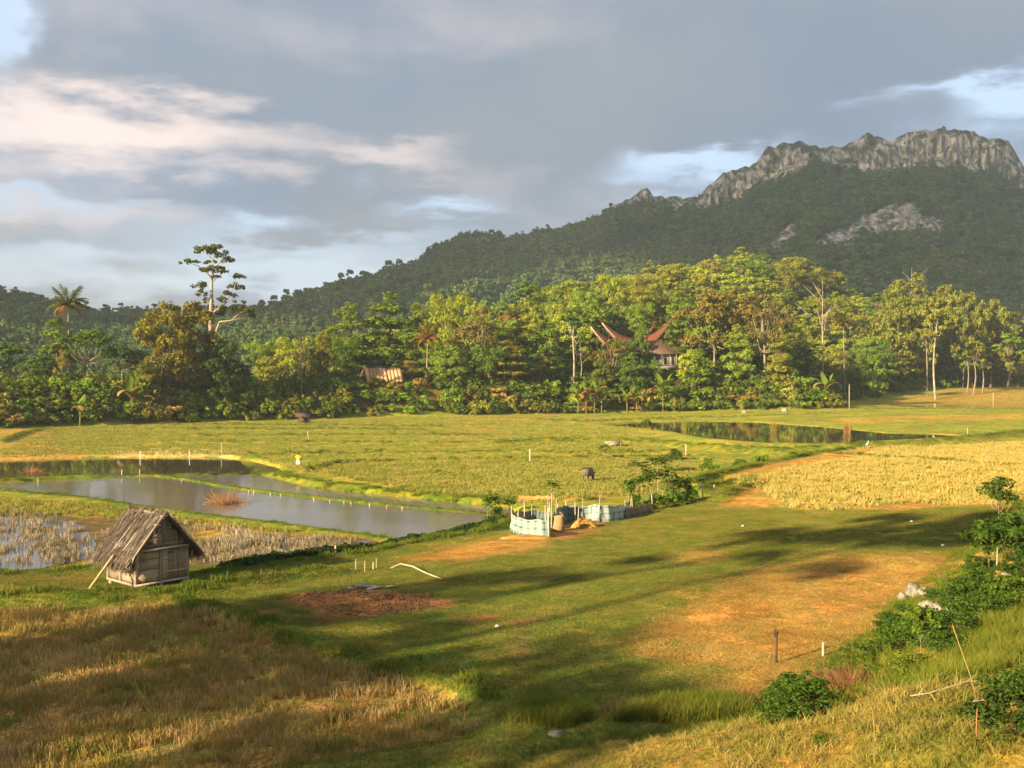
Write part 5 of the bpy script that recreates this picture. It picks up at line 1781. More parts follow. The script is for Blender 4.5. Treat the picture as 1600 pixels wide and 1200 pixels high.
# ------------------------------------------------------------------ village roofs
def tongkonan(px0, tip0, px1, tip1, d, label, sag_py, wfac=1.0):
    """long house whose roof sweeps up to a prow at both ends"""
    k = d / F
    xa = (px0 - 800) * k; xb = (px1 - 800) * k
    cx = (xa + xb) / 2; L = (xb - xa)
    Z = gz(cx, d)
    e = empty('saddle_roof_house', (cx, d, Z), 0)
    zt0 = CZ + (HY - tip0) * k - Z; zt1 = CZ + (HY - tip1) * k - Z; zs = CZ + (HY - sag_py) * k - Z
    n = 28
    t = np.linspace(-1, 1, n)
    ridge = np.where(t < 0, zs + (zt0 - zs) * np.abs(t) ** 1.75, zs + (zt1 - zs) * np.abs(t) ** 1.75)
    hw = 3.0 * wfac * (1 - 0.80 * np.abs(t) ** 2.0)
    drop = 3.3 * (1 - 0.62 * np.abs(t) ** 1.6)
    V = []
    for i in range(n):
        x = t[i] * L / 2
        for f in (-1, -0.55, 0, 0.55, 1):
            q = abs(f)
            V.append((x * (1 - 0.10 * q), hw[i] * f, ridge[i] - drop[i] * (q ** 1.25)))
        for f in (-1, -0.55, 0, 0.55, 1):
            q = abs(f)
            V.append((x * (1 - 0.10 * q), hw[i] * f * 0.96, ridge[i] - drop[i] * (q ** 1.25) - 0.22))
    Q = []
    for i in range(n - 1):
        for j in range(4):
            a = i * 10 + j; b = (i + 1) * 10 + j
            Q.append((a, b, b + 1, a + 1)); Q.append((a + 5, a + 6, b + 6, b + 5))
        for j in (0, 4):
            a = i * 10 + j; b = (i + 1) * 10 + j
            Q.append((a, a + 5, b + 5, b) if j == 0 else (a, b, b + 5, a + 5))
    for i in (0, n - 1):
        for j in range(4):
            a = i * 10 + j; Q.append((a, a + 1, a + 6, a + 5))
    roof = bpy.data.objects.new('roof', mesh_np('roof', np.array(V), np.array(Q), [M_RUST], False)); link(roof, e)
    # corrugated sheets laid along the slope, pale barge boards on the prows
    mb = MB()
    for i in range(1, n - 1):
        for sd in (0, 1):
            pts = [np.array(V[i * 10 + j]) + [0, 0, 0.05] for j in ((0, 1, 2) if sd == 0 else (2, 3, 4))]
            mb.tube(pts, 0.05, 4)
    o = mb.build('roof_ribs', M_RUST, roof); o['kind'] = 'stuff'
    for i0, i1 in ((0, 7), (n - 8, n - 1)):
        for j in (0, 4):
            pts = [np.array(V[i * 10 + j]) + [0, 0, -0.15] for i in range(i0, i1 + 1)]
            MB().tube(pts, 0.13, 5).build('barge_board', M_STICK if i0 == 0 else M_DARKWOOD, roof, True)
    wb = zs - 3.2
    MB().box((0, 0, wb - 1.1), (L * 0.42, 3.4, 2.6)).build('wall', M_DARKWOOD, e)
    for sx in (-1, -0.33, 0.33, 1):
        for sy in (-1, 1):
            MB().tube([(sx * L * 0.19, sy * 1.5, -0.6), (sx * L * 0.19, sy * 1.5, wb - 2.3)], 0.16, 7).build('pile', M_DARKWOOD, e, True)
    for sx in (-1, 1):
        MB().tube([(sx * L * 0.36, 0, -0.6), (sx * L * 0.36, 0, float(np.interp(0.72, t, ridge)) - 1.0)], 0.15, 7).build('gable_post', M_DARKWOOD, e, True)
    tag(e, label, 'house')


tongkonan(918, 503, 1026, 504, 272, 'front long house with rust-red roof sweeping up at both ends', 534)
tongkonan(935, 497, 1053, 496, 281, 'rear long house with rust-red saddle roof and taller prows', 529)


def village_house():
    d = 266.0; k = d / F
    px0, px1 = 1008, 1056
    cx = ((px0 + px1) / 2 - 800) * k; Z = CZ + (HY - 577) * k
    e = empty('village_house', (cx, d, Z), 0)
    L = (px1 - px0) * k; D = 5.0; H = (577 - 553) * k
    M_HOUSE = grain_material('stained_whitewash', (0.24, 0.235, 0.22), (0.42, 0.41, 0.385), (1, 1, 1), 0.9, weather=(0.2, 0.18, 0.15))
    MB().box((0, D / 2, H / 2 + 0.02), (L, D, H)).build('wall', M_HOUSE, e)
    for j, x in enumerate((-0.36, -0.10, 0.16, 0.40)):
        w = MB().box((x * L, -0.03, H * 0.55), (0.95, 0.06, H * 0.45)).build('window', M_DARKWOOD, e)
        for s in (-1, 1):
            MB().box((x * L + s * 0.56, -0.05, H * 0.55), (0.13, 0.07, H * 0.5)).build('shutter_frame', M_WHITEWALL, w)
        MB().box((x * L, -0.05, H * 0.28), (1.3, 0.10, 0.1)).build('sill', M_WHITEWALL, w)
    for x in (-0.5, -0.23, 0.03, 0.28, 0.5):
        MB().box((x * L, -0.9, H / 2), (0.16, 0.16, H)).build('porch_post', M_HOUSE, e)
    MB().box((0, -0.5, 0.45), (L, 1.0, 0.9)).build('plinth', M_ROCK, e)
    hz = (553 - 532) * k; ov = 0.9
    a = np.array([(-L / 2 - ov, -1.3, H), (L / 2 + ov, -1.3, H), (L / 2 + ov, D + ov, H), (-L / 2 - ov, D + ov, H), (-L / 2 + 1.2, D / 2 - .3, H + hz), (L / 2 - 4.6, D / 2 - .3, H + hz)])
    b = a - [0, 0, 0.14]
    q = [(0, 1, 5, 4), (1, 2, 5, 5), (2, 3, 4, 5), (3, 0, 4, 4)]
    mb = MB()
    mb.add(np.concatenate([a, b]), [(0, 1, 5, 4), (2, 3, 4, 5), (6, 10, 11, 7), (8, 11, 10, 9), (0, 6, 7, 1), (1, 7, 8, 2), (2, 8, 9, 3), (3, 9, 6, 0)], [(1, 2, 5), (3, 0, 4), (7, 11, 8), (9, 10, 6)])
    r = mb.build('roof', grain_material('brown_sheet_roof', (0.13, 0.085, 0.06), (0.23, 0.15, 0.105), (6, 1, 1), 1.0), e)
    for j in range(9):
        x = -L / 2 - ov + 0.5 + j * (L + 2 * ov - 1) / 8
        top_x = np.clip(x, -L / 2 + 1.2, L / 2 - 4.6)
        MB().tube([(x, -1.3, H + 0.03), (top_x, D / 2 - .35, H + hz + 0.02)], 0.05, 4).build('roof_batten', M_RUST, r)
    tag(e, 'white-walled village house with brown hipped roof and dark windows', 'house')
    # retaining wall beside it, the low sun's orange painted into its colour
    cx = (1070 - 800) * k
    w = empty('stone_wall', (cx, d + 1, Z), 0)
    rng = np.random.default_rng(8)
    m = grain_material('sunlit_orange_wall', (0.52, 0.26, 0.10), (0.70, 0.42, 0.2), (1, 1, 1), 1.5)
    for i in range(6):
        for j in range(3):
            MB().box((-1.75 + i * 0.7 + 0.3 * (j % 2), rng.uniform(-0.08, 0.08), 0.3 + j * 0.62), (0.66, 0.6, 0.58), jit=0.05).build('stone_block', m, w)
    tag(w, 'orange sunlit block wall right of the white village house', 'wall')


village_house()


def ridge_tent():
    d = 240.0; k = d / F
    cx = (596 - 800) * k; Z = gz(cx, d)
    e = empty('thatched_ridge_tent', (cx, d, Z), 0)
    m = grain_material('reed_panel', (0.46, 0.26, 0.13), (0.62, 0.38, 0.20), (9, 1, 1), 1.2)
    zt = CZ + (HY - 575) * k - Z; zb = CZ + (HY - 594) * k - Z; hh = zt
    for j, (x0, x1) in enumerate(((570, 603), (604, 626))):
        xa = (x0 - 596) * k; xb = (x1 - 596) * k
        nst = 6 if j == 0 else 4
        for q in range(nst):
            a = xa + (xb - xa) * q / nst; b = xa + (xb - xa) * (q + 0.93) / nst
            for sd in (-1, 1):
                f = 0.9
                P = [(a, 0, hh), (b, 0, hh), (b + f, sd * 2.1, 0.0), (a + f, sd * 2.1, 0.0)]
                P2 = [(x, y + sd * 0.07, z + 0.06) for x, y, z in P]
                MB().hexa(np.array(P + P2)).build('reed_panel', m, e)
        MB().tube([(xa - 0.3, 0, hh + 0.12), (xb + 0.2, 0, hh + 0.12)], 0.16, 7).build('ridge_bundle', M_THATCH, e, True)
    for sd in (-1, 1):
        xa = (570 - 596) * k
        MB().tube([(xa + 0.9, sd * 2.2, 0), (xa - 0.1, -sd * 0.35, hh + 0.7)], 0.09, 6).build('end_pole', M_BAMBOO, e, True)
        MB().tube([(xa - 1.8, sd * 0.8, 0), (xa + 0.15, 0, hh + 0.4)], 0.09, 6).build('end_pole', M_BAMBOO, e, True)
    tag(e, 'low tent-shaped shelter of two orange reed-panelled bays on the bank', 'shelter')


ridge_tent()


# ------------------------------------------------------------------ person and buffalo
def skin_object(name, verts, edges, radii, mat, parent=None, sub=2, root=0):
    me = bpy.data.meshes.new(name)
    me.from_pydata([tuple(v) for v in verts], edges, [])
    me.skin_vertices.new() if hasattr(me.skin_vertices, 'new') and not me.skin_vertices else None
    o = bpy.data.objects.new(name, me); link(o)
    sk = o.modifiers.new('skin', 'SKIN')
    sk.use_smooth_shade = True
    bpy.context.view_layer.update()
    if not me.skin_vertices:
        bpy.context.view_layer.objects.active = o
        o.select_set(True)
        bpy.ops.object.mode_set(mode='EDIT'); bpy.ops.mesh.customdata_skin_add(); bpy.ops.object.mode_set(mode='OBJECT')
        o.select_set(False)
    for i, r in enumerate(radii):
        r = (r, r) if not isinstance(r, tuple) else r
        me.skin_vertices[0].data[i].radius = r
        me.skin_vertices[0].data[i].use_root = (i == root)
    ss = o.modifiers.new('sub', 'SUBSURF'); ss.levels = sub; ss.render_levels = sub
    dg = bpy.context.evaluated_depsgraph_get()
    nm = bpy.data.meshes.new_from_object(o.evaluated_get(dg), depsgraph=dg)
    nm.name = name
    bpy.data.objects.remove(o)
    nm.materials.clear(); nm.materials.append(mat)
    o = bpy.data.objects.new(name, nm); link(o, parent)
    return o


def plain_material(name, c, rough=0.8):
    m, N, out = new_mat(name)
    tcn = N.n('ShaderNodeTexCoord')
    n = N.noise(tcn.outputs['Object'], 9.0, 3.0, 0.6)
    principled(N, out, N.mix(N.ramp(n, 0.3, 0.7), tuple(k * 0.85 for k in c), tuple(min(1, k * 1.1) for k in c)), rough, 0.2)
    return m


def build_person():
    x, y = at(466, 731, 0.45)
    e = empty('person', (x, y, gz(x, y)), 0.0)       # seen from behind, weight on the right leg, arms bent in front
    skin = plain_material('brown_skin', (0.30, 0.15, 0.075)); shirt = plain_material('yellow_shirt', (0.85, 0.62, 0.05)); shorts = plain_material('white_shorts', (0.82, 0.76, 0.66)); hair = plain_material('black_hair', (0.03, 0.022, 0.018))
    V = [(0, 0, 0.92), (0, 0.0, 1.10), (0, 0, 1.30), (0, 0.01, 1.42), (0, 0.03, 1.50), (0, 0.04, 1.57), (0, 0.05, 1.66),
         (-0.17, 0, 1.38), (-0.27, -0.02, 1.13), (-0.20, 0.20, 1.00), (-0.15, 0.27, 1.02),
         (0.17, 0, 1.38), (0.27, -0.02, 1.12), (0.21, 0.20, 0.98), (0.16, 0.28, 1.0),
         (-0.09, 0, 0.86), (-0.11, 0.02, 0.48), (-0.12, -0.02, 0.09), (-0.13, 0.13, 0.03),
         (0.09, 0, 0.86), (0.11, 0.04, 0.48), (0.13, -0.01, 0.09), (0.15, 0.14, 0.03)]
    E = [(0, 1), (1, 2), (2, 3), (3, 4), (4, 5), (5, 6), (3, 7), (7, 8), (8, 9), (9, 10), (3, 11), (11, 12), (12, 13), (13, 14), (0, 15), (15, 16), (16, 17), (17, 18), (0, 19), (19, 20), (20, 21), (21, 22)]
    Rd = [(0.15, 0.11), (0.14, 0.10), (0.16, 0.11), (0.12, 0.09), 0.055, (0.085, 0.095), (0.085, 0.095), 0.065, 0.045, 0.038, 0.03, 0.065, 0.045, 0.038, 0.03, 0.095, 0.065, 0.042, 0.03, 0.095, 0.065, 0.042, 0.03]
    skin_object('body', V, E, Rd, skin, e)
    for hx in (-0.14, 0.155):
        for f in range(5):
            a = -0.6 + 0.3 * f
            MB().tube([(hx, 0.27, 1.01), (hx + 0.02 * math.sin(a), 0.315 + 0.01 * math.cos(a), 1.01 - 0.012 * f), (hx + 0.03 * math.sin(a), 0.33, 0.985 - 0.012 * f)], [0.011, 0.010, 0.007], 5).build('finger', skin, e, True)
    # shirt and shorts as loose shells round the body
    def shell(name, rows, mat, n=16):
        P = []
        for (cx, cy, z, rx, ry) in rows:
            for k in range(n):
                a = 2 * math.pi * k / n
                P.append((cx + rx * math.cos(a) * (1 + 0.03 * math.sin(5 * a)), cy + ry * math.sin(a), z))
        Q = [(i * n + k, i * n + (k + 1) % n, (i + 1) * n + (k + 1) % n, (i + 1) * n + k) for i in range(len(rows) - 1) for k in range(n)]
        o = bpy.data.objects.new(name, mesh_np(name, np.array(P), np.array(Q), [mat], True)); link(o, e); return o
    shell('shirt', [(0, 0, 0.90, 0.185, 0.145), (0, 0, 1.05, 0.175, 0.135), (0, 0, 1.25, 0.195, 0.145), (0, 0, 1.38, 0.205, 0.125), (0, 0.01, 1.45, 0.13, 0.10), (0, 0.02, 1.48, 0.075, 0.075)], shirt)
    for s in (-1, 1):
        MB().tube([(s * 0.15, 0, 1.39), (s * 0.22, -0.01, 1.28), (s * 0.255, -0.015, 1.17)], [0.085, 0.078, 0.072], 10, False).build('sleeve', shirt, e, True)
        MB().tube([(s * 0.085, 0, 0.93), (s * 0.105, 0.01, 0.72), (s * 0.115, 0.02, 0.50)], [0.135, 0.125, 0.115], 12, False).build('trouser_leg', shorts, e, True)
    P = []
    n = 14
    V = [(0, 0.035, 1.775)]
    for k in range(1, 6):
        ph = k / 5 * 1.9
        for j in range(n):
            a = 2 * math.pi * j / n
            V.append((0.102 * math.sin(ph) * math.cos(a), 0.045 + 0.112 * math.sin(ph) * math.sin(a) - 0.01, 1.655 + 0.122 * math.cos(ph) + (0.05 if math.sin(a) > 0.3 and k > 3 else 0)))
    Tt = [(0, 1 + j, 1 + (j + 1) % n) for j in range(n)]
    Q = [(1 + k * n + j, 1 + (k + 1) * n + j, 1 + (k + 1) * n + (j + 1) % n, 1 + k * n + (j + 1) % n) for k in range(4) for j in range(n)]
    o = bpy.data.objects.new('hair', mesh_np('hair', np.array(V), [np.array(Q), np.array(Tt)], [hair], True)); link(o, e)
    for s in (-1, 1):
        MB().tube([(s * 0.092, 0.05, 1.60), (s * 0.105, 0.045, 1.625), (s * 0.094, 0.045, 1.655)], [0.012, 0.018, 0.012], 6).build('ear', skin, e, True)
        MB().tube([(s * 0.035, 0.135, 1.635), (s * 0.035, 0.143, 1.635)], [0.012, 0.006], 6).build('eye', hair, e, True)
    MB().tube([(0, 0.138, 1.63), (0, 0.165, 1.595), (0, 0.14, 1.585)], [0.01, 0.017, 0.012], 6).build('nose', skin, e, True)
    MB().tube([(-0.028, 0.135, 1.555), (0, 0.143, 1.553), (0.028, 0.135, 1.555)], 0.007, 5).build('mouth', skin, e, True)
    tag(e, 'person in yellow shirt and white shorts standing on the pond bank', 'person')


build_person()


def build_buffalo():
    x, y = at(918, 754, 0.45)
    e = empty('water_buffalo', (x, y, gz(x, y)), math.radians(62))       # local x points to the head
    hide = plain_material('grey_buffalo_hide', (0.17, 0.135, 0.105), 0.8); horn = plain_material('dark_horn', (0.05, 0.04, 0.035), 0.5)
    V = [(0, 0, 0.98), (0.45, 0, 0.97), (0.78, 0, 1.02), (1.0, 0, 0.86), (1.16, 0, 0.62), (1.30, 0, 0.36), (1.38, 0, 0.20), (-0.45, 0, 1.02), (-0.72, 0, 1.0),
         (0.62, 0.2, 0.72), (0.64, 0.2, 0.40), (0.60, 0.2, 0.05), (0.62, -0.2, 0.72), (0.70, -0.2, 0.40), (0.74, -0.2, 0.05),
         (-0.62, 0.2, 0.74), (-0.52, 0.21, 0.55), (-0.72, 0.21, 0.34), (-0.68, 0.21, 0.05), (-0.62, -0.2, 0.74), (-0.50, -0.21, 0.55), (-0.66, -0.21, 0.34), (-0.60, -0.21, 0.05)]
    E = [(0, 1), (1, 2), (2, 3), (3, 4), (4, 5), (5, 6), (0, 7), (7, 8), (1, 9), (9, 10), (10, 11), (1, 12), (12, 13), (13, 14), (7, 15), (15, 16), (16, 17), (17, 18), (7, 19), (19, 20), (20, 21), (21, 22)]
    Rd = [(0.40, 0.42), (0.38, 0.40), (0.28, 0.32), (0.17, 0.23), (0.15, 0.17), (0.11, 0.12), (0.08, 0.085), (0.36, 0.38), (0.26, 0.28),
          0.14, 0.075, 0.07, 0.14, 0.075, 0.07, 0.17, 0.11, 0.07, 0.07, 0.17, 0.11, 0.07, 0.07]
    skin_object('body', V, E, Rd, hide, e)
    for s in (-1, 1):
        MB().tube([(1.08, s * 0.10, 0.80), (1.05, s * 0.30, 0.84), (0.92, s * 0.46, 0.90), (0.76, s * 0.50, 0.98)], [0.05, 0.045, 0.03, 0.008], 7).build('horn', horn, e, True)
        MB().tube([(1.10, s * 0.12, 0.70), (1.08, s * 0.25, 0.66), (1.07, s * 0.34, 0.62)], [0.03, 0.05, 0.01], 6).build('ear', hide, e, True)
        MB().tube([(1.21, s * 0.135, 0.60), (1.21, s * 0.15, 0.60)], [0.022, 0.01], 6).build('eye', horn, e, True)
    MB().tube([(-0.92, 0, 1.05), (-1.02, 0.02, 0.85), (-1.0, 0.03, 0.5), (-1.0, 0.03, 0.36)], [0.035, 0.028, 0.02, 0.035], 6).build('tail', hide, e, True)
    tag(e, 'grey water buffalo grazing head down in the stubble', 'buffalo')


build_buffalo()


# ------------------------------------------------------------------ small things in the fields
def post(px, py, z, hpx, label, r=0.05, mat=None, name='post', lean=0.0, col=None):
    x, y = at(px, py, z)
    g = gz(x, y); h = hpx / F * y
    e = empty(name, (x, y, g))
    mb = MB(); mb.tube([(0, 0, -0.7), (lean * 0.5 * h, 0, h * 0.5), (lean * h, 0, h)], [r, r * 0.95, r * 0.85], 7)
    mb.build('shaft', mat or M_STICK, e, True)
    tag(e, label, 'post')
    return e


for a in (
        (219, 711, 0.5, 17, 'left white post on the straw bank by the brown pond', 0.06, M_WHITEWALL),
        (296, 711, 0.5, 17, 'middle white post on the straw bank by the brown pond', 0.07, M_WHITEWALL),
        (346, 707, 0.5, 15, 'right thin post on the straw bank by the brown pond', 0.05),
        (59, 750, 0.2, 14, 'lone stake in the bank left of the ponds', 0.05),
        (190, 741, 0.2, 9, 'short stake on the bank between the two ponds', 0.05),
        (218, 740, 0.2, 9, 'short stake at the bend of the pond bank', 0.05),
        (483, 688, 0.7, 15, 'leaning thin post in the far yellow field', 0.06, None, 'post', -0.2),
        (828, 719, 0.6, 19, 'white post in the stubble behind the pond', 0.06, M_WHITEWALL),
        (1072, 711, 0.7, 20, 'pale post standing in the field behind the cassava', 0.07),
        (1086, 774, 0.9, 17, 'left fence post on the grassy corner by the straw', 0.06),
        (1098, 774, 0.9, 22, 'middle fence post on the grassy corner by the straw', 0.06),
        (1114, 773, 0.9, 20, 'leaning fence post on the grassy corner by the straw', 0.06, None, 'post', 0.12),
        (1136, 692, 1.2, 9, 'thin stake in the near edge of the reed pond', 0.05),
        (1272, 694, 1.2, 7, 'white stub on the near rim of the reed pond', 0.06, M_WHITEWALL),
        (1460, 686, 1.3, 9, 'stake at the right tip of the reed pond', 0.06),
        (1512, 681, 1.4, 16, 'thin pole right of the reed pond', 0.06),
        (1345, 617, 3.6, 22, 'tall pale pole below the wooded hill', 0.10),
        (1327, 640, 2.2, 40, 'slender dark pole on the bare corner of the bank', 0.08),
        (1406, 612, 5.0, 12, 'short pole at the edge of the far shade', 0.10),
        (1552, 624, 4.4, 24, 'double-height pole in the farthest field', 0.10),
        (1287, 1040, 1.3, 22, 'grey stake at the foot of the grassy slope', 0.045),
        (556, 890, 1.0, 18, 'left stake of the little row beside the ploughed patch', 0.035),
        (570, 893, 1.0, 18, 'second stake of the row beside the ploughed patch', 0.03),
        (583, 888, 1.0, 12, 'short stake of the row beside the ploughed patch', 0.03),
        (588, 886, 1.0, 16, 'right stake of the row beside the ploughed patch', 0.03),
        (524, 872, 0.6, 12, 'grey stub beside the creeper-covered bank', 0.05),
        (549, 864, 0.6, 7, 'small stub on the creeper-covered bank', 0.04),
        (1028, 762, 0.6, 30, 'tall bare stick among the cassava', 0.03),
        (1046, 776, 0.7, 44, 'pale tall stick right of the cassava middle', 0.035)):
    post(*a)
for k, px in enumerate((283, 388, 396, 422, 438, 490, 515, 537, 548, 577, 604, 628)):
    py = np.interp(px, [240, 300, 362, 500, 650, 800], [743, 750, 762, 778, 793, 806]) + 3
    x, y = at(px, py, 0.1)
    e = empty('bank_peg', (x, y, 0.0))
    MB().tube([(0, 0, -0.4), (0.02, 0, 0.20)], [0.055, 0.05], 7).build('shaft', M_POSTW, e, True)
    tag(e, 'short pale peg along the bank dividing the ponds', 'peg', 'pegs along the dividing bank')

# the stump with a ragged top
x, y = at(1213, 1052, 1.3); g = gz(x, y)
e = empty('ragged_stake', (x, y, g))
MB().tube([(0, 0, -0.3), (0.01, 0, 0.5), (0, 0, 0.82)], [0.045, 0.04, 0.05], 8).build('shaft', M_DARKWOOD, e, True)
for k in range(9):
    a = k * 0.7
    MB().tube([(0.03 * math.cos(a), 0.03 * math.sin(a), 0.80), (0.07 * math.cos(a), 0.07 * math.sin(a), 0.92 + 0.03 * (k % 3))], [0.02, 0.012], 5).build('splinter', M_DARKWOOD, e, True)
tag(e, 'dark stake with a frayed top standing in the straw', 'stake')


M_DEADRED = straw_material('dead_red_brush', (0.20, 0.085, 0.045), (0.30, 0.13, 0.065), (0.12, 0.055, 0.035))


def stick_bundle(name, px, py, z, n, R, H, mat, label, cat, seed, zbase=None, tr=0.022):
    x, y = hit(px, py) if zbase is None else at(px, py, z)
    g = gz(x, y) if zbase is None else zbase
    e = empty(name, (x, y, g))
    rng = np.random.default_rng(seed)
    mb = MB()
    for k in range(n):
        a = rng.uniform(0, 6.28); p = np.array([R * rng.uniform(0, 1) * math.cos(a), R * rng.uniform(0, 1) * math.sin(a), -0.1]); b = a + rng.normal() * 0.9
        pts = [p]
        L = H * rng.uniform(0.5, 1.2)
        d = np.array([math.cos(b) * 0.7, math.sin(b) * 0.7, 1.0]); d /= np.linalg.norm(d)
        for q in range(3):
            d = d + rng.normal(size=3) * 0.35; d[2] = abs(d[2]) * 0.8 if q < 2 else d[2]; d /= np.linalg.norm(d)
            pts.append(pts[-1] + d * L / 3)
        mb.tube(pts, np.linspace(tr, tr * 0.3, 4), 4)
    o = mb.build('twigs', mat, e); o['kind'] = 'stuff'
    mb = MB(); mb.tube([(0, 0, -0.15), (0.05, 0, H * 0.4), (0.18, 0.05, H * 0.75)], [0.04, 0.03, 0.012], 6); mb.build('branch', mat, e, True)
    tag(e, label, cat)


stick_bundle('brush_pile', 355, 787, 0.0, 170, 1.1, 1.5, M_BRUSH, 'heap of dead orange brush standing in the grey pond', 'brush', 1, zbase=-0.05)
stick_bundle('brush_pile', 48, 738, 0.1, 50, 1.0, 1.2, M_BRUSH, 'dead brush sticking out of the brown pond', 'brush', 2, zbase=0.05)
stick_bundle('brush_pile', 1330, 1082, 2.4, 900, 0.75, 0.75, M_DEADRED, 'tangle of dead reddish brush on the slope', 'brush', 3, tr=0.009)
stick_bundle('brush_pile', 1155, 1098, 1.3, 500, 0.65, 0.5, M_DEADRED, 'low clump of dead brown twigs at the foot of the slope', 'brush', 4, tr=0.007)
stick_bundle('brush_pile', 962, 1112, 1.4, 240, 0.35, 0.35, M_DEADRED, 'small reddish dead tuft below the meadow', 'brush', 5, tr=0.006)


def reed_tuft(px, py, z, h, label, col, seed):
    x, y = at(px, py, z)
    e = empty('reed_tuft', (x, y, z - 0.1))
    rng = np.random.default_rng(seed)
    mb = MB()
    for k in range(90):
        a = rng.uniform(0, 6.28); r = 0.6 * math.sqrt(rng.random()); p = np.array([r * math.cos(a), r * math.sin(a), 0])
        q = p + np.array([rng.normal() * 0.3, rng.normal() * 0.3, h * rng.uniform(0.6, 1.1)]); s = np.array([0.03, 0, 0])
        m_ = (p + q) / 2
        mb.add([p - s, p + s, m_ + s, m_ - s, q], [(0, 1, 2, 3)], [(3, 2, 4)])
    o = mb.build('blades', M_LEAF, e); o.color = (*col, 1); o['kind'] = 'stuff'
    tag(e, label, 'reeds')


reed_tuft(1071, 673, 0.95, 1.9, 'green and tan reed tuft in the left of the reed pond', (0.26, 0.26, 0.05), 1)
reed_tuft(1209, 674, 0.95, 2.0, 'tall reed tuft in the middle of the reed pond', (0.36, 0.30, 0.07), 2)
reed_tuft(1324, 676, 0.95, 1.5, 'brown reed tuft at the far rim of the reed pond', (0.36, 0.22, 0.09), 3)


def stone(px, py, z, s, label, seed, name='limestone_rock', sink=0.2, cat='rock', mat=None):
    x, y = hit(px, py) if py > 850 else at(px, py, z)
    g = gz(x, y)
    rng = np.random.default_rng(seed)
    nr, ns = 12, 20
    V = []
    for i in range(nr + 1):
        th = math.pi * i / nr
        for j in range(ns):
            a = 2 * math.pi * j / ns
            d = np.array([math.sin(th) * math.cos(a), math.sin(th) * math.sin(a), math.cos(th)])
            d = np.sign(d) * np.abs(d) ** 0.75
            r = 1 + 0.30 * float(fbm(np.array(d[0] * 2 + seed * 3.1 + d[2]), np.array(d[1] * 2 + d[2] * 2), seed)) + 0.15 * float(fbm(np.array(d[0] * 7 + seed), np.array(d[1] * 7 + d[2] * 5), seed + 3))
            V.append((s[0] * d[0] * r, s[1] * d[1] * r, s[2] * d[2] * r + s[2] * (1 - sink)))
    Q = [(i * ns + j, (i + 1) * ns + j, (i + 1) * ns + (j + 1) % ns, i * ns + (j + 1) % ns) for i in range(nr) for j in range(ns)]
    o = bpy.data.objects.new(name, mesh_np(name, np.array(V), np.array(Q), [mat or M_ROCK], False))
    o.location = (x, y, g - 0.03); o.rotation_euler = (0, 0, rng.uniform(0, 6)); link(o)
    tag(o, label, cat)
    return o


stone(868, 1152, 3.2, (0.16, 0.11, 0.085), 'smooth pale stone lying in the grass of the near slope', 1)
stone(278, 1193, 2.0, (0.08, 0.07, 0.05), 'small pale stone at the lower edge of the stubble', 2)
for k, (px, py, s, lab) in enumerate(((1428, 936, (0.30, 0.28, 0.36), 'tall grey-white limestone at the top of the rock group'), (1447, 932, (0.34, 0.25, 0.22), 'broad white limestone right of the tall one'), (1410, 942, (0.16, 0.14, 0.22), 'small limestone at the outer tip of the rock group'),
                                      (1449, 960, (0.26, 0.22, 0.27), 'orange-stained limestone block below the white ones'), (1468, 962, (0.24, 0.18, 0.24), 'furrowed limestone beside the orange-stained block'), (1487, 958, (0.20, 0.16, 0.16), 'low brown limestone at the right of the furrowed one'),
                                      (1494, 944, (0.16, 0.13, 0.13), 'small white rock between the bushes above the furrowed one'), (1549, 888, (0.22, 0.16, 0.22), 'white rock under the young papaya-like tree'), (1559, 908, (0.12, 0.1, 0.09), 'small white stone below the young tree'), (1580, 902, (0.3, 0.12, 0.10), 'flat white stone in the bank right of the young tree'))):
    stone(px, py, 2.0 if px < 1500 else 2.2, s, lab, 10 + k, sink=0.3)
for k, (px, py, s, lab) in enumerate(((1305, 636, (1.2, 0.8, 0.5), 'pale boulder heap end on the bare corner of the bank'), (1320, 637, (0.9, 0.7, 0.45), 'second pale boulder on the bare corner of the bank'), (1293, 639, (0.9, 0.6, 0.4), 'left pale boulder on the bare corner of the bank'), (1226, 642, (0.7, 0.5, 0.5), 'pale rock at the foot of the scrub by the reed pond'), (1163, 643, (0.6, 0.5, 0.5), 'pale rock under the brown scrub left of the reed pond'))):
    stone(px, py, 2.0, s, lab, 30 + k, name='boulder', sink=0.3)


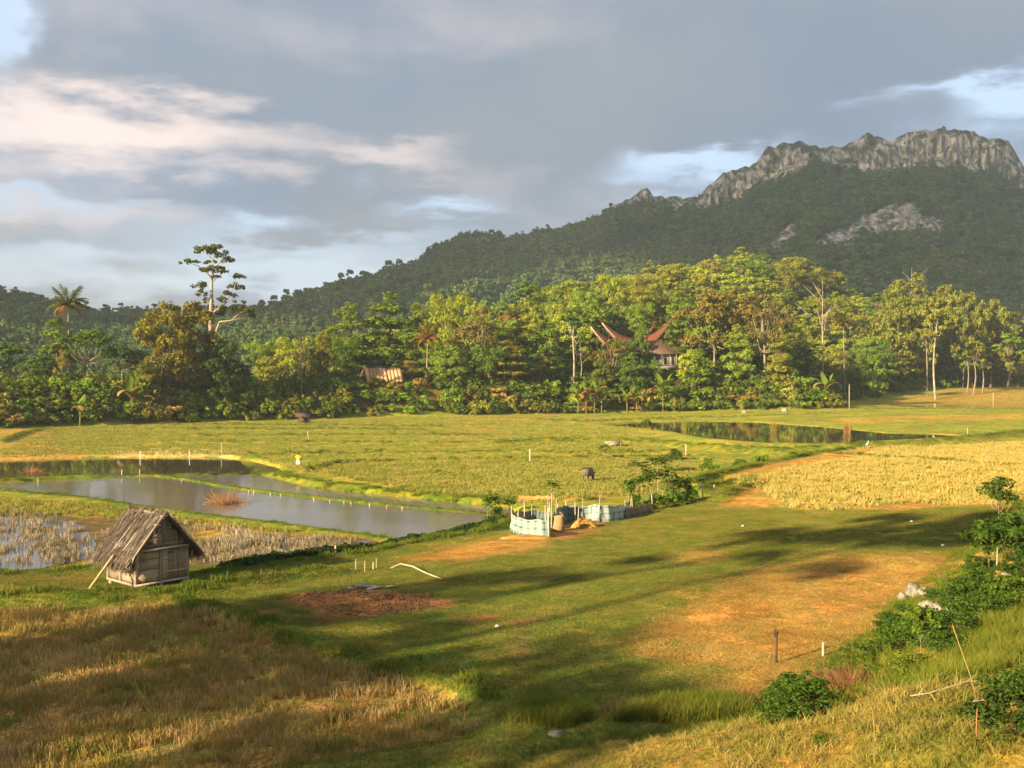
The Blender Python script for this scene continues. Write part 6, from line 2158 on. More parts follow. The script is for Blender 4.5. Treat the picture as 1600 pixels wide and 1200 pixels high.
# bent bamboo, planks and scraps near the ploughed patch
x, y = at(650, 893, 1.1); g = gz(x, y); e = empty('bent_bamboo', (x, y, g))
pts = [np.array([*at(px, py, 1.1), 0]) for px, py in ((610, 884), (625, 881), (645, 886), (668, 895), (692, 905))]
mb = MB(); mb.tube([(p[0] - x, p[1] - y, gz(p[0], p[1]) - g + 0.04 + (0.12 if i in (1, 2) else 0)) for i, p in enumerate(pts)], [0.03, 0.04, 0.04, 0.035, 0.02], 7); mb.build('cane', M_STICK, e, True)
tag(e, 'long bent pale bamboo lying across the meadow', 'bamboo')
x, y = at(577, 913, 1.2); g = gz(x, y); e = empty('scrap_heap', (x, y, g))
m_blue = grain_material('grey_blue_sheet', (0.16, 0.17, 0.22), (0.30, 0.30, 0.34), (1, 1, 1), 3.0)
for k, (dx, dy, dz, L, w, a, m) in enumerate(((0, 0, 0.08, 1.1, 0.35, 0.1, m_blue), (-0.55, -0.1, 0.04, 0.7, 0.2, -0.3, M_PLANK), (0.5, 0.05, 0.05, 0.9, 0.15, 0.15, M_PLANK), (0.15, -0.3, 0.06, 0.45, 0.3, 0.6, M_WHITEWALL), (-0.75, -0.25, 0.05, 0.3, 0.25, 0, M_WHITEWALL), (0.85, 0.1, 0.06, 0.7, 0.06, -0.2, M_WHITEWALL))):
    Mx = Matrix.Translation((dx, dy, dz)) @ Matrix.Rotation(a, 4, 'Z') @ Matrix.Rotation(0.12 * (-1) ** k, 4, 'Y')
    MB().box((0, 0, 0), (L, w, 0.035), np.array(Mx)).build('scrap_board', m, e)
tag(e, 'little heap of grey scrap boards on the ploughed patch', 'scrap')
# low table-like platform in the far field
x, y = at(958, 693, 0.9); g = gz(x, y); e = empty('low_platform', (x, y, g))
for dx in (-0.95, 0.95):
    for dy in (-0.4, 0.4): MB().tube([(dx, dy, -0.3), (dx, dy, 0.62)], 0.06, 6).build('leg', M_STICK, e, True)
for j in range(5): MB().box((0, -0.5 + j * 0.25, 0.66), (2.3, 0.22, 0.06)).build('plank', M_STICK, e)
MB().box((0, -0.46, 0.36), (1.8, 0.04, 0.5)).build('side_board', M_PLANK, e)
tag(e, 'low pale plank platform in the field behind the cassava', 'platform')
# dark shelter at the edge of the trees
x, y = at(475, 661, 0.9); g = gz(x, y); e = empty('field_shelter', (x, y, g))
for dx in (-1.1, 1.1):
    for dy in (-0.7, 0.7): MB().tube([(dx, dy, -0.3), (dx, dy, 1.3)], 0.08, 6).build('post', M_DARKWOOD, e, True)
for sd in (-1, 1):
    MB().hexa(np.array([(-1.5, 0, 2.1), (1.5, 0, 2.1), (1.5, sd * 1.1, 1.2), (-1.5, sd * 1.1, 1.2), (-1.5, 0, 2.2), (1.5, 0, 2.2), (1.5, sd * 1.15, 1.3), (-1.5, sd * 1.15, 1.3)])).build('roof_panel', M_DARKWOOD, e)
MB().box((0, 0.3, 0.6), (2.0, 0.1, 1.0)).build('back_wall', M_DARKWOOD, e)
tag(e, 'small dark brown field shelter below the bank bushes', 'shelter')


def egret():
    x, y = at(1355, 697, 1.3); e = empty('white_egret', (x, y, gz(x, y)), 0.5)
    w = plain_material('white_feather', (0.85, 0.83, 0.8)); d = plain_material('dark_bill', (0.3, 0.2, 0.05))
    skin_object('body', [(-0.22, 0, 0.42), (0, 0, 0.50), (0.14, 0, 0.58), (0.20, 0, 0.74), (0.17, 0, 0.90), (0.25, 0, 0.97)], [(0, 1), (1, 2), (2, 3), (3, 4), (4, 5)], [0.04, 0.12, 0.08, 0.035, 0.03, 0.035], w, e, 1, 1)
    MB().tube([(0.27, 0, 0.97), (0.40, 0, 0.95)], [0.016, 0.003], 5).build('bill', d, e)
    for s in (-1, 1): MB().tube([(0.0, s * 0.05, 0.42), (-0.02, s * 0.05, 0.2), (0.01, s * 0.05, -0.02)], 0.012, 5).build('leg', d, e)
    tag(e, 'white egret standing on the near rim of the reed pond', 'bird')


egret()

# ------------------------------------------------------------------ cassava and shrubs in the fields
for k, (px, py, z, top, hw, kind, tint, lab) in enumerate((
        (765, 800, 0.3, 766, 14, 'cassava1', (0.07, 0.115, 0.02), 'dark cassava plant standing at the end of the grey pond'),
        (800, 795, 0.4, 778, 12, 'cassava0', (0.08, 0.13, 0.02), 'small cassava behind the round pen'),
        (863, 785, 0.5, 748, 13, 'cassava2', (0.09, 0.14, 0.02), 'lone cassava on thin stems behind the straw canopy'),
        (943, 715, 0.7, 690, 12, 'cassava2', (0.09, 0.15, 0.02), 'single cassava by the low platform'),
        (985, 790, 0.6, 742, 16, 'cassava1', (0.085, 0.14, 0.02), 'leftmost cassava of the dense row'),
        (1003, 788, 0.6, 735, 17, 'cassava2', (0.08, 0.13, 0.02), 'cassava on bare forked stems in the dense row'),
        (1018, 788, 0.6, 728, 16, 'cassava0', (0.085, 0.14, 0.02), 'tall cassava in the middle of the dense row'),
        (1036, 785, 0.7, 724, 17, 'cassava2', (0.08, 0.13, 0.018), 'tall cassava right of the middle of the dense row'),
        (1055, 785, 0.7, 738, 18, 'cassava1', (0.09, 0.15, 0.018), 'bushy cassava in the right half of the dense row'),
        (1072, 780, 0.7, 740, 18, 'cassava1', (0.09, 0.15, 0.018), 'rightmost tall cassava of the dense row'),
        (1090, 765, 0.8, 742, 16, 'cassava1', (0.08, 0.14, 0.02), 'low cassava behind the fence posts'),
        (1000, 745, 0.6, 720, 18, 'cassava0', (0.075, 0.12, 0.02), 'dark cassava behind the left of the dense row'),
        (1030, 738, 0.6, 710, 20, 'cassava1', (0.075, 0.12, 0.02), 'broad dark cassava behind the dense row'),
        (1042, 736, 0.6, 712, 14, 'cassava0', (0.08, 0.12, 0.02), 'small dark cassava beside the broad one'))):
    x, y = at(px, py, z)
    T('cassava_plant', kind, px, y, top, hw * 1.25, np.array(tint) * 0.85, lab, cat='cassava', bark=(0.36, 0.29, 0.19, 1), x=x)
for k, (px, py, z, top, hw, tint, lab) in enumerate((
        (1055, 716, 0.7, 698, 15, (0.075, 0.115, 0.02), 'dark round bush beside the pale field post'),
        (1108, 732, 0.8, 712, 12, (0.12, 0.20, 0.02), 'bright green bush left of the bush pair'),
        (1158, 727, 0.9, 713, 14, (0.09, 0.16, 0.02), 'low spreading bush on the bank, left of the pair'),
        (1190, 724, 0.9, 706, 15, (0.115, 0.19, 0.02), 'larger bright bush on the bank, right of the pair'),
        (1240, 717, 0.9, 704, 10, (0.11, 0.17, 0.02), 'small bush at the right end of the bush row'),
        (995, 795, 0.7, 768, 16, (0.075, 0.13, 0.02), 'leafy bush under the left cassava'),
        (1025, 792, 0.7, 766, 20, (0.07, 0.125, 0.02), 'leafy bush under the middle cassava'),
        (1055, 788, 0.7, 760, 22, (0.08, 0.14, 0.02), 'leafy bush under the right cassava'),
        (1080, 780, 0.8, 755, 16, (0.08, 0.14, 0.02), 'leafy bush beside the fence posts'),
        (775, 806, 0.3, 788, 14, (0.06, 0.10, 0.02), 'dark bush at the corner of the grey pond'),
        (1010, 660, 1.2, 652, 8, (0.10, 0.14, 0.02), 'tiny bush at the left end of the reed pond'))):
    x, y = at(px, py, z)
    T('field_bush', 'shrub%d' % (k % 4), px, y, top, hw * 1.1, np.array(tint) * 0.9, lab, cat='bush', x=x)
SHADE_TREES = []
for a0, q, kind, h, R, lab in (
        (-20, -14, 'airy0', 11.0, 4.6, 'tree at the near end of the row left of the viewpoint'),
        (-20, -18.5, 'round1', 14.0, 5.4, 'second tree of the row left of the viewpoint'),
        (-21, -23, 'airy0', 16.5, 5.6, 'third tree of the row left of the viewpoint'),
        (-19, -27.5, 'round0', 14.5, 5.4, 'fourth tree of the row left of the viewpoint'),
        (-20, -32, 'airy0', 16.5, 5.6, 'fifth tree of the row left of the viewpoint'),
        (-21, -36.5, 'airy0', 15.5, 5.4, 'sixth tree of the row left of the viewpoint'),
        (-22, -41, 'airy0', 11.5, 4.8, 'low thin-leaved tree at the end of the row left of the viewpoint'),
        (-14, -27.0, 'slim1', 27.5, 4.4, 'tall slender tree rising above the row'),
        (-14, -31.5, 'slim0', 26.0, 4.2, 'second tall slender tree rising above the row'),
        (-20, -34.5, 'round0', 18.5, 3.6, 'tallest round tree in the row')):
    SHADE_TREES.append((0.766 * a0 + 0.643 * q, 0.643 * a0 - 0.766 * q, kind, h, R, lab))
# ------------------------------------------------------------------ the shrubs of the near slope
def near_plant(kind, px, py, zg, h, R, tint, label, name='slope_bush', cat='bush', bark=BROWN_BARK):
    x, y = hit(px, py)
    g = gz(x, y)
    tm, cm, H, RR = PROTO[kind]
    e = empty(name, (x, y, g - 0.05), random.uniform(0, 6))
    e.scale = (R / RR, R / RR, h / H)
    a = bpy.data.objects.new('stem', tm); a.color = bark; link(a, e)
    b = bpy.data.objects.new('crown', cm); b.color = (*tint, 1); link(b, e)
    tag(e, label, cat)
    return e


# leafy shrub with small leaves, seen from thirty metres
for i in range(3):
    proto_tree('leafy%d' % i, 1.5, 1.0, ring(_r, 6, 0.55, 0.45, 0.42, 0.4, 0.2) + ring(_r, 4, 0.3, 0.95, 0.36, 0.4, 0.15), 2400, 0.11, 210 + i, sub=12, subr=0.45, r=0.02, fork=0.1, asp=0.5)
proto_tree('young0', 3.4, 0.62, ring(_r, 5, 0.30, 2.75, 0.27, 0.3, 0.25) + ring(_r, 3, 0.2, 3.1, 0.25, 0.3, 0.15), 460, 0.22, 220, sub=6, subr=0.5, flat=1.0, r=0.03, fork=0.72, asp=0.3)
proto_tree('young1', 1.9, 0.8, ring(_r, 7, 0.45, 1.2, 0.3, 0.4, 0.4) + ring(_r, 4, 0.3, 1.7, 0.25, 0.3, 0.1), 900, 0.24, 221, sub=6, subr=0.5, r=0.03, fork=0.3, asp=0.35)
GD = (0.070, 0.125, 0.022); GB = (0.105, 0.175, 0.022)
near_plant('young0', 1560, 905, 2.6, 3.6, 0.78, (0.085, 0.135, 0.025), 'slender young tree with one tufted crown on a bare stem', 'young_tree', 'tree', (0.45, 0.33, 0.2, 1))
near_plant('young1', 1546, 895, 2.5, 1.9, 0.85, GD, 'leafy sapling at the foot of the slender young tree', 'young_tree', 'tree')
near_plant('young1', 1585, 900, 2.6, 2.1, 0.9, (0.06, 0.115, 0.022), 'dark leafy sapling right of the slender young tree', 'young_tree', 'tree')
near_plant('young1', 1575, 880, 2.6, 1.7, 0.9, GD, 'leafy sapling behind the slender young tree', 'young_tree', 'tree')
near_plant('young1', 1440, 1030, 2.2, 1.35, 0.45, (0.13, 0.20, 0.03), 'light green sapling in front of the limestone rocks', 'young_tree', 'tree', PALE_BARK)
rows = [
    (1395, 985, 0.6, 0.8, GD, 'low dark bush at the lower left of the limestone rocks'), (1420, 975, 0.75, 0.9, GD, 'dark leafy bush under the tall limestone'), (1440, 990, 0.8, 0.9, (0.085, 0.15, 0.024), 'green bush below the orange-stained limestone'),
    (1470, 992, 0.8, 0.9, GD, 'dark bush below the furrowed limestone'), (1500, 975, 0.9, 0.95, GD, 'dark bush right of the brown limestone'), (1518, 955, 1.0, 0.9, (0.06, 0.11, 0.02), 'dark bush between the rocks and the young tree'),
    (1530, 925, 1.0, 0.85, GD, 'leafy bush below the leafy sapling'), (1510, 935, 0.8, 0.7, (0.10, 0.15, 0.024), 'olive bush left of the young tree'), (1465, 940, 0.5, 0.7, GD, 'small bush behind the white limestones'),
    (1550, 945, 0.9, 0.9, (0.065, 0.12, 0.02), 'dark bush below the small white stone'), (1585, 935, 0.8, 0.9, GB, 'green bush by the orange earth'), (1410, 1010, 0.8, 0.8, GB, 'bright bush at the foot of the slope'),
    (1380, 1030, 0.7, 0.7, GD, 'dark bush at the corner of the straw'), (1425, 1050, 0.6, 0.7, (0.16, 0.20, 0.03), 'yellow-green bush in the middle of the slope'), (1480, 1025, 0.7, 0.8, GD, 'dark bush in the long grass'),
    (1235, 1105, 0.8, 0.8, GD, 'bright bush in the gully'), (1260, 1120, 0.9, 0.9, (0.06, 0.11, 0.018), 'dark bush deep in the gully'), (1290, 1095, 0.6, 0.7, GD, 'leafy bush left of the dead reddish brush'),
    (1215, 1125, 0.5, 0.6, GD, 'low bush at the mouth of the gully'), (1300, 1060, 0.5, 0.6, GB, 'green bush behind the dead reddish brush'), (1590, 1150, 0.9, 0.7, (0.05, 0.085, 0.018), 'dark bush at the lower right corner'), (1600, 1090, 0.6, 0.6, GD, 'bush at the right edge of the dry slope'),
    (1350, 1045, 0.5, 0.6, (0.10, 0.15, 0.02), 'small bush above the dead reddish brush'),
    (1270, 1095, 0.5, 0.5, GB, 'small bright bush in the upper gully'), (1225, 1090, 0.35, 0.5, GD, 'low dark bush at the edge of the straw'), (1310, 1085, 0.45, 0.5, (0.09, 0.14, 0.02), 'small bush touching the dead reddish brush'), (1320, 1040, 0.4, 0.5, GD, 'low bush beside the grey stake'),
    (1365, 1060, 0.45, 0.55, GB, 'bright bush right of the dead reddish brush'), (1340, 1020, 0.35, 0.5, GD, 'low bush at the rim of the straw patch'), (1520, 1120, 0.3, 0.35, (0.10, 0.14, 0.02), 'little bush on the dry slope'), (1290, 1165, 0.25, 0.3, (0.11, 0.15, 0.02), 'tiny green bush low on the dry slope'),
    (1495, 1000, 0.8, 0.9, (0.06, 0.11, 0.02), 'dark bush between two others below the brown limestone'), (1450, 1010, 0.7, 0.8, GD, 'dark bush just behind the light green sapling'), (1535, 975, 0.9, 0.9, GD, 'dark bush above the long grass'),
    (1565, 965, 0.8, 0.8, (0.085, 0.14, 0.022), 'green bush under the orange earth'), (1400, 1000, 0.7, 0.8, (0.06, 0.11, 0.02), 'dark bush nearest the straw patch'), (1530, 900, 0.9, 0.8, GD, 'leafy bush at the left foot of the sapling'), (1600, 870, 1.1, 1.0, GD, 'large bush at the right edge behind the saplings'),
    (1600, 905, 1.0, 1.0, (0.06, 0.11, 0.02), 'dark bush at the right edge beside the saplings'), (1490, 955, 0.7, 0.7, GD, 'small dark bush above the brown limestone'), (1275, 1075, 0.5, 0.6, GD, 'low bush above the gully'), (1250, 1085, 0.6, 0.6, GB, 'bright low bush at the head of the gully')]
for k, (px, py, h, R, tint, lab) in enumerate(rows):
    near_plant('leafy%d' % (k % 3), px, py, 2.3 if py < 1060 else 2.6, h, R, np.array(tint) * 1.15, lab)


# ------------------------------------------------------------------ grass, stubble and clods
def blade_material(name, cols, translucent=0.2):
    m, N, out = new_mat(name)
    g = N.n('ShaderNodeNewGeometry')
    r = g.outputs['Random Per Island']
    oi = N.n('ShaderNodeObjectInfo')
    big = N.noise(g.outputs['Position'], 0.45, 4.0, 0.6)
    f = N.math('ADD', N.math('MULTIPLY', r, 0.45), N.math('ADD', N.math('MULTIPLY', N.math('SUBTRACT', big, 0.5), 1.6), N.math('MULTIPLY', oi.outputs['Random'], 0.4)))
    c = N.mix(N.ramp(f, 0.0, 0.4), cols[0], cols[1])
    c = N.mix(N.ramp(f, 0.45, 0.9), c, cols[2])
    d = N.n('ShaderNodeBsdfDiffuse'); N.link(c, d.inputs[0])
    tr = N.n('ShaderNodeBsdfTranslucent'); N.link(c, tr.inputs[0])
    mx = N.n('ShaderNodeMixShader'); mx.inputs[0].default_value = translucent
    N.link(d.outputs[0], mx.inputs[1]); N.link(tr.outputs[0], mx.inputs[2]); N.link(mx.outputs[0], out.inputs[0])
    return m


def tuft_mesh(seed, n, R, h, w, lean, mat, square=False, clumps=0):
    """n blades spread over a patch; with clumps they stand in bunches like cut rice"""
    rng = np.random.default_rng(seed)
    a = rng.uniform(0, 6.283, n); r = R * np.sqrt(rng.random(n))
    P = np.stack([r * np.cos(a), r * np.sin(a), np.full(n, -0.03)], 1)
    if clumps:
        ca = rng.uniform(0, 6.283, clumps); cr = R * np.sqrt(rng.random(clumps))
        cc = np.stack([cr * np.cos(ca), cr * np.sin(ca)], 1)[rng.integers(0, clumps, n)]
        P[:, :2] = cc + rng.normal(size=(n, 2)) * 0.035
    hh = h * rng.uniform(0.55, 1.2, n)
    ld = rng.normal(size=(n, 2)) * lean
    top = P + np.stack([ld[:, 0] * hh, ld[:, 1] * hh, hh], 1)
    mid = P + np.stack([ld[:, 0] * hh * 0.35, ld[:, 1] * hh * 0.35, hh * 0.6], 1)
    b = rng.uniform(0, 6.283, n)
    s = np.stack([np.cos(b), np.sin(b), 0 * b], 1) * (w * rng.uniform(0.7, 1.3, n))[:, None] / 2
    if square:
        V = np.stack([P - s, P + s, top + s * 0.8, top - s * 0.8], 1).reshape(-1, 3)
        return mesh_np('blades', V, np.arange(4 * n).reshape(-1, 4), [mat])
    V = np.stack([P - s, P + s, mid + s * 0.8, mid - s * 0.8, top], 1).reshape(-1, 3)
    k = 5 * np.arange(n)[:, None]
    return mesh_np('blades', V, [k + np.array([0, 1, 2, 3]), k + np.array([3, 2, 4])], [mat])


M_DRYG = blade_material('dry_grass_blades', [(0.13, 0.165, 0.028), (0.26, 0.22, 0.050), (0.48, 0.35, 0.12)])
M_GREENG = blade_material('green_grass_blades', [(0.085, 0.135, 0.016), (0.135, 0.185, 0.022), (0.22, 0.22, 0.040)])
M_TURF = blade_material('turf_blades', [(0.11, 0.150, 0.026), (0.175, 0.195, 0.036), (0.33, 0.26, 0.075)])
M_STUB = blade_material('stubble_near', [(0.22, 0.235, 0.050), (0.42, 0.29, 0.09), (0.66, 0.49, 0.24)], 0.35)
M_LONG = blade_material('long_grass_blades', [(0.12, 0.165, 0.020), (0.20, 0.225, 0.030), (0.32, 0.28, 0.06)], 0.3)
M_STUBM = blade_material('stubble_middle', [(0.17, 0.225, 0.032), (0.29, 0.29, 0.058), (0.46, 0.38, 0.12)])
M_STUBG = blade_material('stubble_golden', [(0.29, 0.28, 0.055), (0.46, 0.37, 0.10), (0.60, 0.46, 0.17)])
M_STUBW = blade_material('stubble_wet', [(0.20, 0.165, 0.085), (0.36, 0.29, 0.18), (0.55, 0.48, 0.38)])
M_LITTER = blade_material('straw_litter', [(0.34, 0.20, 0.05), (0.52, 0.31, 0.085), (0.66, 0.44, 0.15)])


def sample(P, dens, rng, margin=0.0):
    P = np.asarray(P, float)
    lo = P.min(0) - 0.2; hi = P.max(0) + 0.2
    n = int((hi - lo).prod() * dens)
    X = rng.uniform(lo[0], hi[0], n); Y = rng.uniform(lo[1], hi[1], n)
    k = seg_dist(P, X, Y, True) > margin
    return X[k], Y[k]


def in_view(X, Y, m=60):
    px = 800 + X / np.maximum(Y, 0.1) * F
    return (px > -m) & (px < 1600 + m) & (Y > 0)


def field(name, outline, z, dens, protos, label, rng, sc=(0.8, 1.2), tilt=0.0, margin=0.3, thin=None, avoid=None):
    X, Y = sample(poly(outline, z), dens, rng, margin)
    k = in_view(X, Y)
    if thin is not None: k &= rng.random(len(X)) < thin(X, Y)
    X, Y = X[k], Y[k]
    if avoid is not None:
        k = ~avoid(X, Y); X, Y = X[k], Y[k]
    Z = ground(X, Y)
    scatter(name, np.stack([X, Y, Z], 1), upright(len(X), rng, tilt), rng.uniform(*sc, len(X)), protos, label)
    return len(X)


def build_grass():
    rng = np.random.default_rng(77)
    # near slope
    X = rng.uniform(-30, 60, 260000); Y = rng.uniform(6, 90, 260000)
    e = hill_e(X, Y)
    k = (e > -0.3) & (e < 30) & in_view(X, Y, 80)
    d = np.hypot(X, Y)
    k &= rng.random(len(X)) < np.clip(14.0 / d, 0.05, 1) ** 0.8 * np.clip(0.62 + 1.1 * fbm(X / 1.7, Y / 1.7, 137), 0.12, 1)
    X, Y, e = X[k], Y[k], e[k]
    Z = ground(X, Y)
    n = fbm(X / 5, Y / 5, 131) + 0.5 * fbm(X / 1.3, Y / 1.3, 133)
    px = 800 + X / Y * F
    py = HY + (CZ - Z) / Y * F
    green = ((n > 0.25) & (py < 1085)) | (n > 0.62) | ((px > 1300) & (py < 1060) & (n > -0.45)) | (e < 0.6) | ((px < 1120) & (py < 1165) & (e < 2.5)) | ((px < 780) & (n > -0.05))
    sc_ = rng.uniform(0.6, 1.25, len(X)) * np.clip(0.9 + 0.5 * fbm(X / 2.4, Y / 2.4, 139), 0.5, 1.3) * np.where((px < 1100), 0.72, 1.0)
    dry = [tuft_mesh(500 + i, 28, 0.18, 0.17, 0.012, 0.70, M_DRYG) for i in range(5)]
    grn = [tuft_mesh(520 + i, 26, 0.16, 0.26, 0.013, 0.40, M_GREENG) for i in range(5)]
    for nm, mk, pr, lb in (('dry_grass', ~green, dry, 'dry yellow grass covering the near slope'), ('green_grass', green, grn, 'green grass growing in patches on the near slope')):
        scatter(nm, np.stack([X[mk], Y[mk], Z[mk]], 1), upright(mk.sum(), rng, 0.15), sc_[mk], pr, lb)
    # long grass on the right slope and along the foot of the slope
    long_ = [tuft_mesh(540 + i, 34, 0.22, 0.55, 0.014, 0.42, M_LONG) for i in range(4)]
    n = 5200
    lx, ly, ls = [], [], []
    for outline, cnt, s in (([(1450, 1080), (1480, 1000), (1600, 960), (1640, 1000), (1560, 1060)], 480, 0.7), ([(800, 1128), (830, 1108), (880, 1112), (930, 1126), (880, 1140)], 420, 0.75), ([(960, 1128), (1040, 1104), (1150, 1098), (1180, 1120), (1060, 1132)], 520, 0.75),
                            ([(1240, 1110), (1300, 1040), (1380, 1000), (1400, 1040), (1320, 1120)], 180, 0.7)):
        P = np.array([hit(*q) for q in outline]); lo = P.min(0); hi = P.max(0)
        x = rng.uniform(lo[0], hi[0], cnt * 3); y = rng.uniform(lo[1], hi[1], cnt * 3)
        k = seg_dist(P, x, y, True) > 0
        x, y = x[k][:cnt], y[k][:cnt]
        lx.append(x); ly.append(y); ls.append(np.full(len(x), s))
    x = np.concatenate(lx); y = np.concatenate(ly); s = np.concatenate(ls) * rng.uniform(0.6, 1.2, len(x))
    scatter('long_grass', np.stack([x, y, ground(x, y)], 1), upright(len(x), rng, 0.15), s, long_, 'long bright green grass at the foot of the slope')
    # short turf of the meadow
    turf = [tuft_mesh(560 + i, 40, 0.30, 0.075, 0.014, 0.7, M_TURF) for i in range(5)]
    X = rng.uniform(-26, 50, 130000); Y = rng.uniform(18, 95, 130000)
    k = (signed_line(EDGE, X, Y) > -0.8) & (hill_e(X, Y) < 0.5) & in_view(X, Y, 30)
    for pts, zz, *_ in ZONES[8:22] + ZONES[23:25]:
        P = poly(pts, zz); m = bbox_mask(P, X, Y, 1)
        if m.any():
            sd = seg_dist(P, X[m], Y[m], True) + 0.8 * fbm(X[m] / 1.5, Y[m] / 1.5, 141)
            q = np.ones(len(X), bool); q[np.where(m)[0][sd > 0.2]] = False
            k &= q | ((rng.random(len(X)) < 0.12) & (Y > 26) & (Y < 60) & (X > 4))
    X, Y = X[k], Y[k]
    scatter('meadow_turf', np.stack([X, Y, ground(X, Y)], 1), upright(len(X), rng), rng.uniform(0.7, 1.35, len(X)), turf, 'short grazed turf of the meadow')
    # litter of straw on the trodden ground
    lit = [tuft_mesh(580 + i, 46, 0.42, 0.05, 0.016, 4.5, M_LITTER, True) for i in range(4)]
    xs, ys = [], []
    for zi, dn in ((12, 9), (13, 10), (10, 6), (9, 4), (14, 6), (11, 4)):
        X, Y = sample(poly(ZONES[zi][0], ZONES[zi][1]), dn, rng, -0.3)
        xs.append(X); ys.append(Y)
    X = np.concatenate(xs); Y = np.concatenate(ys); k = hill_e(X, Y) < 1.0; X, Y = X[k], Y[k]
    scatter('straw_litter', np.stack([X, Y, ground(X, Y) + 0.02], 1), upright(len(X), rng), rng.uniform(0.7, 1.2, len(X)), lit, 'loose straw strewn over the trodden ground')
    # stubble fields
    s_near = [tuft_mesh(600 + i, 64, 0.48, 0.28, 0.019, 0.30, M_STUB, True, 8) for i in range(5)]
    lit2 = [tuft_mesh(590 + i, 40, 0.42, 0.05, 0.018, 4.0, M_LITTER, True) for i in range(3)]
    Zs = [z for z in ZONES if z[2] is STUB][0]
    field('near_stubble', Zs[0], Zs[1], 3.6, s_near, 'brown rice stubble in front of the hut', rng, margin=0.25)
    field('near_litter', Zs[0], Zs[1], 2.5, lit2, 'fallen straw between the near stubble', rng, thin=lambda X, Y: sstep(-0.4, 0.2, fbm(X / 3, Y / 3, 151)))
    g_near = [tuft_mesh(620 + i, 40, 0.4, 0.17, 0.014, 0.4, M_GREENG) for i in range(3)]
    field('stubble_weeds', Zs[0], Zs[1], 2.6, g_near, 'green weeds growing through the near stubble', rng, thin=lambda X, Y: sstep(0.0, 0.5, fbm(X / 4, Y / 4, 153) + 0.15 + 0.25 * sstep(-8, 0, X)))
    s_mid = [tuft_mesh(640 + i, 54, 0.6, 0.24, 0.032, 0.25, M_STUBM, True, 9) for i in range(5)]
    field('middle_stubble', ZONES[1][0], ZONES[1][1], 2.8, s_mid, 'yellow rice stubble between the ponds and the cassava', rng)
    s_far = [tuft_mesh(660 + i, 60, 1.1, 0.16, 0.05, 0.3, M_STUBM, True, 14) for i in range(4)]
    field('far_stubble', [(0, 700), (90, 668), (300, 662), (700, 654), (900, 652), (1000, 664), (1060, 700), (1080, 712), (800, 716), (480, 724), (440, 728), (380, 708), (0, 712)], 0.7, 0.75, s_far, 'yellow-green regrowing stubble of the far fields', rng, avoid=lambda X, Y: seg_dist(poly(PONDS['brown'][0], 0.12), X, Y, True) > -1.5)
    s_gold = [tuft_mesh(680 + i, 48, 0.55, 0.25, 0.034, 0.25, M_STUBG, True, 6) for i in range(5)]
    field('golden_stubble', ZONES[8][0], ZONES[8][1], 2.0, s_gold, 'golden rice stubble on the right beyond the meadow', rng, avoid=lambda X, Y: (seg_dist(poly(ZONES[9][0], 1.0), X, Y, True) > -0.4) | (seg_dist(poly(ZONES[10][0], 1.0), X, Y, True) > -0.3) | (seg_dist(poly(ZONES[11][0], 1.0), X, Y, True) > -0.3))
    s_wet = [tuft_mesh(700 + i, 50, 0.5, 0.34, 0.024, 0.2, M_STUBW, True, 8) for i in range(5)]
    field('wet_stubble', WET[0][0], 0.32, 1.0, s_wet, 'pale stubble standing in the flooded paddy left of the hut', rng)
    field('wet_stubble', WET[1][0], 0.32, 1.1, s_wet, 'pale stubble standing in the flooded strip behind the hut', rng)
    s_bank = [tuft_mesh(720 + i, 56, 0.5, 0.30, 0.024, 0.3, M_STUBM, True, 9) for i in range(4)]
    field('bank_stubble', ZONES[-2][0], 0.45, 2.6, s_bank, 'golden stubble along the near bank of the grey pond', rng, margin=0.1)
    field('bank_stubble', [(140, 830), (300, 815), (470, 838), (600, 850), (330, 893), (180, 872)], 0.32, 1.0, s_wet, 'dull stubble in the damp field behind the hut', rng)
    # grass on the banks
    tall = [tuft_mesh(740 + i, 60, 0.38, 0.26, 0.026, 0.45, M_GREENG) for i in range(4)]
    xs, ys, ss = [], [], []
    for pts, zz, h, hw, col in BUNDS:
        P = np.array(poly(pts, zz)); seg = np.linalg.norm(np.diff(P, axis=0), axis=1); cum = np.concatenate([[0], np.cumsum(seg)])
        m = int(cum[-1] * 3.2 * max(hw, 0.5) / (1 if P[:, 1].mean() < 120 else 2.2))
        t = rng.uniform(0, cum[-1], m); o = rng.normal(size=m) * hw * 0.62
        xs.append(np.interp(t, cum, P[:, 0]) + o * 0.4); ys.append(np.interp(t, cum, P[:, 1]) + o); ss.append(rng.uniform(0.6, 1.3, m) * (0.6 if h < 0.24 else 1.0))
    X = np.concatenate(xs); Y = np.concatenate(ys); S = np.concatenate(ss)
    k = in_view(X, Y); X, Y, S = X[k], Y[k], S[k]
    Z = ground(X, Y)
    k = Z > 0.02
    scatter('bank_grass', np.stack([X, Y, Z], 1)[k], upright(k.sum(), rng), S[k], tall, 'green grass on the low banks between the fields')
    # creeper over the pond's near corner
    cr = []
    for i in range(3):
        r2 = np.random.default_rng(760 + i)
        C, Nn = clump_points(ring(r2, 5, 0.35, 0.12, 0.22, 0.4, 0.06), 260, r2, 5, 0.5, 0.5)
        l = 0.12 * r2.uniform(0.7, 1.3, len(C)); cr.append(leaf_mesh('leaves', C, Nn, l, l * 0.8, foliage_material('creeper_leaves', [(0.030, 0.060, 0.020), (0.045, 0.080, 0.026), (0.07, 0.10, 0.03)]) if i == 0 else cr[0].materials[0], None, r2))
    P = np.array(poly([(330, 905), (400, 890), (450, 880), (520, 874), (580, 862), (650, 846), (720, 834), (798, 816)], 0.4)); seg = np.linalg.norm(np.diff(P, axis=0), axis=1); cum = np.concatenate([[0], np.cumsum(seg)])
